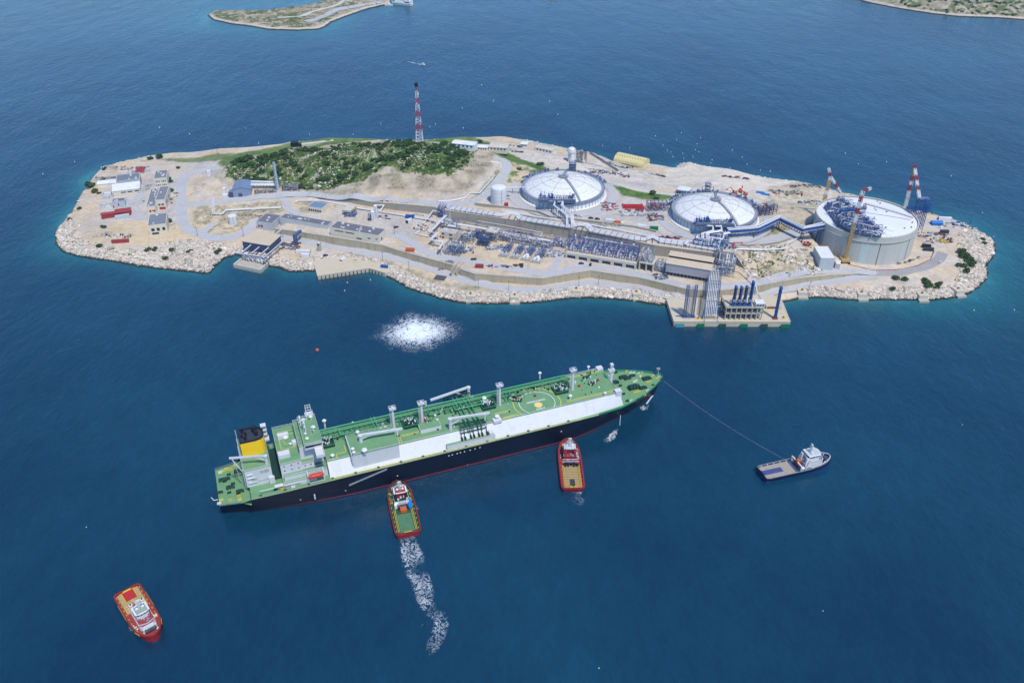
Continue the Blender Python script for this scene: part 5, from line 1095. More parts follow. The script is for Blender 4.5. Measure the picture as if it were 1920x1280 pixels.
hd = atY(1554, 316, y+8); crane_boom(t, top, hd, 1.8, [(.5,M_red2),(1,M_wht)], 'head'); tip = atY(1576, 361, y+26); crane_boom(t, top, tip, 1.7, [(.4,M_wht),(.65,M_red2),(1,M_wht)], 'jib')
yb = cy+Rt+4; bp0 = P(1697, 386, 20); 
pb = atY(1698, 384, yb); tp = atY(1715, 316, yb); dd = np.array(tp)-np.array(pb); k_ = (pb[2]-6)/dd[2]; base = (pb[0]-dd[0]*k_, yb, 6.0); t = T('lattice_crane', 'red and white crane behind the right side of the big tank, folded like an A', 'crane', base); crane_base(t, base[0], base[1], hz(base[0], base[1]))
crane_boom(t, base, tp, 2.2, [(.45,M_wht),(.6,M_wht),(.7,M_red2),(.78,M_wht),(.86,M_red2),(1,M_tan)])
hd = atY(1714, 311, yb); crane_boom(t, tp, (hd[0],hd[1],hd[2]+1), 2.0, [(1,M_red2)], 'head'); tip = P(1724, 371, 43.5); crane_boom(t, tp, tip, 1.9, [(.25,M_wht),(.42,M_red2),(.6,M_wht),(.75,M_red2),(1,M_wht)], 'jib')
# radio mast on the hill
x, y, z = G(787, 267); t = T('radio_mast', 'tall red and white lattice radio mast on the crest of the hill', 'mast', (x, y, z-1)); tz = atY(778.5, 158, y)[2]-z+1; nseg = 9
for k in range(nseg):
    u0, u1 = k/nseg, (k+1)/nseg; b = MB(); w_ = lambda u: 5.4*(1-u)**1.1+1.5; g = lambda u: (0, 0, tz*u); b.truss(g(u0), g(u1), w_(u0), .34-.1*u0, n=2, w1=w_(u1)); b.build('mast_section', M_wht if k in (0,1) or k % 2 == 1 else M_red, t)
b = MB(); b.cyl((0,0,tz), (0,0,tz+1.2), 1.5, 1.5, 10)
for k in range(7): a = R(51*k); b.cbox(1.4*math.cos(a), 1.4*math.sin(a), tz-2.2, .5, .9, 3.2, a)
b.build('antenna_cluster', M_blk, t); b = MB()
for k in range(6): b.cyl((1.2*math.cos(k*1.1), 1.2*math.sin(k*1.1), tz*.84-k*2.2), (1.9*math.cos(k*1.1), 1.9*math.sin(k*1.1), tz*.84-k*2.2), .7, .7, 10)
b.build('dish', M_wht, t)
# ================================================================= pipe runs
def lanes(pts, n, sp, loops=()):
    """pts: 3D polyline; returns n parallel lines with square expansion loops at fractions (u0,u1,out)"""
    seg = [math.dist(pts[i], pts[i+1]) for i in range(len(pts)-1)]; Lt = sum(seg)
    def at(u):
        s = u*Lt; i = 0
        while i < len(seg)-1 and s > seg[i]: s -= seg[i]; i += 1
        a, b = pts[i], pts[i+1]; t = s/seg[i]; p = [a[j]+(b[j]-a[j])*t for j in range(3)]; L = math.dist(a[:2], b[:2]) or 1; return p, (-(b[1]-a[1])/L, (b[0]-a[0])/L)
    cum = [0]
    for s in seg: cum.append(cum[-1]+s/Lt)
    out = []
    for k in range(n):
        d = (k-(n-1)/2)*sp; keys = [(u, d) for u in cum if not any(u0 < u < u1 for u0, u1, o in loops)]
        for u0, u1, o in loops:
            e = (n-1-k)*sp*.9/Lt*(1 if o > 0 else 1); keys += [(u0+d/Lt*.0+k*sp/Lt, d), (u0+k*sp/Lt+1e-5, d+o), (u1-k*sp/Lt-1e-5, d+o), (u1-k*sp/Lt, d)]
        keys.sort(key=lambda q: q[0]); ln = []
        for u, dd in keys: p, nn = at(min(1, max(0, u))); ln.append((p[0]+nn[0]*dd, p[1]+nn[1]*dd, p[2]))
        out.append(ln)
    return out, at, Lt
def pipes(label, pts, n=1, sp=1.1, r=.4, loops=(), sup=9.0, m=M_pipe, sm=M_blue2, name='pipeline', world=False, cat='pipeline', cross=True, supz=None, group=None):
    A = pts if world else [P(*p) for p in pts]; t = T(name, label, cat, (A[0][0], A[0][1], hz(A[0][0], A[0][1])), 0, group); ls, at, Lt = lanes(A, n, sp, loops)
    for l in ls: b = MB(); b.tube(l, r, 8); b.build('pipe', m, t, True)
    if sup:
        cb = MB()
        b = MB(); k = max(1, int(Lt/sup)); w = (n-1)*sp/2+.6
        for i in range(k+1):
            p, nn = at(i/k); zb = (hz(p[0], p[1]) if supz is None else supz)-.4
            if p[2]-zb < .8: continue
            q0 = (p[0]-nn[0]*w, p[1]-nn[1]*w); q1 = (p[0]+nn[0]*w, p[1]+nn[1]*w)
            for q in (q0, q1): b.bar((*q, p[2]-r), (*q, zb), .3)
            if n > 3: b.bar((*q0, p[2]+r+.1), (*q1, p[2]+r+.1), .35, .3)
            if cross: b.bar((*q0, p[2]-r-.12), (*q1, p[2]-r-.12), .3, .24)
        if b.v: b.build('support', sm, t, True)
        c = MB()
        for l in ls:
            for i in range(0, k*2+1):
                p, nn = at(i/(k*2)); 
            pass
    return t
pipes('bundle of five white pipes with expansion loops along the top of the high wall', [(845,389,21.4),(940,403,21.3),(1003,413.5,21),(1092,427.5,21),(1185,446,20.8),(1240,451,20.8),(1300,459.5,20.8),(1352,468,20.8)], 5, 1.3, .36, [(.2,.27,7),(.47,.54,7.5),(.74,.79,6.5)], 5)
pipes('thinner pair of white pipes just behind the wall-top bundle', [(940,395,21.5),(1040,411,21.3),(1090,418,21.2),(1150,429,21),(1232,446,20.8),(1290,453.5,20.8)], 2, 1.0, .34, [(.4,.46,-4)], 12)
pipes('four white pipes dropping over the left end of the high wall', [(838,383.5,21.6),(842,389.5,21.4),(842,392,21),(841.5,409,12.5),(834,418,12.6)], 4, .95, .36, (), 0)
pipes('large white pipe on blue trestles through the process area', [(829,416,16.5),(878.5,423.5,16.3),(917.5,430.5,16.2),(963,439.5,16),(1000,446,16),(1030,452,16)], 2, 1.5, .6, [(.08,.14,-5)], 8, cross=True)
pipes('grey pipes along the foot of the high wall', [(850,411.5,13),(895,419.5,13),(1015,440,13),(1068,448.5,13)], 3, .7, .24, (), 10, M_galv)
pipes('white pipe loop hanging in front of the high wall', [(895,414,15),(950,423,15),(1017,436,15),(1013,444,14.8)], 1, 1, .3, (), 14)
pipes('long white pipe along the foot of the low wall behind the yard', [(555,379.5,12.6),(556,376.5,12.8),(602,375.8,13.2),(640,383,13.2),(667,389.5,13.2),(698,394,13.2)], 2, .9, .5, (), 10, sm=M_conc)
pipes('white pipe with a tall loop beside the vertical tanks, running to the blue towers', [(698,394,13.2),(704,384.5,15.5),(720,385,15.5),(712,396.5,13.2),(773,406.5,13),(801,411,13.4),(828,416,16)], 2, .9, .48, (), 10, sm=M_conc)
pipes('white pipe zigzagging down from the wall to the works road', [(836,404,17),(806,434.5,16.5),(820,437,16.5),(807,449.5,16.5),(831,453.5,16.5),(823,467,16)], 2, 1.3, .55, (), 7, sm=M_blue)
pipes('white pipe bracket in front of the low wall', [(801,411,14.5),(812,394.5,17),(824,397.5,17)], 1, 1, .5, (), 7, sm=M_blue)
pipes('square white pipe loop on the sand', [(795,432,12.4),(808,415,12.4),(815.5,417,12.4),(803,434,12.4)], 1, 1, .42, (), 6, sm=M_galv)
pipes('low white pipe horseshoe on the sand near the zigzag pipes', [(787,432,12),(779,438.5,12),(804,443,12),(808,437,12)], 2, 1.0, .4, (), 6, sm=M_galv)
pipes('small white pipe loop left of the blue towers', [(771,409,12.8),(775,399,13.2),(797,403,13.2),(795,408,12.8)], 1, 1, .4, (), 6, sm=M_galv)
pipes('step shaped white pipe on the yard edge', [(780,423,12),(781,416,12.4),(795,419,12.4),(799,412,13)], 1, 1, .35, (), 6, sm=M_galv)
pipes('white twin pipe running down the gravel field to the annex road', [(391.5,326,9.6),(397,350,9.8),(399.5,379,9.6),(400.5,400.5,9.2),(417,400.5,9.4),(423,394,9.8),(470,391.5,10.4),(527,389,11.2)], 2, 1.3, .5, (), 16, sm=M_conc)
pipes('white pipe climbing beside the hill road, bent like a step', [(822,377.5,20.6),(848,376,20.8),(872,371,21.6),(882,361.5,22.6),(899,362,22.8),(922,336,25),(941,313,27),(937,306,28.6),(921,303,30)], 1, 1, .6, (), 12, sm=M_conc)
pipes('white pipe along the top of the rocky slope under the blue bridge', [(1377,478,16),(1377,471,19.6),(1381,467,19.8),(1430,468,19.4),(1462,467,19),(1471,465.5,18.8),(1477,457,18.8),(1496,446,18.6)], 1, 1, .62, (), 12, sm=M_conc)
pipes('white pipe running down from the process tower towards the jetty', [(1378,500,16),(1391,503,16),(1414,522,15.5),(1419,545,12),(1425,560,8)], 1, 1, .42, (), 14, sm=M_blue)
pipes('bright red fire main bent beside the blue bridge', [(1375,466,19),(1376,455,20.5),(1391,454.5,20.5),(1391,458,19.2)], 2, .8, .34, (), 0, m=M_red)
pipes('white pipes feeding the blue bridge from the pipe rack', [(1330,452,22),(1305,446,24),(1309,441,25),(1355,448.5,25.5),(1358,438.5,27),(1368,436,27.4)], 2, 1.3, .6, (), 10, sm=M_blue)
pipes('white pipe loops behind the blue bridge entry', [(1285,458,22),(1290,451,23),(1346,460,23),(1350,468,22.6),(1350,480,17)], 2, 1.0, .5, (), 9, sm=M_blue)
pipes('vertical white pipe on the wall above the compressor hall', [(1283,450,21.6),(1279,460,21),(1277.5,476,15.5),(1337,487.5,15.5)], 1, 1, .35, (), 0)
for (nm, tk, s) in (('left', TK1, 0), ('right', TK2, 0)):
    x, y, z = tk; e = P(1070,424,21.4) if nm == 'left' else P(1325,458,21); yf = y-36
    for off_, lab in ((-8,'left'),(-1,'right')):
        mid = (e[0]+ (-3 if off_ < -4 else 1), e[1]+7, z+5)
        pipes('%s white pipe set descending from the %s domed tank to the wall-top pipes' % (lab, nm), [(x+off_-6, yf-1, z+9), (x+off_-1, yf-1.5, z+9), (x+off_-2, yf-8, z+8), (mid[0], mid[1], z+7), (e[0]+(-3 if off_ < -4 else 2), e[1]+1, 21.6)], 3 if off_ > -4 else 2, 1.1, .42, (), 6, world=True, sm=M_blue)
pipes('grey pipe bridge on posts at the left of the left domed tank', [(948,352,27),(981,351,28),(1000,352,29)], 2, 1.2, .35, (), 6)
# ================================================================= process units
rack('pipe_tower', 'blue steel tower at the left end of the high wall', (822,408),(834,410), 7, 10, nx=3, ny=2, levels=3, m=M_blue, seed=41, pipes=12)
rack('air_cooler', 'open three level steel rack with white roof beams beside the works road', (835,477),(862,481.5), 13, 8.5, nx=4, ny=3, levels=3, m=M_blue2, seed=42, pipes=6, vess=3)
t, w, d, gz = bld('equipment_house', 'cream concrete block with piping on its roof, left in the process area', (826,434.5),(853,439),(831,427), 6.2, wall=M_concl, roof=M_concl, wins=[(.1,.25,4.2,5.4,M_dark),(.6,.8,4.2,5.4,M_dark),(.1,.2,.4,2.2,M_dark),(.6,.8,.3,2,M_rust)], units=4, seed=21)
rack('roof_piping', 'grey-blue pipe rack standing behind the cream concrete block', (833,431),(857,435), 5, 9, nx=3, ny=1, levels=3, seed=43, m=M_blue2)
rack('teal_unit', 'process unit with teal equipment under a grey frame', (862,455),(886,459), 8, 8, nx=3, ny=2, levels=2, m=M_galv, seed=44, eq=3)
mb = MB(); a = G(864,453); mb.cbox(a[0]+6, a[1]+2, a[2]+4, 12, 3, 2.2, -.1); q = mb.build('teal_exchanger', mat('deep_teal_paint', C(30,120,140,.7), .5, .15, .6), None, True); tag(q, 'teal heat exchanger block inside the grey framed unit', 'heat exchanger')
rack('blue_unit', 'dense dark blue vessel cluster in the middle of the process area', (895,461),(915,464), 8, 6.5, nx=4, ny=3, levels=2, m=M_navy, pm=M_blue, seed=45, pipes=16, vess=4, eq=10)
rack('blue_unit', 'smaller dark blue vessel cluster up behind the dense one', (889,447),(901,449), 6, 6, nx=2, ny=2, levels=2, m=M_navy, pm=M_blue2, seed=46, pipes=10, vess=3)
rack('process_unit', 'pale framed two storey unit with a flat top right of the blue clusters', (911,451),(931,455), 10, 8.5, nx=3, ny=2, levels=3, m=M_galv, seed=47, top=M_concl)
rack('pipe_rack', 'long blue rack under the large white pipe, left part', (938,452),(985,460), 5, 6.5, nx=8, ny=1, levels=2, m=M_blue2, seed=48, pipes=14)
rack('pipe_rack', 'long blue rack under the large white pipe, right part', (988,460.5),(1036,468), 5, 6, nx=8, ny=1, levels=2, m=M_blue2, seed=49, pipes=14)
rack('pipe_rack', 'short white and blue rack joining the racks to the vaporizer row', (1038,462),(1060,466), 5, 6, nx=3, ny=1, levels=2, m=M_blue, seed=50, pipes=8)
sk = [((934,481),(950,484),'first pump skid from the left, with pale grey casings'),((955,484.5),(970,487.5),'second pump skid from the left'),((975,488),(991,491),'third pump skid, with white domed casings'),((994,492),(1012,495.5),'largest and rightmost pump skid, with white domed casings')]
for i, (A, B, lab) in enumerate(sk):
    a = G(*A); b_ = G(*B); rz, w = frame2(a, b_); t = T('pump_skid', lab, 'pump skid', a, rz, 'pump skids in the process area')
    MB().box(0,0,-.5,w,8,.9).build('skid', M_conc, t); b = MB(); b.rail([(0,0,.9),(w,0,.9),(w,3,.9)], 1.1, 2, .12); b.build('handrail', M_galv, t)
    for k in range(2):
        b = MB(); b.cyl((w*(.3+.4*k), 1.2, 2.0), (w*(.3+.4*k), 5.4, 2.0), 1.1 if i > 1 else .8, 1.1 if i > 1 else .8, 12); b.build('pump_casing', M_wht if i > 1 else M_lgrey, t)
    b = MB(); b.ball((w*.5, 6.6, 2.2), 1.7 if i > 1 else 1.1, 12); b.build('domed_casing', M_wht if i > 1 else M_blue2, t)
    b = MB(); b.tube([(w*.5,6,2.5),(w*.5,9,5.5),(w*.5+2,17,5.8)], .4, 8); b.tube([(w*.2,5,2.5),(w*.2,8,4.8),(w*.2+2,16,5.4)], .28, 6); b.build('pipe', M_blue2, t)
    b = MB(); b.truss((w*.5,8,0),(w*.5+2,18,5.2), 2.2, .25, n=5)
    for q in (9, 13, 17): b.bar((w*.2,q,0),(w*.2,q,5),.3); b.bar((w*.9,q,0),(w*.9,q,5),.3)
    b.build('pipe_support', M_blue2, t)
# vaporizer bays
a = G(1060, 483.5); b_ = G(1192, 505.5); rz, w6 = frame2(a, b_); w = w6/6; ux, uy = math.cos(rz), math.sin(rz)
t = T('vaporizer_bay', 'leftmost concrete vaporizer bay, dark opening under blue frames', 'vaporizer', (a[0], a[1], 10.2), rz, 'vaporizer bays in a row'); VB = t
b = MB(); b.box(.02,0,-.5,w*.14,3,5.2); b.box(w*.86,0,-.5,w-.02,3,5.2); b.box(w*.14,0,3.2,w*.86,3,5.2); b.box(.02,3.0,-.5,w-.02,3.4,4.4); b.build('concrete_frame', M_concl, t)
MB().box(w*.14,1.6,-.4,w*.86,2.4,3.2).build('blue_burner', M_navy, t)
b = MB(); b.add([(.02,3.4,5.0),(w-.02,3.4,5.0),(w-.02,15,6.0),(.02,15,6.0),(.02,3.4,-.5),(w-.02,3.4,-.5),(w-.02,15,-.5),(.02,15,-.5)],[(0,1,2,3),(4,7,6,5),(0,4,5,1),(1,5,6,2),(2,6,7,3),(3,7,4,0)]); b.build('deck_slab', M_troof, t)
b = MB()
for x in (w*.1, w*.5, w*.9):
    for y in (4.5, 8.5, 12.5): b.bar((x,y,5), (x,y,11.2), .34)
for y in (4.5, 8.5, 12.5):
    for zz in (8, 11.2): b.bar((w*.1,y,zz),(w*.9,y,zz),.28)
for x in (w*.1, w*.9): b.bar((x,4.5,11.2),(x,12.5,11.2),.3); b.bar((x,4.5,5.2),(x,8.5,11),.22); b.bar((x,8.5,8),(x,12.5,8),.24)
b.build('blue_frame', M_blue, t)
b = MB(); b.cyl((w*.5,5.6,5.2),(w*.5,5.6,7.8),1.1,1.1,12); b.ball((w*.5,5.6,7.8),1.1,12,.6); b.build('burner_stack', M_wht, t)
b = MB(); b.tube([(w*.3,4.2,5.2),(w*.3,4.2,9),(w*.3,12,9.4)], .3, 6); b.tube([(w*.7,3.8,6),(w*.7,8,6.6),(w*.7,8,10.4),(w*.2,12,10.4)], .26, 6); b.build('piping', M_wht, t)
b = MB(); b.rail([(w*.08,3.6,5.1),(w*.92,3.6,5.1)], 1.2, 2, .14); b.rail([(w*.1,12.5,11.2),(w*.9,12.5,11.2)], 1.2, 2, .14); b.cbox(w*.3,9,11.3,1.4,2,1.0); b.cbox(w*.7,7,8.1,1.6,1.6,1.2); b.build('platform', M_blue, t)
labs = ['second','third','fourth','fifth','rightmost']
for k in range(5): dup(VB, (a[0]+ux*w*(k+1), a[1]+uy*w*(k+1), 10.2), rz, '%s concrete vaporizer bay %s, dark opening under blue frames' % (labs[k], 'from the left' if k < 4 else 'of the row'))
rack('pipe_rack', 'tall blue rack with pipework standing behind the vaporizer bays', (1066,463),(1196,485), 4, 10, z=10.4, nx=14, ny=1, levels=3, m=M_blue, seed=52, pipes=30, vess=6, eq=14)
# concrete stand with twin openings and grey tower
a = G(1197, 506); b_ = G(1224, 511); rz, w = frame2(a, b_); t = T('equipment_stand', 'concrete stand with two tall openings carrying a grey pipe tower', 'stand', a, rz); b = MB()
for x in (0, w/2-.4, w-.8): b.box(x,0,-.5,x+.8,9,6.5)
b.box(-.1,-.1,6.5,w+.1,9.1,7.3); b.build('concrete_frame', M_concl, t); MB().box(.1,8,-.4,w-.1,8.9,6.4).build('back_panel', M_conc, t)
rack('pipe_tower', 'grey pipe tower on top of the concrete stand', None, None, 8, 9, nx=2, ny=2, levels=3, m=M_galv, loc=(a[0]+.6, a[1]+.6, a[2]+7.4), rz=rz, w=w*.85, seed=53, pipes=16, vess=3, eq=8)
rack('process_skid', 'grey piping skid between the concrete stand and the compressor hall', (1229,509),(1247,512), 8, 8, nx=2, ny=2, levels=3, m=M_galv, seed=54, pipes=16, vess=2)
rack('process_tower', 'grey-blue process structure with white roofed top right of the compressor hall', (1343,517),(1375,521), 17, 12, nx=4, ny=3, levels=3, m=M_blue2, seed=55, pipes=24, vess=4, eq=12)
t, w, d, gz = bld('switch_cabin', 'white roofed cabin on top of the grey-blue process structure', (1356,506),(1372,508),(1357.5,501), 3, cat='cabin', sink=.1, wall=M_wht, roof=M_wht2, par=.3, units=4, seed=3); 
rack('pipe_tower', 'blue pipe ladder running down the wall beside the compressor hall', (1339,496),(1349,497.5), 5, 13, nx=1, ny=1, levels=4, m=M_blue2, seed=56, pipes=12)
rack('pipe_module', 'blue and white valve frames on the wall top at the blue bridge entry', (1300,462),(1352,470.5), 9, 6, z=19.2, nx=6, ny=2, levels=2, m=M_blue, seed=57, pipes=26, vess=4, eq=12)
rack('manifold_frame', 'blue manifold frame between the right domed tank and the blue bridge', (1330,455),(1364,460), 10, 7, nx=4, ny=2, levels=2, m=M_blue, seed=58, pipes=20, vess=3, eq=8)
# trestle to the jetty
A = [P(1342,500,15), P(1338,540,14), P(1334,577,13.5)]; t = T('jetty_trestle', 'blue trestle bridge carrying white pipes over the shore road to the jetty', 'pipe bridge', (A[-1][0], A[-1][1], PZ)); b = MB()
for d_ in (-5, 5):
    o_ = [(x+d_, y, z) for x, y, z in A]; b.bars(o_, .5, .7); b.bars([(x,y,z+3.4) for x,y,z in o_], .35, .4)
    for i in range(len(o_)-1):
        n = 6
        for k in range(n+1):
            p = [o_[i][j]+(o_[i+1][j]-o_[i][j])*k/n for j in range(3)]; b.bar(p, (p[0],p[1],p[2]+3.4), .28)
            if k < n: q = [o_[i][j]+(o_[i+1][j]-o_[i][j])*(k+1)/n for j in range(3)]; b.bar(p, (q[0],q[1],q[2]+3.4), .2)
for i in range(len(A)-1):
    for k in range(8):
        p = [A[i][j]+(A[i+1][j]-A[i][j])*k/7 for j in range(3)]; b.bar((p[0]-5,p[1],p[2]), (p[0]+5,p[1],p[2]), .3)
        if k % 3 == 0: b.bar((p[0]-5,p[1],p[2]+3.4), (p[0]+5,p[1],p[2]+3.4), .3)
b.build('girder', M_blue2, t, True); b = MB()
for k in range(7): b.tube([(x-3.9+k*1.3, y, z+.55) for x, y, z in A]+[(A[-1][0]-3.9+k*1.3, A[-1][1]-1.5, PZ+3)], .36, 8)
b.build('pipe', M_pipe, t, True); b = MB()
for i in (0, 1, 2):
    for s in (-5, 5):
        x, y, z = A[i]; zb = PZ if i == 2 else hz(x, y)-1; b.bar((x+s, y, z), (x+s*1.15, y, zb), .6)
        if i: b.bar((x+s, y-5 if i == 2 else y+5, zb), (x+s, y, z-.4), .3)
    b.bar((A[i][0]-5, A[i][1], (A[i][2]+zb)/2), (A[i][0]+5, A[i][1], (A[i][2]+zb)/2), .35)
b.build('leg', M_blue, t, True)
# ================================================================= on the jetty
a = P(1358, 599.5, PZ); b_ = P(1427.5, 599.5, PZ); w = b_[0]-a[0]; t = T('loading_platform', 'two storey concrete frame platform with seven bays on the jetty edge', 'platform', a, 0); D = 17.0; h = 11.0; b = MB()
for i in range(8):
    x = (w-.7)*i/7
    for y in (0, D/2, D-.7): b.box(x,y,0,x+.7,y+.7,h-.8)
b.build('column', M_conc, t); b = MB(); b.box(-.5,-.5,h-.8,w+.5,D+.5,h); b.box(-.05,-.1,h*.45,w+.05,D,h*.45+.6); b.build('floor_slab', M_quay, t)
b = MB(); b.box(.6,6,.1,w-.6,6.4,h*.42); b.box(.6,5,h*.52,w-.6,5.4,h-1); b.build('inner_wall', M_navy, t); b = MB(); b.rail([(-.3,-.3,h),(w+.3,-.3,h),(w+.3,D+.3,h),(-.3,D+.3,h)], 1.2, 2.5, .12, True); b.rail([(0,-.1,h*.45+.6),(w,-.1,h*.45+.6)], 1.1, 2.5, .12); b.build('handrail', M_galv, t)
b = MB()
for k in range(16): x = 1+k*(w-2)/15; b.cyl((x,3.4,.1),(x,3.4,2.8+(k%3)),.35,.35,6); b.tube([(x,3,h*.5+1),(x,3,h-1.4)],.22,6)
b.build('piping', M_galv, t)
for i, (px, hh) in enumerate(((1374.7,17),(1385,16.6),(1394.6,17),(1405,21))):
    x, y, _ = P(px, 573, PZ+h); t = T('loading_arm', ['leftmost of the four blue loading arms on the platform','second blue loading arm from the left','third blue loading arm from the left','rightmost and tallest blue loading arm on the platform'][i], 'loading arm', (x, y, PZ+h), 0, 'blue loading arms on the jetty platform')  # each one is a marine loading arm
    b = MB(); b.cyl((0,0,0),(0,0,3.4),1.3,1.2,10); b.box(-1.5,-1.2,0,1.5,1.6,1.2); b.build('pedestal', M_blue, t); b = MB(); b.bar((-.5,.2,2.4),(-.3,.2,hh),1.0,1.3); b.bar((.7,.2,2.4),(.5,.2,hh-.6),.8,1.1); b.build('inboard_arm', M_navy if i < 3 else M_blue, t)
    b = MB(); b.cyl((-.8,-.9,hh-1),(.8,-.9,hh-1),1.0,1.0,10); b.bar((0,-1.0,hh),(0,-1.0,4.5),.5,.5); b.build('outboard_arm', M_blue, t); b = MB(); b.box(-1.2,-1.9,4,1.2,-.7,5.6); b.build('coupler', M_galv, t); b = MB(); b.cbox(0,1.4,3.2,2.0,1.4,2.4); b.build('counterweight', M_blue, t)
t, w_, d_, gz = bld('control_hut', 'small white hut with a flat roof on the right of the loading platform', (1418,569.5),(1434,569.5),(1416,562), 3.2, sink=.1, cat='hut', wall=M_wht, roof=M_wht2, par=.2, wins=wr_(3,.05,.95,1.2,2.5,.8)); t.location = (P(1418,569.5,PZ+h+3.2)[0], P(1418,569.5,PZ+h+3.2)[1], PZ+h)
a = P(1282, 594, PZ); t = T('gangway_tower', 'tall pair of blue-grey lattice masts of the gangway tower on the left of the jetty', 'tower', (a[0]+3, a[1], PZ)); hh = 27
for s in (-2.6, 3.4): b = MB(); b.truss((s,0,0),(s,0,hh),1.7,.3,n=14); b.build('mast', M_blue2, t)
b = MB()
for k in range(12): b.bar((-2.6,0,2+k*2.1),(3.4,0,2+k*2.1+1),.2)
b.build('rung', M_galv, t); b = MB(); b.truss((.4,-.5,1),(.4,-.5,hh-2),2.2,.16,n=12); b.build('ladder_cage', M_galv, t); b = MB(); b.box(-4.5,-1.6,0,5.2,1.6,.9); b.bar((-4,0,.8),(-9,1,.3),.5); b.build('base_frame', M_blue, t)
a = P(1453, 597.5, PZ); t = T('slender_tower', 'slender bright blue lattice mast at the right of the jetty', 'tower', a); b = MB(); b.truss((0,0,0),(0,0,27),1.5,.32,n=18); b.bar((0,0,0),(0,0,27),.7); b.build('mast', M_blue, t); b = MB(); b.cbox(0,0,0,3.4,2.6,1.6); b.build('base', M_rust, t); b = MB(); b.cbox(0,0,26,2,2.4,1.2); b.bar((0,-1,26.5),(0,-3.4,25),.4); b.build('head', M_blue, t)
a = P(1436, 579.5, PZ); t = T('abutment_block', 'sandy concrete abutment block between the platform and the slender mast', 'block', a); MB().box(0,0,0,11,9,2.6).build('block', M_quay, t); b = MB(); b.box(.8,-.04,.3,7.6,0,2.2); b.build('recess', M_rust, t); b = MB()
for k in range(6): b.box(10.1,k*1.1-1,0,12.2,k*1.1+.1,.5+k*.4)
b.build('steps', M_conc, t)
bld('tool_box', 'small blue box standing at the left of the jetty', (1273.5,567.5),(1281,567.5),(1273.8,565), 1.6, cat='box', sink=.05, wall=M_blue, roof=M_blue, par=.05)
for i, (px, py, l) in enumerate([(1309,597,'round yellow hatch near the front left of the jetty'),(1469,596,'round yellow hatch at the right end of the jetty')]): x, y, z = P(px, py, PZ); t = T('hatch', l, 'hatch', (x,y,z)); b = MB(); b.cyl((0,0,0),(0,0,.2),1.5,1.5,14); b.build('ring', M_yel, t); b = MB(); b.cyl((0,0,.2),(0,0,1.0),.4,.4,8); b.cyl((0,0,1.0),(0,0,1.2),.7,.7,8); b.build('bollard', M_rust, t)
rack('pipe_module', 'low blue pipe frame on the jetty at the foot of the trestle', (1331,598.5),(1354,598.5), 9, 6, z=PZ, nx=3, ny=2, levels=2, m=M_blue, seed=61, pipes=12, vess=1)
# ================================================================= vehicles, containers, yard clutter
def car(label, px, py, rz, body, kind='car', z=None):
    x, y, g = G(px, py); t = T(kind, label, 'car' if kind == 'parked_car' else kind.replace('_', ' '), (x, y, g+.12), rz); b = MB(); b.add([(-2.2,-.9,.35),(2.2,-.9,.35),(2.2,.9,.35),(-2.2,.9,.35),(-2.15,-.85,.95),(2.1,-.82,.85),(2.1,.82,.85),(-2.15,.85,.95)],[(0,3,2,1),(4,5,6,7),(0,1,5,4),(1,2,6,5),(2,3,7,6),(3,0,4,7)]); b.build('body', body, t)
    b = MB(); b.add([(-1.7,-.8,.93),(1.0,-.8,.9),(1.0,.8,.9),(-1.7,.8,.93),(-1.3,-.66,1.48),(.3,-.66,1.48),(.3,.66,1.48),(-1.3,.66,1.48)],[(0,3,2,1),(0,1,5,4),(1,2,6,5),(2,3,7,6),(3,0,4,7)]); b.build('window_glass', M_glass, t); b = MB(); b.box(-1.3,-.66,1.48,.3,.66,1.54); b.build('roof', body, t)
    for s in (-1.35, 1.35):
        for q in (-.92, .72): b = MB(); b.cyl((s,q,.33),(s,q+.2,.33),.33,.33,10); b.build('wheel', M_blk, t)
    return t
def truck(label, px, py, rz, box, L=8.0, cab=M_wht):
    x, y, g = G(px, py); t = T('lorry', label, 'lorry', (x, y, g+.15), rz); b = MB(); b.box(-L/2,-1.25,1.0,L/2-2.4,1.25,3.4); b.build('cargo_box', box, t); b = MB(); b.box(L/2-2.1,-1.15,.6,L/2,1.15,2.7); b.build('cab', cab, t); b = MB(); b.box(L/2-.9,-1.1,1.7,L/2+.02,1.1,2.5); b.build('windscreen', M_glass, t); MB().box(-L/2,-1,.6,L/2-.3,1,1.0).build('chassis', M_dark, t)
    for s in (-L/2+1, -L/2+2.2, L/2-1.2):
        for q in (-1.2, .9): b = MB(); b.cyl((s,q,.5),(s,q+.3,.5),.5,.5,10); b.build('wheel', M_blk, t)
    return t
M_silv = mat('silver_car_paint', C(190,194,200), .35, .05, .6); M_dred = mat('dark_red_car_paint', C(140,34,40,.7), .35, .05, .6)
car('dark red car parked on the yard beside the cream control building', 743, 427, .5, M_dred, 'parked_car')
car('white car driving on the dark ring road at the big tank', 1762.5, 493, .9, M_wht, 'parked_car')
for i, (px, py, m, l) in enumerate([(1686,494.5,M_silv,'silver car, leftmost of the cars parked at the big tank'),(1698,492.5,M_silv,'silver car, second of the cars parked at the big tank'),(1706,489.5,M_navy,'blue car, third of the cars parked at the big tank'),(1713.5,487,M_wht,'white car, fourth of the cars parked at the big tank'),(1722,483,M_silv,'silver car at the right end of the row at the big tank')]): car(l, px, py, .5+i*.1, m, 'parked_car')
for i, (px, py, m, l) in enumerate([(1072,404.5,M_wht,'white car, leftmost in the row on the road below the left domed tank'),(1086,406,M_wht,'white car, second in the row below the left domed tank'),(1108,410,M_navy,'dark blue car in the row below the left domed tank'),(1120,411.5,M_navy,'dark blue car at the right end of the row below the left domed tank'),(1079,405.3,M_silv,'silver car between two white ones below the left domed tank')]): car(l, px, py, -.15, m, 'parked_car')
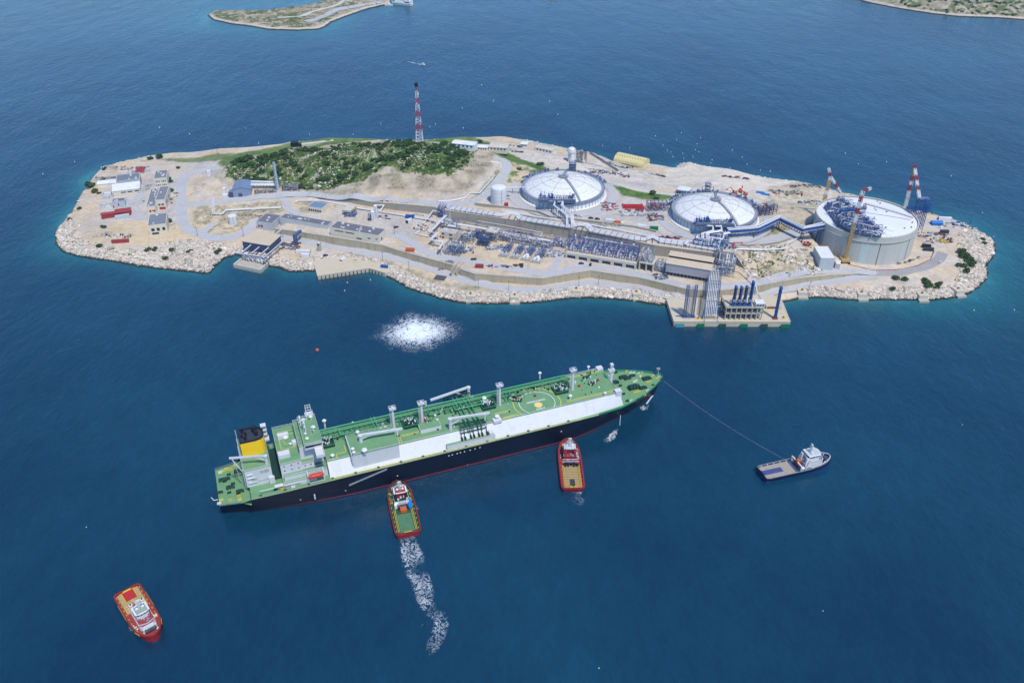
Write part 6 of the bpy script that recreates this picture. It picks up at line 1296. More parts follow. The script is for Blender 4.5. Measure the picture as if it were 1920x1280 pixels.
car('white and blue van parked in the office yard', 269.5, 378, 1.5, M_wht, 'parked_van'); car('dark blue car parked on the back shore by the sheds', 973, 276.5, .1, M_navy, 'parked_car'); car('blue and black car on the quay next to the road', 610.5, 480, .2, M_navy, 'parked_car')
car('blue car by the vaporizer bays', 1090, 495, 0, M_blue, 'parked_car'); car('black car right of the blue car at the vaporizer bays', 1107, 497, 1.4, M_blk, 'parked_car'); car('small dark car at the western shore yard', 186, 363, .8, M_dark, 'parked_car')
truck('white lorry at the roadside below the yard of red frames', 1144, 418, -.15, M_wht); truck('orange and white lorry next to the white lorry', 1160, 421.5, -.15, M_ora); truck('white lorry with a short body near the green container', 1203, 428, -.1, M_wht, 7)
def cont(label, px, py, rz, m, L=12.0, name='shipping_container', h=2.8, w=2.5):
    x, y, g = G(px, py); t = T(name, label, 'container', (x, y, g), rz); b = MB(); b.box(-L/2,-w/2,.1,L/2,w/2,h); b.build('shell', m, t); b = MB(); n = int(L/.9)
    for k in range(n): b.box(-L/2+k*L/n+.1,-w/2-.06,.2,-L/2+k*L/n+.5,-w/2,h-.1)
    b.build('corrugation', m, t); b = MB(); b.box(L/2,-w/2+.1,.2,L/2+.05,w/2-.1,h-.1); b.build('door', m, t)
    for s in (-L/2+.1, L/2-.1): b = MB(); b.box(s-.12,-w/2-.08,0,s+.12,w/2+.08,h+.06); b.build('frame', M_dark if m is M_wht else m, t)
    return t
for a in [('green container on the roadside below the red frames',1226,430.5,-.1,M_grn,7),('orange container near the bend of the works road',769,471,-.12,M_ora,7),('dark red open container by the works road right of the stairway',899,501.5,-.08,M_red2,6.5),('bright blue container on the shore road verge',721,503,-.2,M_blue,6),
          ('long white container on the quay',569,474.5,-.12,M_wht,13),('short white container in front of the long one on the quay',573,481,-.1,M_wht,8),('white container standing crosswise on the quay',643.5,489.5,1.25,M_wht,7),
          ('black container, front one right of the big tank',1740,470,-.1,M_dark,8),('black container, rear one right of the big tank',1736,464,-.1,M_blk,7),('dark container near the shrubs right of the big tank',1770,437,-.05,M_dark,7),('white container at the far right yard',1771,412.5,-.1,M_wht,12),
          ('blue container on the left plateau yard',769,408.5,-.05,M_blue,8),('white tanker container on the yard edge',767,416.5,1.0,M_wht,6)]: cont(*a[:5], L=a[5])
def tentlike(label, px, py, w, d, h, m, rz=0): x, y, g = G(px, py); t = T('tent', label, 'tent', (x,y,g), rz); vol(t, w, d, -1, h+1, wall=m, roof=m, kind='gable_x', par=1.4)
tentlike('large white tent roof at the western shore yard', 184, 351, 22, 9, 3, M_wht2, .2); tentlike('pale tent right of the large white one', 205, 347, 9, 7, 3, M_lgrey, .2); tentlike('bright blue tarpaulin shelter at the right end yard', 1748, 423, 9, 5, 2.2, M_cyan)
bld('guard_post', 'small grey lookout post on stilts above the quay', (593.5,456),(598.5,457),(594,453), 7.5, cat='post', wall=M_conc, roof=M_wht, par=.2, wins=[(.1,.9,5.5,7)])
def heap(label, px, py, w, d, n, mats, seed, name='scrap_heap', hmax=1.6, cat='scrap heap'):
    rr = random.Random(seed); x0, y0, g = G(px, py); t = T(name, label, cat, (x0, y0, g))
    for mi, m in enumerate(mats):
        b = MB()
        for k in range(n//len(mats)):
            x = x0+rr.uniform(-w/2, w/2); y = y0+rr.uniform(-d/2, d/2); z = hz(x, y)
            if rr.random() < .5: a = rr.uniform(-.3,.3) if rr.random() < .6 else rr.uniform(0, 3.1); L = rr.uniform(1.5, 6); b.bar((x-L/2*math.cos(a), y-L/2*math.sin(a), z+.3+rr.random()*hmax*.6), (x+L/2*math.cos(a), y+L/2*math.sin(a), z+.3+rr.random()*hmax*.6), rr.uniform(.2,.5))
            else: b.cbox(x, y, z-.1, rr.uniform(.6,2.6), rr.uniform(.6,1.8), rr.uniform(.4,hmax), rr.uniform(0,3))
        o = b.build('pieces', m, t, True)
        if o: o['kind'] = 'stuff'
mm = [M_rust, M_galv, M_wht, M_dark]
for i, (l, px, py, w, d, n, ms) in enumerate([('rusty pipes and frames piled on the yard between the domed tanks',1142,388,14,16,60,[M_rust,M_wht,M_galv,M_red]),('white and grey materials below the red frames',1186,401,24,10,60,[M_wht,M_galv,M_conc]),('mixed scaffold parts left of the right domed tank',1228,408,14,14,44,[M_rust,M_galv,M_dark]),
    ('stored materials right behind the left domed tank',1150,326,32,10,70,mm),('pipe lengths on the white back yard',1165,314,26,5,30,[M_dark,M_galv]),('timber and steel on the back yard near the yellow hall',1232,329,18,8,40,mm),('scaffold parts at the right back of the left domed tank',1118,322,14,12,40,mm),
    ('dark machinery piled at the back shore',1379,333,26,4,30,[M_dark,M_navy,M_rust]),('low heaps of rusty steel on the eastern yard',1475,362,30,12,50,[M_rust,M_dark,M_galv]),('scattered parts on the eastern yard by the shore',1510,349,30,6,40,[M_dark,M_galv,M_rust]),('frames and trestles left of the tan crane',1519,380,22,8,50,[M_galv,M_dark,M_wht]),
    ('scaffold frames piled right of the big tank',1752,445,26,22,110,[M_dark,M_galv,M_rust,M_wht]),('blue and white materials in the far right yard',1790,422,34,12,60,[M_cyan,M_wht,M_dark,M_galv]),('yellow steel frame lying right of the big tank',1768,452,8,6,14,[M_yel]),
    ('rubble and pallets in the yard of the west offices',232,316,50,9,80,[M_conc,M_rust,M_galv,M_wht]),('piled parts by the west shore yard',205,336,30,8,46,[M_conc,M_galv,M_dark]),('broken concrete slabs on the sandy ground of the west shore',197,438,16,14,34,[M_conc,M_concl]),('rubble and steel by the long red container',222,443,22,6,36,[M_dark,M_conc,M_wht]),
    ('red hoses and frames along the low wall',1245,447,34,4,40,[M_rust,M_red2,M_dark]),('small machinery on the verge of the works road',948,500,30,4,24,[M_dark,M_rust]),('odds and ends by the pump skids',1030,480,10,6,20,[M_conc,M_rust]),('parts lying beside the vertical tanks',715,408,16,6,24,mm),('parts lying on the sand by the pipe loops',790,428,14,10,30,[M_rust,M_conc,M_wht]),
    ('materials at the back shore sheds',960,273,26,5,30,[M_cream,M_dark,M_rust]),('dark materials below the back shore sheds',962,285,20,6,36,[M_dark,M_rust,M_galv]),('parts in front of the intake pump house',545,462,16,12,60,[M_blue2,M_galv,M_rust,M_dark]),('scrap left of the stair wall near the works road',838,492,14,5,24,[M_galv,M_rust]),('red valve frames at the foot of the rocky slope',1512,458,8,6,20,[M_red2,M_rust])]): heap(l, px, py, w, d, n, ms, 100+i)
# red frames and blue module racks
a = G(1169,391); t = T('frame_stack', 'stack of bright red pipe frames on the yard between the domed tanks', 'pipe frames', a); b = MB()
for k in range(5): b.bar((0,k*1.7,.6+.3*(k%2)),(18-k*.4,k*1.7,.6+.3*(k%2)),.9,.8)
b.bar((0,-.5,.5),(0,8,.8),1.1,.9); b.bar((18,-1,.5),(17,8,.8),1.1,.9); b.build('red_frame', M_red, t); b = MB(); b.bar((1,-3,.4),(6,-5,.4),1.6,1.2); b.bar((10,-3,.4),(17,-5,.4),1.8,1.2); b.build('lower_frame', M_red2, t)
rack('steel_module', 'blue steel module with a red roof edge left of the right domed tank', (1215,397),(1252,396), 9, 6.5, nx=5, ny=2, levels=2, m=M_navy, seed=71, pm=M_red, pipes=10, top=False)
rack('steel_module', 'stack of dark blue steel frames right of the right domed tank', (1419,407),(1455,404), 8, 7, nx=5, ny=2, levels=4, m=M_navy, seed=72, pm=M_red2, pipes=8)
def excavator(label, px, py, rz):
    x, y, g = G(px, py); t = T('excavator', label, 'excavator', (x,y,g), rz); b = MB(); b.box(-2,-1.6,0,2,-1,1); b.box(-2,1,0,2,1.6,1); b.build('track', M_blk, t); b = MB(); b.box(-2.2,-1.5,1.1,1.6,1.5,2.4); b.build('body', M_ora, t); b = MB(); b.box(.3,.2,2.4,1.7,1.4,3.6); b.build('cab', M_glass, t); b = MB(); b.bar((1.2,-.4,2),(5,-.4,5.6),.6); b.bar((5,-.4,5.6),(8.4,-.4,2.4),.5); b.build('boom', M_ora, t); b = MB(); b.add([(8,-1,2.6),(9.2,-1,2.2),(8.6,-1,1.2),(8,.2,2.6),(9.2,.2,2.2),(8.6,.2,1.2)],[(0,1,2),(3,5,4),(0,3,4,1),(1,4,5,2),(2,5,3,0)]); b.build('bucket', M_dark, t)
excavator('orange excavator, left one on the yard behind the right domed tank', 1377, 364, 2.4); excavator('orange excavator, right one with its boom up behind the right domed tank', 1397, 366, 2.7); excavator('orange machine half hidden behind the right domed tank', 1388, 361, 1.2)
for i, (px, py, l) in enumerate([(1426,362,'blue tarpaulin bundle, left one behind the right domed tank'),(1435,365.5,'blue tarpaulin bundle, right one behind the right domed tank')]):
    x, y, g = G(px, py); t = MB(); t.cbox(x, y, g, 8, 2.6, 1.2, -.3); o = t.build('tarpaulin_bundle', M_cyan, None, True); tag(o, l, 'tarpaulin')
x, y, g = G(825.5, 521); b = MB(); b.cbox(0,0,.25,9,7,.12,-.3); o = b.build('road_mat', M_asphk); o.location = (x, y, g); tag(o, 'black rubber mat lying across the shore road', 'mat')
pipes('low red and white barrier line along the ring road of the big tank', [(1592,496,9),(1640,507,7.6),(1680,506,7.4),(1720,498,7.6),(1745,486,7.8),(1752,470,8)], 1, 1, .28, (), 0, m=M_red2, name='barrier', cat='barrier')
def lamp(label, px, py, h=9): x, y, g = G(px, py); t = T('street_lamp', label, 'street lamp', (x,y,g), 0, 'street lamps'); b = MB(); b.cyl((0,0,0),(0,0,h),.16,.1,6); b.build('pole', M_dark, t); b = MB(); b.bar((0,0,h),(0,-1.6,h+.3),.12); b.cbox(0,-1.8,h+.15,.5,.9,.2); b.build('lamp_head', M_dark, t)
for px, py, l in [(718,490,'street lamp on the verge of the shore road above the blue container'),(767,508,'street lamp on the verge by the shore road, right of the blue container'),(897,541,'street lamp between the first two mooring blocks'),(954,545,'street lamp just left of the second mooring block'),(1085,537,'street lamp above the third mooring block'),(1122,535,'street lamp right of the third mooring block'),(1246,557,'street lamp at the left corner of the jetty'),(740,440,'street lamp at the start of the works road'),(1516,546,'street lamp on the right shore near the jetty'),(1818,420,'pale lamp post at the far right shore'),(371,443,'street lamp at the west road loop'),(457,444,'street lamp where the west road meets the shore road'),(408,287,'street lamp on the back shore road')]: lamp(l, px, py)
for i, (l, px, py, w, d, n, ms) in enumerate([('small grey pipework between the cream block and the works road',872,470,16,10,50,[M_galv,M_blue2,M_wht]),('pipe spools and valves in front of the pale framed unit',935,465,20,8,50,[M_galv,M_wht,M_blue2]),('pipe spools behind the pump skids',975,468,40,6,70,[M_blue2,M_galv,M_wht]),
    ('valve clusters along the foot of the high wall',940,437,60,4,60,[M_blue2,M_galv]),('white valves left of the vaporizer bays',1040,476,14,10,34,[M_wht,M_galv]),('small fittings between the low wall and the pipe bundle',1100,424,60,4,40,[M_galv,M_conc]),('pipe fittings beside the compressor hall',1240,520,10,8,30,[M_galv,M_dark]),
    ('steelwork between the manifold frame and the bridge',1350,462,30,8,70,[M_blue,M_wht,M_blue2]),('pipes lying on the yard left of the left domed tank',942,370,10,12,30,[M_galv,M_rust])]): heap(l, px, py, w, d, n, ms, 300+i, 'pipework', 2.4, 'pipework')
for i, (px, py, l) in enumerate([(648,3,'pale low house on the far islet, left one'),(666,-1,'pale low house on the far islet, right one')]): x, y, z = h2(px, py); t = T('house', l, 'house', (x, y, z), .2); vol(t, 12, 8, -1, 5, wall=M_cream, roof=M_concl)
for i, (l, px, py, w, d, n, ms) in enumerate([('stored parts in the north yard of the offices',248,322,22,8,44,[M_conc,M_galv,M_wht]),('grey pallets beside the white hall',276,352,5,16,20,[M_conc,M_galv]),('benches and boxes by the pump house',200,385,14,12,26,[M_conc,M_wht]),('low concrete pads in the gravel field',372,352,8,22,14,[M_conc,M_concl]),
    ('paving slabs and planters beside the front office',323,424,6,14,16,[M_concl,M_conc]),('planters beside the central offices',325,372,5,22,18,[M_concl,M_rust]),('concrete remains on the scrubby ground',430,400,60,16,40,[M_conc,M_concl]),('concrete remains right of the lone white tank',470,405,24,10,24,[M_conc,M_rust])]): heap(l, px, py, w, d, n, ms, 400+i, 'scrap_heap', .9)
for l, px, py, rz, m, L_ in [('small white cabin left of the white hall',203,366,.2,M_wht,7),('pale cabin at the west yard edge',200,372,.2,M_lgrey,6),('cream cabin behind the grey workshop',232,326,.15,M_cream,9),('white cabin at the foot of the gravel field',392,324,.1,M_wht,5),('grey container beside the red roofed shed',276,322,.1,M_lgrey,6)]: cont(l, px, py, rz, m, L_)
# ================================================================= the gas carrier
S0 = (-96.43, 353.16); SRZ = R(20.647); sux, suy = math.cos(SRZ), math.sin(SRZ)
def SL(px, py, z):
    X, Y, _ = P(px, py, z); return ((X-S0[0])*sux+(Y-S0[1])*suy, -(X-S0[0])*suy+(Y-S0[1])*sux, z)
M_hull = mat('dark_navy_hull', C(20,28,48,.65), .35, .25, .08, spec=.5, streak=True); M_boot = mat('dull_red_bootline', C(150,62,76,.75), .6, .2, .2)
M_deckg = mat('green_deck_paint', C(126,172,122,.78), .75, .16, .12, hue=C(108,156,108,.74)); M_deckp = mat('green_pipe_paint', C(74,164,112,.78), .5, .12, .5); M_dkg = mat('dark_green_machinery', C(30,74,58,.7), .6, .3, .9)
M_shw = mat('ship_white_paint', C(240,240,240,.74), .5, .07, .2, hue=C(224,224,222,.72), streak=True); M_fun = mat('funnel_yellow', C(255,206,30,.98), .5, .05, .3); M_mark = mat('yellow_deck_line', C(232,216,90,.8), .6, .1, .6)
SH = T('gas_carrier', 'huge navy and green gas carrier with a yellow funnel and white sloped tank sides', 'ship', (S0[0], S0[1], 0), SRZ); CY = 21.6
st_ = [(-64,15.4,7.5,10.5),(-60,16,9.5,10.5),(-52,17.5,13,10.5),(-47,21.2,14.6,14.6),(-33,21.5,17,14.6),(-12,21.5,19.8,14.6),(10,21.5,21.4,14.6),(60,21.5,21.5,14.6),(130,21.5,21.5,14.6),(145,21.5,21.0,14.7),(160,21.2,17.5,14.8),(176,20.2,12.6,15),(187,17.2,9.0,15.2),(197,13.2,5.4,15.4),(205,8.9,2.6,15.6),(211,4.8,.6,15.8),(215,1.2,.15,16)]
def hullstrip(z0f, z1f, name, m, inset=0.0):
    b = MB(); V = []; n = len(st_); K = 6
    for x, bd, bw, zd in st_:
        za, zb = z0f(zd), z1f(zd); row = []
        for k in range(K):
            z = za+(zb-za)*k/(K-1); u = max(0, min(1, z/zd)); hb = bw+(bd-bw)*u**(1.25 if x > 140 else .8 if x < -20 else 1); xx = x+(0 if x < 180 else -(1-u)*(5.5*(x-180)/35)); row.append((xx, hb, z))
        V.append(row)
    for s in (-1, 1):
        o = [(x, CY+s*(hb-inset), z) for row in V for x, hb, z in row]; f = [((i*K+k), ((i+1)*K+k), ((i+1)*K+k+1), (i*K+k+1)) if s < 0 else ((i*K+k+1), ((i+1)*K+k+1), ((i+1)*K+k), (i*K+k)) for i in range(n-1) for k in range(K-1)]; b.add(o, f)
    a = V[0]; b.add([(x, CY-hb, z) for x, hb, z in a]+[(x, CY+hb, z) for x, hb, z in a], [(k, k+1, K+k+1, K+k) for k in range(K-1)])
    a = V[-1]; b.add([(x, CY-hb, z) for x, hb, z in a]+[(x, CY+hb, z) for x, hb, z in a], [(k, K+k, K+k+1, k+1) for k in range(K-1)])
    return b.build(name, m, SH, smooth=False)
hullstrip(lambda d: 1.5, lambda d: d, 'hull', M_hull); hullstrip(lambda d: -3, lambda d: .6, 'underwater_hull', M_hull, .02); hullstrip(lambda d: .6, lambda d: 1.5, 'boot_top', M_boot)
b = MB(); out = [(x, CY-bd+.1, zd) for x, bd, bw, zd in st_]+[(x, CY+bd-.1, zd) for x, bd, bw, zd in st_[::-1]]
aft = [(x, s, 10.4) for x, s in ((-64,CY-15.3),(-52,CY-17.4),(-47.5,CY-20.9),(-47.5,CY+20.9),(-52,CY+17.4),(-64,CY+15.3))]
n = len(st_); V = [(x, CY+s*(bd-.1), zd-.15) for x, bd, bw, zd in st_[3:] for s in (-1, 1)]; b.add(V, [(2*i, 2*i+2, 2*i+3, 2*i+1) for i in range(n-4)]); b.add(aft, [(0,1,2,3,4,5)]); b.build('main_deck', M_deckg, SH)
b = MB()   # bulwark rim and rails
for s in (-1, 1):
    pts = [(x, CY+s*(bd-.12), zd) for x, bd, bw, zd in st_]; 
    b = MB(); b.rail(pts[:3], 1.1, 3, .12); b.build('stern_rail', M_galv, SH)
    b = MB(); b.rail(pts[3:10], 1.1, 3.2, .1); b.build('deck_rail', M_galv, SH); b = MB()
for s in (-1, 1): pts = [(x, CY+s*(bd-.12), zd+.6) for x, bd, bw, zd in st_][10:]; b.bars(pts, .25, 1.3)
b.build('bow_bulwark', M_deckp, SH); b = MB()
for s in (-1, 1): pts = [(x, CY+s*(bd-.3), zd+.02) for x, bd, bw, zd in st_][3:11]; b.bars(pts, .7, .2)
b.build('gunwale', mat('pale_green_edge', C(170,196,130,.8), .7, .1, .3), SH)
# trunk: sloped white sides, green top
TX0, TX1, TZ = -4.0, 177.0, 22.0
def tsec(x, far=1): w = 19.9 if x < 150 else 19.9-2.4*((x-150)/30)**1.5; return w
xs_ = [-4, 20, 60, 100, 140, 160, 170, 177]; b = MB(); V = []
for x in xs_: w = tsec(x); V += [(x+(1.5 if x == 177 else 0), CY-w, 14.4), (x, CY-13.9, TZ), (x, CY+13.9, TZ), (x+(1.5 if x == 177 else 0), CY+w, 14.4)]
f = []
for i in range(len(xs_)-1): a = i*4; f += [(a, a+4, a+5, a+1), (a+2, a+6, a+7, a+3)]
f += [(0,1,2,3), (len(V)-4, len(V)-1, len(V)-2, len(V)-3)]; b.add(V, f); tr = b.build('trunk', M_shw, SH)
b = MB(); b.box(TX0,CY-13.9,TZ-.4,TX1,CY+13.9,TZ+.05); td = b.build('trunk_deck', M_deckg, SH); b = MB()
b.rail([(TX0,CY-13.7,TZ),(TX1,CY-13.7,TZ)], 1.1, 3, .09); b.rail([(TX0,CY+13.7,TZ),(TX1,CY+13.7,TZ)], 1.1, 3, .12); b.build('deck_rail', M_shw, td)
b = MB(); zt = TZ+.07
def mline(pts, w=.35, z=zt):
    for i in range(len(pts)-1): b.bar((*pts[i], z), (*pts[i+1], z), w, .03)
for x0, x1 in ((38,62),(98,108)): mline([(x0,CY-13),(x0,CY-6),(x1,CY-6)]); mline([(x0+1,CY-12.4),(x1,CY-12.4)]); mline([(x0+1.2,CY-12.4),(x0+1.2,CY-7),(x1,CY-7)])
mline([(-3,CY-12.6),(2,CY-12.6),(2,CY-9),(7.6,CY-9),(7.6,CY-3)]); mline([(101,CY-11.2),(111,CY-11.2)]); mline([(101,CY-12),(111,CY-12)]); mline([(143,CY-10),(175,CY-10)]); mline([(143,CY-11),(175,CY-11)]); mline([(150,CY+12.2),(175,CY+12.2)]); mline([(150,CY+11.2),(175,CY+11.2)]); mline([(-2,CY+11),(60,CY+12)])
hx, hy = 125.5, 16.4
arc = lambda r, a0, a1, n=40: [(hx+r*math.cos(R(a0+(a1-a0)*k/n)), hy+r*math.sin(R(a0+(a1-a0)*k/n))) for k in range(n+1)]
mline([p for p in arc(14.6, -35, 215) if p[1] > CY-13.6], .5); b.build('yellow_marking', M_mark, td)
b = MB(); pts = [p for p in arc(11.0, -50, 230, 60) if p[1] > CY-13.5]
for i in range(len(pts)-1): b.bar((*pts[i], zt+.01), (*pts[i+1], zt+.01), .4, .03)
b.build('winching_circle', M_wht, td); b = MB(); b.cyl((hx,hy-2.2,zt-.02),(hx,hy-2.2,zt+.05),2.5,2.5,24); b.build('winching_spot', mat('pale_yellow_paint', C(250,222,130,.85), .6, .05, .5), td)
def words(txt, x, y, z, size, m, par, rz=0.0, nm='lettering', sx=1.0, rx=0.0):
    cu = bpy.data.curves.new(nm, 'FONT'); cu.body = txt; cu.size = size; cu.align_x = 'CENTER'; cu.align_y = 'CENTER'; cu.offset = .03*size; cu.extrude = .01
    to = bpy.data.objects.new(nm, cu); COL.objects.link(to); dg = bpy.context.evaluated_depsgraph_get(); me = bpy.data.meshes.new_from_object(to.evaluated_get(dg)); bpy.data.objects.remove(to); me.materials.clear(); me.materials.append(m)
    o = bpy.data.objects.new(nm, me); COL.objects.link(o); o.location = (x, y, z); o.rotation_euler = (rx, 0, rz); o.scale = (sx, 1, 1); o.parent = par; return o
words('WINCHING', hx, hy+1.6, zt+.05, 2.3, M_wht, td, sx=1.0); words('ONLY', hx, hy-6.1, zt+.05, 2.2, M_wht, td)
# machinery house on the trunk
vv = MB(); vv.box(9.6, 3.4, 16.4, 36.2, 21, 26); mh = vv.build('cargo_machinery_house', M_shw, SH); b = MB(); b.box(9.4,3.2,26,36.4,21.2,26.15); b.build('house_roof', M_deckg, mh); b = MB(); b.rail([(9.6,3.4,26),(36.2,3.4,26),(36.2,21,26),(9.6,21,26)], 1.1, 3, .1, True); b.box(9.2,3.2,20,9.5,21,27); b.build('house_rail', M_shw, mh)
def vdome(p, r, h, par=SH, name='vent_head'):
    b = MB(); b.cyl(p, (p[0],p[1],p[2]+h), r*.42, r*.42, 10); b.cyl((p[0],p[1],p[2]+h*.75),(p[0],p[1],p[2]+h), r*.5, r, 12); b.ball((p[0],p[1],p[2]+h), r, 12, .7); return b.build(name, M_wht, par)
for px, py, z, r, h in ((684,850,26,1.7,2.6),(662,847,26,1.1,2.4),(664,853,26,1.0,2.2),(671,815,26,1.2,2.2),(624,858,22,1.2,2.0),(932,788,22,1.5,3.2),(908,752,22,1.5,2.5),(1069,748,22,1.2,2.6),(1134,742,22,1.0,2.4),(1012,710,22,1.1,4.6),(1103,695,22,1.0,3.2),(610,803,14.6,1.3,6),(662,795,22,.7,1.4),(700,795,22,.7,1.3),(730,790,22,.7,1.3),(758,782,22,.7,1.3),(880,740,22,.7,1.2),(1015,722,22,.8,1.5),(715,808,22,.9,2),(723,806,22,.9,2.4),(816,782,22,.8,1.6),(820,790,22,.8,1.6),(1200,708,15,.7,1)):
    vdome(SL(px, py, z), r, h)
for px, py, w_, d_ in ((932,790,5,3.4),(909,756,5,3.0)): x, y, z = SL(px, py, 22); b = MB(); b.box(x-w_/2,y-d_/2,22,x+w_/2,y+d_/2,23.8); b.build('deck_box', M_shw, SH)
x, y, z = SL(789,813,22); b = MB(); b.box(x,y,22,x+12.5,y+5.6,24.4); o = b.build('deck_house', M_shw, SH); b = MB(); b.box(x+.2,y+.2,24.4,x+12.3,y+5.4,24.5); b.build('house_roof', M_deckg, o)
# cargo domes: dark green clusters with white valves
rr = random.Random(12)
for px, py in ((612,830),(768,793),(914,759),(1050,730)):
    x, y, z = SL(px, py, 23); b = MB(); b.box(x-4.2,y-3.8,22,x+4.2,y+3.8,23.4)
    for k in range(20): b.cbox(x+rr.uniform(-3.6,3.6), y+rr.uniform(-3.2,3.2), 23.4, rr.uniform(.5,1.3), rr.uniform(.5,1.3), rr.uniform(.4,1.6), rr.uniform(0,1))
    o = b.build('cargo_dome', M_dkg, SH); b = MB()
    for k in range(18): b.cbox(x+rr.uniform(-3.4,3.4), y+rr.uniform(-3,3), 24, rr.uniform(.35,.7), rr.uniform(.35,.7), rr.uniform(.5,1.4))
    b.build('valve_wheel', M_wht, o); b = MB(); b.rail([(x-4.2,y-3.8,23.4),(x+4.2,y-3.8,23.4),(x+4.2,y+3.8,23.4),(x-4.2,y+3.8,23.4)], 1, 2, .14, True); b.build('platform_rail', M_deckp, o)
for px, py in ((800,796),(864,765),(830,770),(720,800),(1000,728),(960,745),(1110,720),(1100,708),(970,752)):
    x, y, z = SL(px, py, 22); b = MB()
    for k in range(9): b.cbox(x+rr.uniform(-2.6,2.6), y+rr.uniform(-2,2), 22, rr.uniform(.4,1.1), rr.uniform(.4,1.1), rr.uniform(.5,1.5), rr.uniform(0,1))
    b.tube([(x-3,y,22.8),(x+3,y,22.8),(x+3,y+2,22.8)], .22, 6); o = b.build('valve_station', M_dkg, SH); b = MB()
    for k in range(5): b.cyl((x+rr.uniform(-2.6,2.6),y+rr.uniform(-2,2),22.2),(x+.1,y,24),.3,.3,6) if False else b.cbox(x+rr.uniform(-2.6,2.6), y+rr.uniform(-2,2), 22.4, .5, .5, 1.3)
    b.build('valve_wheel', M_wht, o)
for px, py in ((647,861),):
    pass
for px, py, m in ((798,790,M_red),(876,767,M_red),(1003,743,M_red2),(1086,725,M_red),(1121,714,M_red),(618,838,M_red),(970,748,M_ora)):
    x, y, z = SL(px, py, 22); b = MB(); b.cbox(x, y, 22.05, 1.3, 1.1, 1.4); b.build('fire_hydrant_box', m, SH)
# pipes along the trunk
b = MB()
for y, z, r in ((30.2,24.4,.42),(31.6,24.4,.36),(33.4,24.6,.5),(28.8,23.4,.26),(27.6,23.4,.26)): b.tube([(-3,y,z),(151 if y > 30 else 112,y,z)], r, 8)
for x0, s in ((7,1),(60,1),(112,1)): b.tube([(x0,30.2,24.4),(x0,25.5,24.4),(x0+7,25.5,24.4),(x0+7,30.2,24.4)], .38, 8)
b.tube([(76,30,24.4),(76,24.5,24.4),(93,24.5,24.4),(93,30,24.4)], .42, 8)
for x in (78, 80.5, 84, 86.5): b.tube([(x,40,24),(x,30,24.2),(x,8.5,23.6),(x,6,20)], .38, 8)
for x in (27, 29): b.tube([(x,35,24.2),(x,21.5,24.2)], .45, 8)
b.build('cargo_pipeline', M_deckp, SH); b = MB()
for k in range(52):
    x = -2+k*3.0; b.bar((x,26.8,22),(x,26.8,23.4),.2); b.bar((x,34,22),(x,34,24.4),.2); b.bar((x,27,23.9),(x,34,23.9),.2)
b.build('pipe_support', M_dkg, SH); b = MB(); b.bars([(-2,26,23.5),(40,26,23.5)], .9, .12); b.bars([(8,35.2,23),(150,35.2,23)], 1.0, .12); b.build('catwalk', M_deckg, SH)
b = MB(); b.tube([(12,34.6,22.6),(40,34.6,22.6)], .3, 6); b.tube([(-3,36.2,21.5),(60,36.4,21.5)], .45, 6); b.build('grey_pipe', M_galv, SH)
for m_, nm, cnt, hmx in ((M_dkg,'deck_fitting',150,1.3),(M_wht,'white_fitting',60,1.1),(M_deckp,'small_pipework',0,0)):
    b = MB()
    for k in range(cnt):
        x = rr.uniform(-2, 172); y = rr.uniform(23.5, 35) if rr.random() < .8 else rr.uniform(12, 24)
        if math.hypot(x-hx, y-hy) < 14: continue
        b.cbox(x, y, 22.06, rr.uniform(.3,1.2), rr.uniform(.3,1.0), rr.uniform(.4,hmx), rr.uniform(0,1))
    if nm == 'small_pipework':
        for k in range(34): x = rr.uniform(-2, 112); y = rr.uniform(22, 27); L_ = rr.uniform(3, 12); b.tube([(x,y,22.5),(x+L_,y,22.5),(x+L_,y+rr.choice((-2.5,3.5)),22.5)], .16, 5)
        for k in range(16): x = rr.uniform(0, 110); b.tube([(x,24,22.8),(x,30,23.6)], .2, 5)
    o = b.build(nm, m_, SH); o['kind'] = 'stuff'
# masts on the trunk
for px, py, pt in ((739,803,766),(792,793,753),(937,759,721),(1073,730,690)):
    x, y, z = SL(px, py, 22); h = hh_ = 15.3; b = MB(); b.cyl((x,y,22),(x,y,22+h),.95,.7,10); b.bar((x-1.3,y-.2,22),(x-1.1,y-.2,22+h),.14); b.bar((x-1.9,y-.2,22),(x-1.7,y-.2,22+h),.14)
    for k in range(14): b.bar((x-1.9,y-.2,22.5+k*1.05),(x-1.1,y-.2,22.5+k*1.05),.1)
    o = b.build('vent_mast', M_shw, SH); b = MB(); b.box(x-2,y-1.5,22+h-.9,x+2,y+1.5,22+h-.7); b.rail([(x-2,y-1.5,22+h-.7),(x+2,y-1.5,22+h-.7),(x+2,y+1.5,22+h-.7),(x-2,y+1.5,22+h-.7)],1.2,1.5,.14,True); b.cyl((x,y,22+h),(x,y,23+h),.9,.5,10); b.build('mast_platform', M_shw, o)
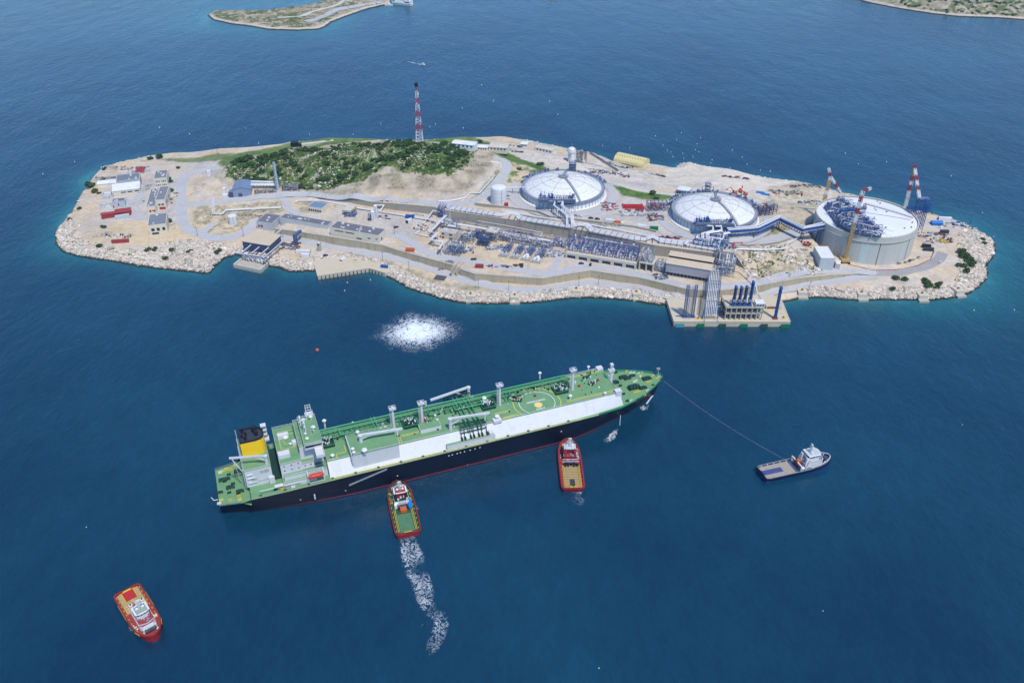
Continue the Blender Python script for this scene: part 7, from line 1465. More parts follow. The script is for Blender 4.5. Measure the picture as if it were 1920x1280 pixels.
# deck cranes
def crane(p, h, tip, par=SH, rest=None, r=1.1):
    b = MB(); b.cyl(p,(p[0],p[1],p[2]+h),r,r*.85,12); b.cyl((p[0],p[1],p[2]+h),(p[0],p[1],p[2]+h+.8),r*1.25,r*1.25,12); o = b.build('deck_crane', M_shw, par); q = (p[0],p[1],p[2]+h+.6); b = MB(); b.bar(q, tip, r*1.0, r*1.1); m_ = tuple((q[j]*.62+tip[j]*.38) for j in range(3)); b.bar((p[0],p[1],p[2]+h*.45), m_, .5); b.build('crane_jib', M_shw, o); b = MB(); b.bar((q[0],q[1],q[2]+.5),(tip[0],tip[1],tip[2]+.4),.18); b.build('hoist_wire', M_galv, o)
    if rest is not None: b = MB(); b.cyl((tip[0]-3,tip[1],rest),(tip[0]-3,tip[1],tip[2]),.55,.55,8); b.build('jib_rest', M_shw, o)
p = SL(677,828,26); crane(p, 4.2, SL(754,803.5,30), rest=26); p = SL(845,805,22); crane(p, 7.5, SL(918,774,29.5), rest=22); p = SL(885,752,22); crane((p[0],38.5,15), 12.5, SL(807,750,27.6), rest=15)
# manifold platforms
for s in (0, 1):
    y0, y1 = (1.4, 8.0) if s == 0 else (35.2, 41.8); b = MB(); b.box(63.5,y0,17.0,93,y1,17.5); o = b.build('manifold_platform', M_deckg, SH); b = MB(); ya = y0 if s == 0 else y1; b.box(63.5,ya-.15,14.8,93,ya+.15,17.6); b.build('platform_skirt', M_shw, o); b = MB(); b.rail([(63.5,ya,17.5),(93,ya,17.5)], 1.1, 2, .12)
    b.build('platform_rail', M_shw, o); b = MB()
    for x in (73.5,75.5,79,81,84,86,89):
        b.bar((x,y0+3.8,17.5),(x,y0+4.6,25.2),.36); b.cbox(x, y0+3.2, 17.5, 1.1, 2.6, 1.6)
    for z in (21.5, 25.2): b.bar((73.5,y0+4.4,z),(89,y0+4.4,z),.36)
    for x in (73.5,78.5,84,89): b.bar((x,y0+4.6,25.2),(x,y0+(8.4 if s == 0 else -1),25.0),.34)
    for k in range(5): b.bar((73.5,y0+4.6+k*.9*(1 if s == 0 else -1),25.2),(89,y0+4.6+k*.9*(1 if s == 0 else -1),25.2),.25)
    b.build('manifold_frame', M_dkg, o); b = MB(); b.box(90,y0+.6,17.5,92.6,y0+4,19.4); b.build('control_cabin', M_shw, o)
# accommodation
def block(name, x0, y0, z0, x1, y1, z1, roof=True, par=SH, m=M_shw, win=True, rail=True):
    b = MB(); b.box(x0,y0,z0,x1,y1,z1); o = b.build(name, m, par)
    if roof: b = MB(); b.box(x0+.05,y0+.05,z1,x1-.05,y1-.05,z1+.12); b.build('house_roof', M_deckg, o)
    if rail: b = MB(); b.rail([(x0,y0,z1),(x1,y0,z1),(x1,y1,z1),(x0,y1,z1)], 1.1, 2.5, .12, True); b.build('house_rail', M_shw, o)
    if win:
        k0 = 0
        for k in range(int((z1-z0)/3.1)):
            n = int((x1-x0)/3.2); b = MB()
            for q in range(n): xx = x0+(x1-x0)*(q+.5)/n; b.box(xx-.35,y0-.06,z0+1.5+k*3.1,xx+.35,y0-.01,z0+2.2+k*3.1)
            b.build('porthole_row', M_glass, o)
    return o
block('accommodation_block', -29, 8, 14.5, -17.5, 41.3, 27); block('accommodation_wing', -17.5, 8.4, 14.5, -11, 40.5, 24); block('accommodation_front', -11, 12.5, 14.5, -5.2, 33, 33); block('bridge_tower', -17.3, 12.3, 24, -11, 36, 33, win=False)
block('lower_deckhouse', -29, 3.4, 14.5, -11, 8, 17.4, win=False); block('boat_deck', -28, 5.6, 17.4, -6, 8, 20.2, win=False); block('side_deckhouse', -11, 5.5, 14.5, -4.6, 12.4, 19, win=False)
o = block('wheelhouse', -14.6, 8.5, 33, -4.8, 33.5, 36.4, win=False); b = MB(); b.box(-4.78,9,34.4,-4.7,33,35.8); b.box(-14.2,8.42,34.4,-5.2,8.48,35.8); b.build('bridge_window', M_glass, o)
b = MB(); b.box(-9.6,.6,32.3,-5,8.5,33); b.box(-9.6,33.5,32.3,-5,42.4,33); b.box(-9.6,.6,33,-5,.8,34.2); b.box(-5.2,.8,33,-5,8.5,34.2); b.box(-9.6,.8,33,-9.4,8.5,34.2); b.box(-5.2,33.5,33,-5,42.4,34.2); b.build('bridge_wing', M_shw, SH); b = MB()
for y in (1.5, 5): b.bar((-7.5,y,32.3),(-7.5,11,24),.5)
b.build('wing_brace', M_shw, SH)
b = MB(); b.box(-27,30,27,-21,33,29.6); b.box(-28.8,13,27,-22.6,17,29.6); b.box(-20,22,27,-17.6,25,29.2); b.build('roof_house', M_shw, SH); b = MB()
def mline2(pts, z): 
    for i in range(len(pts)-1): b.bar((*pts[i], z), (*pts[i+1], z), .25, .04)
mline2([(-17.8,37),(-26.5,37),(-26.5,21),(-18,21)], 27.15); mline2([(-17.8,33.6),(-24,33.6),(-24,25),(-18,25)], 27.15); b.build('yellow_marking', M_mark, SH)
for px, py, z, r, h in ((536,822,27,1.6,1),(545,834,27,.9,1),(583,786,36.5,1.2,2),(588,806,36.5,1.3,2.2),(576,823,36.5,1,.6),(573,816,36.5,.8,1.4)): vdome(SL(px, py, z), r, h, name='satellite_dome')
x, y = -12.2, 24; b = MB(); b.cyl((x,y-3,36.4),(x,y-3,44),.9,.7,8); b.bar((x,y-6,41),(x,y+1,41),.7,.3); b.bar((x,y-5,43),(x,y,43),.6,.3); b.cyl((x-1.5,y+2,36.4),(x-1.5,y+2,42),.5,.4,8); b.bar((x-2.5,y+1,40),(x+1,y+4,40),.5,.3); b.cbox(x,y-3,44,2.6,1.0,.5); b.cbox(x-1.4,y+3,42,.8,2.4,.4); b.build('radar_mast', M_shw, SH)
b = MB()
for s in (-1.7, 1.7): b.bar((-8+s,31,36.4),(-8+s*.75,31.5,46),.36)
for z in (40,42.5,44.3,46): b.bar((-9.6,31.2,z),(-6.4,31.2,z),.28)
b.bar((-8,31.5,42.5),(-8,31.5,46),.25); b.build('signal_mast', M_shw, SH); b = MB(); b.bar((-9.5,17,36.5),(-9,17,41),.25); b.bar((-7.5,17,36.5),(-8,17,41),.25); b.bar((-9.4,17,39),(-7.6,17,39),.2); b.cbox(-8.5,17,41,1,1,.6); b.build('small_mast', M_shw, SH)
# funnel and its casing
block('engine_casing', -48, 10.9, 14.5, -33.8, 39, 25.8, win=False); b = MB()
for z in (17.4, 20.6, 23): b.box(-47,10.2,z,-42-(z-17)*.3,10.86,z+.3)
b.box(-36,9.4,14.6,-33,10.8,19); b.build('casing_platform', M_shw, SH); b = MB(); b.box(-45,10.8,18,-42,10.88,19.6); b.box(-40,10.8,22.4,-38,10.88,24.3); b.box(-37.6,10.8,22.3,-35.2,10.88,24.5); b.build('louvre', M_conc, SH)
pf = [(-47.2,22.5),(-38.6,22.5),(-36.0,23.2),(-34.6,24.6),(-34.0,26.6),(-34.0,30.2),(-34.9,32.6),(-37.4,34.2),(-39.6,34.8),(-47.2,34.8)]
b = MB(); b.prism(pf, 25.8, 35.9); fn = b.build('funnel', M_fun, SH); b = MB(); inn = [(-41+(x+41)*.9, 28.6+(y-28.6)*.9) for x, y in pf]; n = len(pf)
for i in range(n): j = (i+1) % n; b.add([(*pf[i],35.92),(*pf[j],35.92),(*inn[j],35.92),(*inn[i],35.92),(*pf[i],36.9),(*pf[j],36.9),(*inn[j],36.9),(*inn[i],36.9)], [(0,3,2,1),(4,5,6,7),(0,1,5,4),(2,3,7,6)])
b.build('funnel_top', M_blk, fn); b = MB(); b.prism(inn, 35.93, 36.0); b.build('funnel_deck', M_dark, fn); b = MB(); 
for x, y, r, h in ((-45,32,.7,4),(-43.4,29,.6,3.6),(-44,25.5,.8,3.4),(-38.6,31,1.5,4.4),(-38,27.6,1.0,3.8),(-45.6,28,.6,3.2)): b.cyl((x,y,36),(x,y,35.0+h),r,r,10)
b.build('exhaust_pipe', M_blk, fn); b = MB(); b.box(-35,33,25.8,-31.5,36.5,27); 
for k in range(4): b.bars([(-33+.8*(k%2),34+.5*k,27),(-33+.8*(k%2),34+.5*k,36)], .3); b.box(-35,33.4,27+k*3,-32,36.6,27.2+k*3)
b.build('casing_stair', M_shw, SH); b = MB()
for y in (12,16.5,21,28,36): b.bar((-48.6,y,14.5),(-48.6,y,36 if y > 20 else 27),.3)
b.build('casing_frame', M_shw, SH)
p = SL(504,868,26); crane((-35.5,13.6,25.8), 5.2, (-54,17.2,32.5), r=.9); b = MB(); b.bar((-50.5,19.5,10.5),(-52.5,17.4,32),.35); b.bar((-49,12,26),(-53,17,32),.3); b.build('crane_brace', M_shw, SH)
b = MB(); b.box(-34,12,14.6,-29.2,38,15.8); b.build('between_deck', M_dkg, SH); b = MB(); b.bars([(-34,5,16),(-29,5,16)], 2, .3); b.bars([(-42,2.2,17.5),(-20,2.2,17.5)], .35); b.rail([(-47,10.7,17),(-34,10.7,17)], 1.1, 2, .12); b.build('side_gangway', M_shw, SH)
# lifeboats and gangway
for s in (0, 1):
    y = 1.9 if s == 0 else 41; b = MB(); L = 9.2; pr = [(-1.5,0),(-1.35,-.8),(-.6,-1.4),(.6,-1.4),(1.35,-.8),(1.5,0),(1.2,.9),(.5,1.35),(-.5,1.35),(-1.2,.9)]; V = []; xs2 = [-.5,-.42,-.25,0,.25,.42,.5]; sc = [.25,.75,1,1,1,.7,.15]
    for u, k in zip(xs2, sc): V += [(-11.5+u*L, y+a*k, 19.4+c*k) for a, c in pr]
    b.add(V, [(i*10+k, (i+1)*10+k, (i+1)*10+(k+1)%10, i*10+(k+1)%10) for i in range(6) for k in range(10)]+[tuple(range(9,-1,-1)), tuple(range(60,70))]); o = b.build('lifeboat', mat('lifeboat_red', C(214,72,58,.78), .5, .06, .6), SH); b = MB()
    for x in (-15.8,-7.2): b.bar((x,y-.2,14.6),(x,y-.2,20.6),.5); b.bar((x,y-.2,20.6),(x,y+(2.8 if s == 0 else -2.8),21.6),.4)
    b.bar((-15.8,y,15),(-7.2,y,15),.3); b.build('davit', M_shw, o)
b = MB(); a, c = SL(653,903.5,9.5), SL(726,880,13.6); b.bar((a[0],-.5,8.6),(c[0],-.4,13.6),.8,.35); b.build('gangway_ladder', M_galv, SH); b = MB(); b.rail([(a[0],-.8,8.7),(c[0],-.8,13.7)], .9, 2, .1); b.build('ladder_rail', M_galv, SH)
b = MB()
for x, z in ((3,5),(33,6.4),(64,12),(66,12.1),(69,12.1),(71,12.2),(73.5,12.2),(77,12.3),(80,12.4),(83,12.5),(-22,6.5),(135,9.5)): b.box(x-.35,-.06,z-.3,x+.35,.08,z+.3)
b.box(-14.5,-.0,4.2,-13.8,.14,8); b.build('hull_mark', M_wht, SH)
b = MB()
for x in range(-42, 150, 13): b.cbox(x, 1.3, 14.6, 1.4, .8, .8); b.cbox(x+5, 41.9, 14.6, 1.4, .8, .8)
b.build('mooring_bitt', M_dkg, SH); b = MB(); b.bars([(-4,.95,14.75),(150,.95,14.75)], .5, .12); b.bars([(-4,1.5,14.8),(60,1.5,14.8)], .16, .5); b.build('deck_pipe', M_mark, SH)
# mooring gear fore and aft
def winch(px, py, z, s, yel=False):
    x, y, _ = SL(px, py, z); b = MB()
    for k in range(3): b.cyl((x-1.6*s+k*1.2*s,y-.2,z+.9*s),(x-1.6*s+k*1.2*s+.9*s,y-.2,z+.9*s),.85*s,.85*s,10)
    b.cbox(x,y+.9*s,z,3.6*s,1.3*s,1.1*s); b.cbox(x-1.9*s,y,z,.5,1.8*s,1.5*s); b.cbox(x+2.2*s,y,z,.5,1.8*s,1.3*s); o = b.build('mooring_winch', M_dkg, SH)
    if yel: b = MB(); b.cbox(x+.5,y-2.2*s,z,3.2*s,.9,.5); b.build('yellow_guard', M_yel, o)
for a_ in ((1168,709,15,1.2),(1176,711,15,1),(1185,706,15,.9),(1188,729,15,1.7,True),(1205,729,15,1.1),(1212,712,15,1.3,True),(1152,719,15,1.2),(1240,713,15.5,.6)): winch(*a_)
for px, py, m in ((1189,716,M_wht),(1192,714.5,M_wht),(1182,699,M_shw),(1188,699,M_shw),(1197,701,M_wht),(1205,698.5,M_wht),(1175,697,M_mark),(1201,705.5,M_mark),(1224,723,M_dkg),(1214,733.5,M_wht),(1208,741,M_mark),(1183,752,M_shw),(1195,750,M_dkg),(1163,723.5,M_dkg),(1155,699,M_dkg),(1231,711,M_mark),(1237,714,M_shw),(1222,707,M_mark),(1232,723,M_dkg),(1169,739,M_dkg),(1225,704,M_shw),(1234,709,M_wht),(1215,699,M_dkg),(1176,752,M_dkg)):
    x, y, z = SL(px, py, 15.1); b = MB(); b.cyl((x-.5,y,z),(x-.5,y,z+1.1),.45,.45,8); b.cyl((x+.6,y,z),(x+.6,y,z+1.1),.45,.45,8); b.cbox(x,y,z,2.2,1,.25); b.build('bollard', m, SH)
for px, py, m in ((413,886,M_wht),(419,883,M_mark),(425,880,M_mark),(433,880,M_yel),(441,884,M_yel),(415,938,M_mark),(432,938,M_yel),(448,930,M_yel),(450,937,M_mark),(437,907,M_dkg),(421,903,M_dkg),(429,890,M_dkg),(430,924,M_dkg),(411,944,M_wht),(441,873,M_mark),(447,926,M_dkg),(530,917,M_yel),(550,913,M_wht),(517,918,M_dkg)):
    z = 10.4 if px < 465 else 14.6; x, y, z = SL(px, py, z); b = MB(); b.cyl((x-.5,y,z),(x-.5,y,z+1.1),.45,.45,8); b.cyl((x+.6,y,z),(x+.6,y,z+1.1),.45,.45,8); b.cbox(x,y,z,2.2,1,.25); b.build('bollard', m, SH)
for a_ in ((418,901,10.4,1.0),(424,899,10.4,.9),(432,915,10.4,1.0),(450,922,10.4,.9),(447,885,10.4,1.1),(412,924,10.4,.7)): winch(*a_)
x, y, z = SL(1138,716,15); b = MB(); b.cyl((178.5,23,15),(178.5,23,31),1.3,1.0,10); b.cbox(178.5,23,28,4,2.4,1.6); b.cbox(178.5,23,32,2,2,1.6); b.bar((176.5,23,25),(180.5,23,25),.5); b.build('foremast', M_shw, SH); b = MB(); b.cbox(176.2,8.4,15,4,3.4,9); b.build('trunk_locker', M_shw, SH); b = MB(); b.cbox(176.2,35,15,4,3.4,8.6); b.build('trunk_locker', M_shw, SH)
b = MB(); b.bar((212,21,16),(212.6,23,22),.4); b.bar((212,25,16),(212.6,23,22),.4); b.cbox(212.4,22.6,21,2.2,1.6,1.0); b.build('bow_mast', M_galv, SH); b = MB(); b.tube([(-64.5,12,10.2),(-66.5,12,10.4),(-67.5,13,12)], .2, 6); b.build('stern_davit', M_wht, SH)
b = MB(); b.rail([(177,CY-13,22),(177,CY+13,22)], 1.1, 3, .14); b.build('front_rail', M_shw, SH)
# ================================================================= tugs
M_plank = mat('tan_planked_deck', C(200,178,120,.72), .8, .18, .8); M_wood = mat('weathered_wood_deck', C(186,174,160), .85, .2, .35, hue=C(160,146,132)); M_tred = mat('tug_red', C(182,42,52,.66), .45, .1, .4); M_tdk = mat('dark_green_deck', C(56,92,66,.75), .75, .15, .4); M_bhull = mat('royal_blue_hull', C(34,66,140,.75), .4, .12, .4)
def tug(label, sp, bp_, beam, hullm, fenm, deckm, kind):
    s = P(*sp, 2.5); e = P(*bp_, 3.5); rz, L = frame2(s, e); t = T('tugboat', label, 'tugboat', ((s[0]+e[0])/2, (s[1]+e[1])/2, 0), rz); hb = beam/2
    st = [(-.5,.80),(-.49,.92),(-.46,.98),(-.3,1),(0,1),(.15,.99),(.28,.93),(.37,.78),(.44,.55),(.485,.28),(.5,.06)]; zd = lambda u: 2.3+(1.5*max(0,(u-.05)/.45)**1.5)
    def strip(z0, z1, o0, o1, name, m, cap=None):
        b = MB(); V = []
        for sd in (-1, 1): V += [(u*L*(1+.0), sd*hb*w*o0(u), z0(u)) for u, w in st]+[(u*L, sd*hb*w*o1(u), z1(u)) for u, w in st]
        n = len(st); b.add(V, [((i), (i+1), (n+i+1), (n+i)) for i in range(n-1)]+[(2*n+i+1, 2*n+i, 3*n+i, 3*n+i+1) for i in range(n-1)]+[(0,n,3*n,2*n),(n-1,3*n-1,4*n-1,2*n-1)]); return b.build(name, m, t)
    one = lambda u: 1.0
    strip(lambda u: -2.0, lambda u: zd(u)-.1, lambda u: .84, lambda u: .97, 'hull', hullm)
    b = MB()
    for sd in (-1, 1): b.bars([(u*L, sd*hb*w, zd(u)+.35) for u, w in st], .5, 1.25)
    b.bar((-.5*L,-hb*.8,zd(-.5)+.35),(-.5*L,hb*.8,zd(-.5)+.35),.9,1.3); b.bar((.5*L,-hb*.06,zd(.5)+.35),(.5*L,hb*.06,zd(.5)+.35),.9,1.3); b.build('fender', fenm, t)
    b = MB()
    for sd in (-1, 1): b.bars([(u*L*.985, sd*(hb*w*.94), zd(u)+1.1) for u, w in st], .25, .5)
    b.build('bulwark', M_dkg if kind == 'a' else M_rust if kind != 'd' else M_galv, t)
    b = MB(); V = []
    for u, w in st: V += [(u*L*.98, -hb*w*.95, zd(u)+.1), (u*L*.98, hb*w*.95, zd(u)+.1)]
    b.add(V, [(2*i, 2*i+2, 2*i+3, 2*i+1) for i in range(len(st)-1)]); b.build('deck', {'a':M_tdk,'b':M_red2,'c':M_red2,'d':M_navy}[kind], t); D = lambda x: zd(x/L)+.12
    rr = random.Random(hash(kind) % 97 if False else ord(kind))
    if kind == 'a': b = MB(); b.box(-L*.46,-hb*.55,2.48,-L*.12,hb*.55,2.56); b.build('work_deck', mat('mid_green_deck', C(92,140,100,.75), .75, .15, .4), t); 
    if kind in 'bc': b = MB(); b.box(-L*.475,-hb*.78,2.5,-L*(.03 if kind == 'b' else .08),hb*.78,2.62); q = b.build('wooden_deck', M_plank, t); b = MB()
    if kind in 'bc':
        n = 12 if kind == 'b' else 3
        for k in range(n): x = -L*.45+k*L*.41/n if kind == 'b' else -L*.22+k*L*.05; b.box(x,-hb*.77,2.62,x+(.28 if kind == 'b' else .5),hb*.77,2.72)
        b.build('deck_batten', M_rust if kind == 'b' else M_yel, q)
        if kind == 'b': b = MB(); b.box(-L*.47,-hb*.2,2.73,-L*.32,hb*.22,2.85); b.build('steel_plate', M_dark, t)
        else:
            b = MB(); b.box(-L*.47,-hb*.42,2.73,-L*.29,hb*.42,2.8); b.build('red_square', M_red, t); b = MB()
            for a_, c_ in (((-L*.475,-hb*.44),(-L*.285,-hb*.44)),((-L*.285,-hb*.44),(-L*.285,hb*.44)),((-L*.285,hb*.44),(-L*.475,hb*.44)),((-L*.475,-hb*.6),(-L*.475,hb*.6))): b.bar((*a_,2.82),(*c_,2.82),.35,.1)
            b.build('yellow_marking', M_yel, t)
    if kind == 'd': b = MB(); b.box(-L*.475,-hb*.84,2.5,-L*.06,hb*.84,2.62); b.build('wooden_deck', M_wood, t); b = MB(); b.box(-L*.475,-hb*.3,2.63,-L*.2,hb*.3,2.7); b.build('blue_panel', mat('slate_blue_deck', C(76,88,140,.75), .7, .1, .4), t)
    if kind in 'ab':
        for sd in (-1, 1):
            b = MB()
            for o_ in (.62, .72): b.bar((-L*.46,sd*hb*o_,3.1),(-L*.04,sd*hb*o_,3.1),.22,.22)
            b.build('yellow_rail', M_mark if kind == 'a' else M_yel, t)
    b = MB(); nb = 3
    b.box(-L*.505,-hb*.3,2.4,-L*.475,hb*.3,3.3); b.build('stern_roller', M_yel if kind in 'ab' else M_mark if kind == 'c' else M_bhull, t)
    # superstructure
    c1 = {'a':M_galv,'b':M_galv,'c':M_wht,'d':M_wht}[kind]; hx0, hx1 = {'a':(.04,.34),'b':(.06,.34),'c':(-.06,.33),'d':(.08,.36)}[kind]; z0 = 2.5
    b = MB(); b.prism([(hx0*L,-hb*.58),(hx1*L*.9,-hb*.58),(hx1*L,-hb*.34),(hx1*L,hb*.34),(hx1*L*.9,hb*.58),(hx0*L,hb*.58)], z0, 6.0); dh = b.build('deckhouse', {'a':M_wht,'b':M_tred,'c':M_wht,'d':M_wht}[kind], t)
    b = MB(); b.prism([(hx0*L+.1,-hb*.57),(hx1*L*.9,-hb*.57),(hx1*L-.1,-hb*.33),(hx1*L-.1,hb*.33),(hx1*L*.9,hb*.57),(hx0*L+.1,hb*.57)], 6.0, 6.12); b.build('deckhouse_roof', {'a':M_dkg,'b':M_rust,'c':M_red2,'d':M_galv}[kind], dh); b = MB(); b.rail([(hx0*L,-hb*.57,6.1),(hx1*L*.9,-hb*.57,6.1),(hx1*L,0,6.1),(hx1*L*.9,hb*.57,6.1),(hx0*L,hb*.57,6.1)],1,2,.13); b.build('handrail', M_wht, dh)
    w0, w1 = {'a':(.10,.21),'b':(.12,.22),'c':(.06,.2),'d':(.13,.29)}[kind]; ww = hb*(.44 if kind != 'd' else .5)
    b = MB(); b.prism([(w0*L,-ww),(w1*L*.93,-ww),(w1*L,-ww*.5),(w1*L,ww*.5),(w1*L*.93,ww),(w0*L,ww)], 6.1, 8.6 if kind != 'd' else 9.4); zt_ = 8.6 if kind != 'd' else 9.4; b.build('wheelhouse_base', {'a':M_tred,'b':M_tred,'c':M_wht,'d':M_wht}[kind], t)
    b = MB(); b.prism([(w0*L-.1,-ww-.1),(w1*L*.93,-ww-.1),(w1*L+.1,-ww*.5),(w1*L+.1,ww*.5),(w1*L*.93,ww+.1),(w0*L-.1,ww+.1)], zt_, zt_+1.3); wh = b.build('wheelhouse_window', M_glass, t)
    b = MB()
    for x, y in [(w0*L-.12,-ww-.12),(w0*L-.12,ww+.12),(w1*L*.93,-ww-.12),(w1*L*.93,ww+.12),(w1*L+.12,-ww*.5),(w1*L+.12,ww*.5),(w1*L+.12,0),((w0+w1)/2*L,-ww-.12),((w0+w1)/2*L,ww+.12)]: b.bar((x,y,zt_),(x,y,zt_+1.3),.3)
    b.build('window_post', M_wht, wh)
    b = MB(); b.prism([(w0*L-.6,-ww-.6),(w1*L*.93+.4,-ww-.6),(w1*L+.7,-ww*.5),(w1*L+.7,ww*.5),(w1*L*.93+.4,ww+.6),(w0*L-.6,ww+.6)], zt_+1.3, zt_+1.6); b.build('wheelhouse_roof', {'a':M_wht,'b':M_lgrey,'c':M_wht,'d':M_wht}[kind], t)
    b = MB(); b.prism([(w0*L,-ww+.2),(w1*L,-ww+.2),(w1*L,ww-.2),(w0*L,ww-.2)], zt_+1.6, zt_+1.68); b.build('roof_mat', {'a':M_red2,'b':M_lgrey,'c':mat('grey_green_roof', C(160,176,160), .8, .1, .5),'d':M_lgrey}[kind], t)
    mx = (w0+w1)/2*L-(0 if kind != 'd' else 1.5); b = MB(); b.truss((mx,0,zt_+1.6),(mx,0,zt_+7.5),1.2,.2,n=4,w1=.6); b.bar((mx,-1.9,zt_+5),(mx,1.9,zt_+5),.3); b.bar((mx,-1.3,zt_+6.5),(mx,1.3,zt_+6.5),.3); b.cbox(mx,0,zt_+7.4,.5,1.8,.3); b.build('mast', M_wht, t)
    for sd in (-1, 1): b = MB(); b.ball((w0*L+2.2,sd*ww*.5,zt_+2.2),.75,10); b.build('radome', M_wht, t)
    for sd in (-1, 1):
        fx = hx0*L+1.4; b = MB(); b.box(fx-.9,sd*hb*.42-.7,6.1,fx+.9,sd*hb*.42+.7,9.8); o = b.build('funnel', {'a':M_blk,'b':M_red,'c':M_wht,'d':M_wht}[kind], t); b = MB(); b.cyl((fx,sd*hb*.42,9.8),(fx,sd*hb*.42,10.6),.35,.35,8); b.build('exhaust_pipe', M_blk, o)
    # gear: winches, drums, boats
    b = MB(); x = L*.39; b.cyl((x,-1.6,D(x)+1),(x,1.6,D(x)+1),.9,.9,12); b.cbox(x,-2.2,D(x),1.6,.5,1.8); b.cbox(x,2.2,D(x),1.6,.5,1.8); b.build('bow_winch', M_dkg if kind == 'a' else M_dark, t)
    b = MB(); x = hx0*L-2.2; b.cyl((x,-1.7,3.8),(x,1.7,3.8),1.2,1.2,12); b.cbox(x,-2.4,2.6,2.4,.6,2.4); b.cbox(x,2.4,2.6,2.4,.6,2.4); b.build('tow_winch', {'a':M_dark,'b':M_dark,'c':M_red2,'d':M_rust}[kind], t)
    b = MB()
    for k in range(26):
        u = rr.uniform(.1,.44); sd = rr.choice((-1,1)); y = sd*hb*rr.uniform(.62,.84)*(1 if u < .3 else .6); x = u*L; b.cbox(x, y, D(x), rr.uniform(.3,.9), rr.uniform(.3,.8), rr.uniform(.3,1.1), rr.uniform(0,1))
    b.build('deck_gear', {'a':M_mark,'b':M_lgrey,'c':M_cream,'d':M_wht}[kind], t); b = MB()
    for k in range(20):
        x = rr.uniform(hx0,hx1-.03)*L; y = hb*rr.uniform(-.5,.5); b.cbox(x, y, 6.12, rr.uniform(.4,1.2), rr.uniform(.4,1.0), rr.uniform(.4,1.4), rr.uniform(0,1))
    b.build('roof_gear', {'a':M_wht,'b':mat('pale_blue_paint', C(150,170,214,.8), .5, .1, .5),'c':M_galv,'d':M_galv}[kind], t); b = MB()
    for sd in (-1, 1):
        for k in range(9): x = (-.43+k*.09)*L; b.cyl((x,sd*hb*.86,D(x)),(x,sd*hb*.86,D(x)+.8),.28,.28,6)
    b.build('bulwark_bitt', {'a':M_yel,'b':M_red,'c':M_yel,'d':M_wht}[kind], t)
    if kind == 'a': 
        b = MB(); b.box(-L*.105,-1.9,2.6,-L*.02,1.6,4.6); b.build('red_container', M_ora, t); b = MB(); x0 = L*.02; y0 = -hb*.62
        b.add([(x0-3.4,y0-.9,3.2),(x0+2.4,y0-.9,3.2),(x0+3.6,y0,3.4),(x0+2.4,y0+.9,3.2),(x0-3.4,y0+.9,3.2),(x0-3.4,y0-1.1,4.4),(x0+2.5,y0-1.1,4.4),(x0+4.0,y0,4.6),(x0+2.5,y0+1.1,4.4),(x0-3.4,y0+1.1,4.4)],[(0,4,3,2,1),(5,6,7,8,9),(0,1,6,5),(1,2,7,6),(2,3,8,7),(3,4,9,8),(4,0,5,9)]); b.build('rescue_boat', M_cyan, t); b = MB(); b.bar((hx0*L-1,-3,6.5),(-L*.04,-2.4,6.8),.6); b.box(-L*.01,hb*.3,2.6,L*.04,hb*.62,5); b.build('deck_crane', M_wht, t)
    if kind == 'b':
        for y, r in ((hb*.2,1.3),(-hb*.34,1.0)): b = MB(); b.cyl((L*.03,y-.9,4.2),(L*.03,y+.9,4.2),r,r,14); b.build('red_drum', M_red, t)
        b = MB(); b.bar((L*.02,-hb*.7,5.4),(L*.02,hb*.7,5.4),.35); b.bar((-L*.015,-hb*.74,5),(-L*.015,hb*.74,5),.35); b.build('gantry', M_lgrey, t); b = MB(); 
        for k in range(12): b.cbox(-L*.02-1.5*rr.random(), hb*rr.uniform(-.7,.7), 2.6, 1, 1, 1)
        b.build('black_tyres', M_blk, t)
        b = MB()
        for y in (-hb*.18, hb*.18): b.cyl((-L*.5,y,3.2),(-L*.48,y,3.2),.9,.9,10)
        b.build('yellow_bollard', M_yel, t)
    if kind == 'c':
        b = MB(); b.bar((w0*L,0,9),(-L*.18,-.6,6.6),.55); b.bar((-L*.05,-1,5.6),(-L*.05,1,5.6),.4); b.build('deck_crane', M_lgrey, t); b = MB()
        for sd in (-1, 1): b.bars([(u*L, sd*(hb*w+.1), zd(u)+.4) for u, w in st[3:5]], .5, .9)
        b.bars([(u*L, -(hb*w+.15), zd(u)+.4) for u, w in st[6:8]], .5, .9); b.bars([(u*L, (hb*w+.15), zd(u)+.4) for u, w in st[6:8]], .5, .9); b.build('yellow_fender', M_yel, t); b = MB(); b.box(hx1*L,-hb*.5,D(hx1*L),hx1*L+1.6,hb*.5,5.2); b.build('front_casing', M_lgrey, t)
    if kind == 'd':
        b = MB(); b.cbox(hx0*L-2.4,.4,5.6,3.2,2.4,.9); b.build('orange_raft', M_ora, t); b = MB()
        for y in (-hb*.8, hb*.8): b.bar((hx0*L-3.6,y,2.6),(hx0*L-3.6,y,6.2),.5)
        b.bar((hx0*L-3.6,-hb*.8,6.2),(hx0*L-3.6,hb*.8,6.2),.6); b.bar((hx0*L,-hb*.7,2.6),(hx0*L+2.5,-hb*.7,9),.7); b.bar((hx0*L,hb*.7,2.6),(hx0*L+2.5,hb*.7,9),.7); b.build('tow_gantry', M_wht, t); b = MB(); b.ball((hx0*L-2,-hb*.66,4),1.2,12); b.build('buoy_ball', M_wht, t); b = MB(); b.bars([(u*L*.97, hb*w*.9, zd(u)+1.9) for u, w in st[5:]], .3, .35); b.bars([(u*L*.97, -hb*w*.9, zd(u)+1.9) for u, w in st[5:]], .3, .35); b.build('bow_rail', M_wht, t)
    return t, L
tug('red tug with a green working deck, pushing the ship side below the accommodation', (766,1000), (744,903), 14, M_tred, M_tred, M_tdk, 'a')
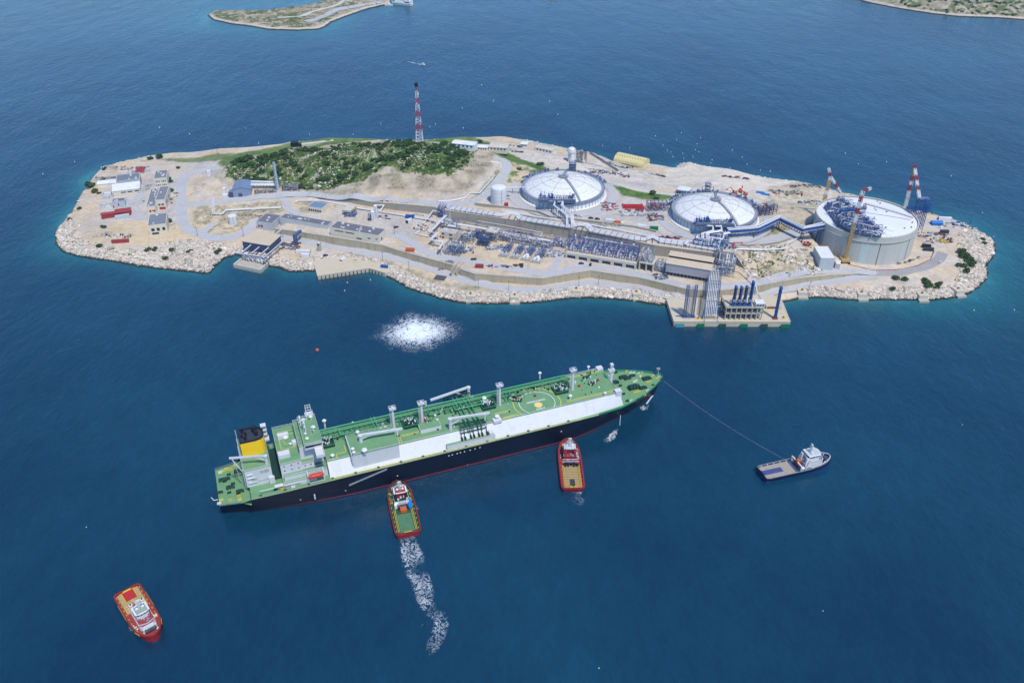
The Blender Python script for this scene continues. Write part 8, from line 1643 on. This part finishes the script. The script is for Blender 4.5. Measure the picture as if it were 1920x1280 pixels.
tug('dark red tug with a tan planked deck, pushing the ship side near its bow', (1075,916), (1064,824), 13.4, mat('maroon_hull', C(120,36,60,.75), .45, .1, .4), M_tred, M_plank, 'b')
tug('red tug alone at the lower left, tan deck with a red square', (237,1106), (290,1192), 13, M_tred, M_tred, M_plank, 'c')
tug('blue tug with white superstructure and wooden deck, towing ahead of the ship', (1427,888), (1556,857), 12.5, M_bhull, M_hull, M_wood, 'd')
a = (S0[0]+sux*212-suy*21.5, S0[1]+suy*212+sux*21.5, 16.5); e = P(1476,863,4.0); b = MB(); n = 40
b.tube([(a[0]+(e[0]-a[0])*k/n, a[1]+(e[1]-a[1])*k/n, a[2]+(e[2]-a[2])*k/n-3.2*4*(k/n)*(1-k/n)) for k in range(n+1)], .055, 5); o = b.build('tow_rope', mat('pale_rope', C(176,182,196), .8, .1, 1), None, True); tag(o, 'long thin tow rope from the ship bow to the blue tug', 'rope')
# ================================================================= foam, wakes, floats, far boats
M_foam = bpy.data.materials.new('sea_foam'); M_foam.use_nodes = True; nt = M_foam.node_tree; N = nt.nodes; L = nt.links; bs = N['Principled BSDF']; bs.inputs['Base Color'].default_value = (.86,.9,.93,1); bs.inputs['Roughness'].default_value = .8
geo = N.new('ShaderNodeNewGeometry'); at = N.new('ShaderNodeAttribute'); at.attribute_name = 'Foam'; sp = N.new('ShaderNodeSeparateColor'); L.new(at.outputs['Color'], sp.inputs[0])
def fn(scale, det, dist): n = N.new('ShaderNodeTexNoise'); n.inputs['Scale'].default_value = scale; n.inputs['Detail'].default_value = det; n.inputs['Distortion'].default_value = dist; n.inputs['Roughness'].default_value = .6; L.new(geo.outputs['Position'], n.inputs['Vector']); return n
def ma(op, a, b_=None, c=None):
    n = N.new('ShaderNodeMath'); n.operation = op
    for i, q in enumerate((a, b_, c)):
        if q is None: continue
        if isinstance(q, (int, float)): n.inputs[i].default_value = q
        else: L.new(q, n.inputs[i])
    return n.outputs[0]
f1 = fn(.23, 5, 1.6); f2 = fn(.9, 4, .6); rid = ma('SUBTRACT', 1, ma('ABSOLUTE', ma('MULTIPLY_ADD', f1.outputs['Fac'], 6, -3))); rid2 = ma('SUBTRACT', 1, ma('ABSOLUTE', ma('MULTIPLY_ADD', f2.outputs['Fac'], 5, -2.5)))
v = ma('ADD', ma('MULTIPLY', rid, .95), ma('MULTIPLY', rid2, .4)); v = ma('ADD', v, ma('MULTIPLY_ADD', sp.outputs[0], 2.3, -2.35)); mr = N.new('ShaderNodeMapRange'); mr.inputs['From Min'].default_value = -.12; mr.inputs['From Max'].default_value = .85; mr.inputs['To Max'].default_value = .92; L.new(v, mr.inputs['Value'])
gate = ma('MULTIPLY', mr.outputs[0], ma('MINIMUM', ma('MULTIPLY', sp.outputs[0], 1.9), 1)); L.new(gate, bs.inputs['Alpha'])
def foam_sheet(name, label, x0, y0, x1, y1, dens, st=1.2, z=.07, cat='foam'):
    X, Y = np.meshgrid(np.arange(x0, x1, st), np.arange(y0, y1, st)); d = np.clip(dens(X, Y), 0, 1); o = grid_mesh(name, X, Y, X*0+z, d > .02, M_foam, {'Foam': np.stack([d, d, d], -1)}); o['kind'] = 'stuff'; tag(o, label, cat); return o
c = P(783,622,0); foam_sheet('foam_patch', 'round boiling patch of white foam in the strait before the island', c[0]-60, c[1]-60, c[0]+60, c[1]+62, lambda X, Y: 1.16*np.exp(-(np.hypot((X-c[0])/34, (Y-c[1])/31)*(1+.5*(fbm(np.arctan2(Y-c[1], X-c[0])*14+50, X*0, 5, 2, 3)-.5)))**1.1)*1.1-.06)
def wake(label, pts, z=.06, k=1.0):
    A = [(*P(x, y, 0)[:2], w, d) for x, y, w, d in pts]; x0 = min(a[0]-a[2] for a in A)-3; x1 = max(a[0]+a[2] for a in A)+3; y0 = min(a[1]-a[2] for a in A)-3; y1 = max(a[1]+a[2] for a in A)+3
    def dn(X, Y):
        best = np.zeros(X.shape)
        for i in range(len(A)-1):
            a, b2 = A[i], A[i+1]; dx, dy = b2[0]-a[0], b2[1]-a[1]; LL = dx*dx+dy*dy; t = np.clip(((X-a[0])*dx+(Y-a[1])*dy)/LL, 0, 1); q = np.hypot(X-a[0]-t*dx, Y-a[1]-t*dy); w = a[2]+(b2[2]-a[2])*t; d = a[3]+(b2[3]-a[3])*t; best = np.maximum(best, d*(1-smooth01((q/w-.45)/.6)))
        return best*(.62+.66*fbm(X, Y, 11, 3, 4))*k*.9
    foam_sheet('wake', label, x0, y0, x1, y1, dn, 1.0, z, 'wake')
wake('long trail of foam behind the tug with the green deck', [(764,1006,7,.62),(768,1025,8.5,.7),(775,1050,9.5,.68),(783,1072,9,.66),(790,1090,8,.66),(796,1112,8,.66),(802,1130,7,.68),(810,1146,6,.64),(822,1152,6,.66),(829,1165,6,.7),(823,1187,6,.68),(813,1208,6,.66),(803,1222,5,.58),(787,1224,4,.5)])
wake('curling end of the foam trail on its left', [(805,1140,4,.4),(806,1165,4,.5),(790,1180,4,.45),(805,1185,5,.52),(812,1195,5,.4)])
wake('short foam trail behind the tug with the planked deck', [(1080,920,6,.66),(1074,935,5,.55),(1084,940,7,.6),(1090,952,5,.5),(1086,962,6,.55),(1095,975,3,.4)])
wake('foam where the ship bow jet meets the sea', [(1220,750,1.5,.6),(1214,758,2.5,.7),(1208,765,4,.85),(1202,764,3,.6)])
wake('foam under the overboard discharge near the ship bow', [(1160,799,1.2,.5),(1153,811,3,.8),(1145,820,4.2,.8),(1135,827,3,.6)])
wake('foam at the right side of the green decked tug', [(776,940,3,.5),(780,957,3.5,.62),(777,965,2,.4)]); wake('foam at the left side of the green decked tug', [(731,961,3,.6),(724,962,3,.55)])
wake('foam at the left side of the planked tug', [(1040,862,2.5,.5),(1045,878,2.5,.5)]); wake('foam at the right side of the planked tug', [(1086,860,2.5,.6),(1092,878,3,.55),(1093,893,2,.45)]); wake('foam at the left side of the lone red tug', [(241,1160,2,.45),(249,1178,3,.7),(254,1189,3,.5)])
wake('thin wake behind the far motorboat, left arm', [(790,121.5,3,.9),(770,117,3,.7),(745,112.5,3,.5),(725,110.5,2.5,.4)]); wake('thin foam streak by the stern of the blue tug', [(1475,902,1.6,.4),(1488,897,1.8,.55)])
for (a, e, r, l) in (((1224,741,1.2),(1212,757,.2),1.0,'thin water jet falling from the ship bow'),((1163.5,778,3.0),(1162,797,.1),.35,'thin stream of water falling from the ship side')):
    b = MB(); p, q = P(*a), P(*e); b.tube([p, ((p[0]+q[0])/2, (p[1]+q[1])/2, p[2]*.7), q], r*.5, 6); o = b.build('water_jet', mat('jet_water', C(214,222,230,.8), .6, .1, 1.0), None, True); tag(o, l, 'water jet')
bu = MB(); bu.ball((0,0,.2),.46,8); bu.cyl((0,0,.5),(0,0,1.2),.12,.12,5); me0 = bu.build('float', M_wht)
pts = [(675,62),(870,37),(835,90),(1015,77),(988,122),(485,150),(280,133),(733,132),(765,170),(792,183),(880,192),(805,217),(888,230),(975,165),(1000,180),(957,217),(1100,242),(1090,265),(1325,222),(1362,275),(1252,167),(1235,303),(1462,320),(1537,325)]
pts = [(1060+x/4, 240+y/4) for x, y in pts]+[(1440+x/3.765, 260+y/3.765) for x, y in [(545,105),(637,180),(15,232),(837,165),(1293,265),(1592,693),(1453,1213),(1513,523),(1738,1210)]]+[(400+x/4, 230+y/4) for x, y in [(245,45),(722,90),(1050,90),(1255,8),(1625,33),(1665,12),(1875,42),(340,155),(1005,1200),(1178,1180),(985,1262)]]+[(80+x/4, 230+y/4) for x, y in [(877,37),(1103,87),(1525,45),(1620,157),(240,295),(2,385)]]+[(162,988),(1543,1145),(1804,796),(1046,215),(903,160),(925,190),(867,203),(1030,190),(1123,1252)]
for i, (px, py) in enumerate(pts):
    o = me0 if i == 0 else me0.copy()
    if i: COL.objects.link(o)
    o.location = P(px, py, 0); o.scale = (1,1,1) if py < 700 else (.6,.6,.6); tag(o, 'small white float bobbing on open water', 'float', 'white floats scattered on the sea')
b = MB(); b.ball((0,0,.4),1.3,10); b.cyl((0,0,1),(0,0,2.4),.3,.1,6); o = b.build('marker_buoy', M_ora); o.location = P(595,657,0); tag(o, 'small orange marker buoy left of the foam patch', 'buoy')
# far boats
def boat(name, label, a, e, beam, hgt, kind):
    s, q = P(*a, 0), P(*e, 0); rz, Lb = frame2(s, q); t = T(name, label, name.replace('_', ' '), ((s[0]+q[0])/2, (s[1]+q[1])/2, 0), rz); h = beam/2; pl = [(-.5*Lb,-h*.9),(.3*Lb,-h),(.44*Lb,-h*.55),(.5*Lb,0),(.44*Lb,h*.55),(.3*Lb,h),(-.5*Lb,h*.9)]; b = MB(); b.prism([(x*.97,y*.85) for x, y in pl], -1, hgt, pl); b.build('hull', M_wht, t); b = MB(); b.prism([(x*.96,y*.9) for x, y in pl], hgt, hgt+.1); b.build('deck', M_concl, t)
    if kind == 'ferry':
        b = MB(); b.box(.12*Lb,-h*.9,hgt+.1,.4*Lb,h*.9,hgt+5); b.box(.2*Lb,-h*.6,hgt+5,.36*Lb,h*.6,hgt+8); b.build('superstructure', M_wht, t); b = MB(); b.box(.14*Lb,-h*.92,hgt+2.2,.38*Lb,-h*.9-.02,hgt+3.6); b.box(.22*Lb,-h*.62,hgt+6,.35*Lb,-h*.6-.02,hgt+7.2); b.build('window_strip', M_glass, t); b = MB()
        for sd in (-1, 1): b.box(-.5*Lb,sd*h*.9-.3,hgt,.12*Lb,sd*h*.9+.3,hgt+2)
        b.build('side_bulwark', M_wht, t); b = MB(); b.prism([(x*.975,y*.88) for x, y in pl], .2, 1.6, [(x*.982,y*.915) for x, y in pl]); b.build('blue_band', M_navy, t); b = MB(); b.cyl((.2*Lb,0,hgt+8),(.2*Lb,0,hgt+11),1,.8,8); b.build('funnel', M_navy, t)
    else: b = MB(); b.box(-.1*Lb,-h*.6,hgt,.2*Lb,h*.6,hgt+1.6); b.build('cabin', M_wht, t); b = MB(); b.box(.2*Lb,-h*.5,hgt+.5,.21*Lb,h*.5,hgt+1.4); b.build('windscreen', M_glass, t); b = MB(); b.cyl((-.2*Lb,0,hgt),(-.2*Lb,0,hgt+.9),.3,.2,6); b.build('skipper', M_red, t) if False else b.build('engine_cover', M_dark, t)
boat('ferry', 'white open deck ferry moored at the far islet', (738,7.5), (775,11), 15, 3.2, 'ferry'); boat('motor_yacht', 'small white boat moored beside the ferry', (722,10.5), (737,10.5), 6, 1.8, 'y'); boat('motorboat', 'small speeding white motorboat far out, drawing a thin wake', (790,121), (797,122.5), 3.4, 1.1, 'm')
boat('dark_boat', 'dark boat at the top edge of the sea', (1029,-1), (1045,-1), 7, 2.5, 'm')
x, y, z = G(555, 273); t = T('wheelhouse_hut', 'black hut and mast standing on the back shore left of the hill', 'hut', (x,y,z)); b = MB(); b.box(-5,-3,-1,2,3,4); b.build('hut', M_blk, t); b = MB(); b.box(2.4,-2,-1,6,2,2.4); b.build('annex', M_blk, t)
bld('container_shed', 'long pale concrete strip of sheds on the back shore behind the hill', (566,272),(626,264.5),(566,269), 2.2, cat='shed', wall=M_concl, roof=M_concl, par=.2)
# ---------------------------------------------------------------- light: thin high cloud, soft sun from behind the camera's right shoulder
W = bpy.data.worlds.new('World'); SC.world = W; W.use_nodes = True; nt = W.node_tree; sk = nt.nodes.new('ShaderNodeTexSky'); sk.sky_type = 'NISHITA'; sk.sun_disc = False
EL = 62; AZ = 150      # sun elevation; azimuth clockwise from +Y
sk.sun_elevation = R(EL); sk.sun_rotation = R(AZ); sk.air_density = 1.0; sk.dust_density = .2; sk.ozone_density = 3.0
tn = nt.nodes.new('ShaderNodeVectorMath'); tn.operation = 'MULTIPLY'; tn.inputs[1].default_value = (.70,.90,1.12); nt.links.new(sk.outputs[0], tn.inputs[0]); nt.links.new(tn.outputs[0], nt.nodes['Background'].inputs[0]); nt.nodes['Background'].inputs[1].default_value = .125
sl = bpy.data.lights.new('sun', 'SUN'); sl.energy = 2.9; sl.angle = R(5); sl.color = (1,.955,.88); so = bpy.data.objects.new('sun', sl); COL.objects.link(so)
so.rotation_euler = (R(90-EL), 0, R(180-AZ)); so.location = (0, 500, 900)
hb = MB(); hb.box(-3600, -1300, -8, 3600, 4800, 420); hzo = hb.build('haze', M_sea); hzo.data.materials.clear()
hm_ = bpy.data.materials.new('haze_air'); hm_.use_nodes = True; nt = hm_.node_tree; nt.nodes.clear(); ou = nt.nodes.new('ShaderNodeOutputMaterial'); pv = nt.nodes.new('ShaderNodeVolumePrincipled')
pv.inputs['Color'].default_value = (.30,.62,1,1); pv.inputs['Density'].default_value = .00006; pv.inputs['Anisotropy'].default_value = .2; nt.links.new(pv.outputs[0], ou.inputs['Volume']); hzo.data.materials.append(hm_); hzo['kind'] = 'stuff'
SC.view_settings.view_transform = 'Standard'; SC.view_settings.look = 'None'; SC.view_settings.gamma = 1; SC.view_settings.exposure = .35
SC.render.engine = 'CYCLES'
for o in list(bpy.data.objects):
    if '_w' in o: del o['_w']
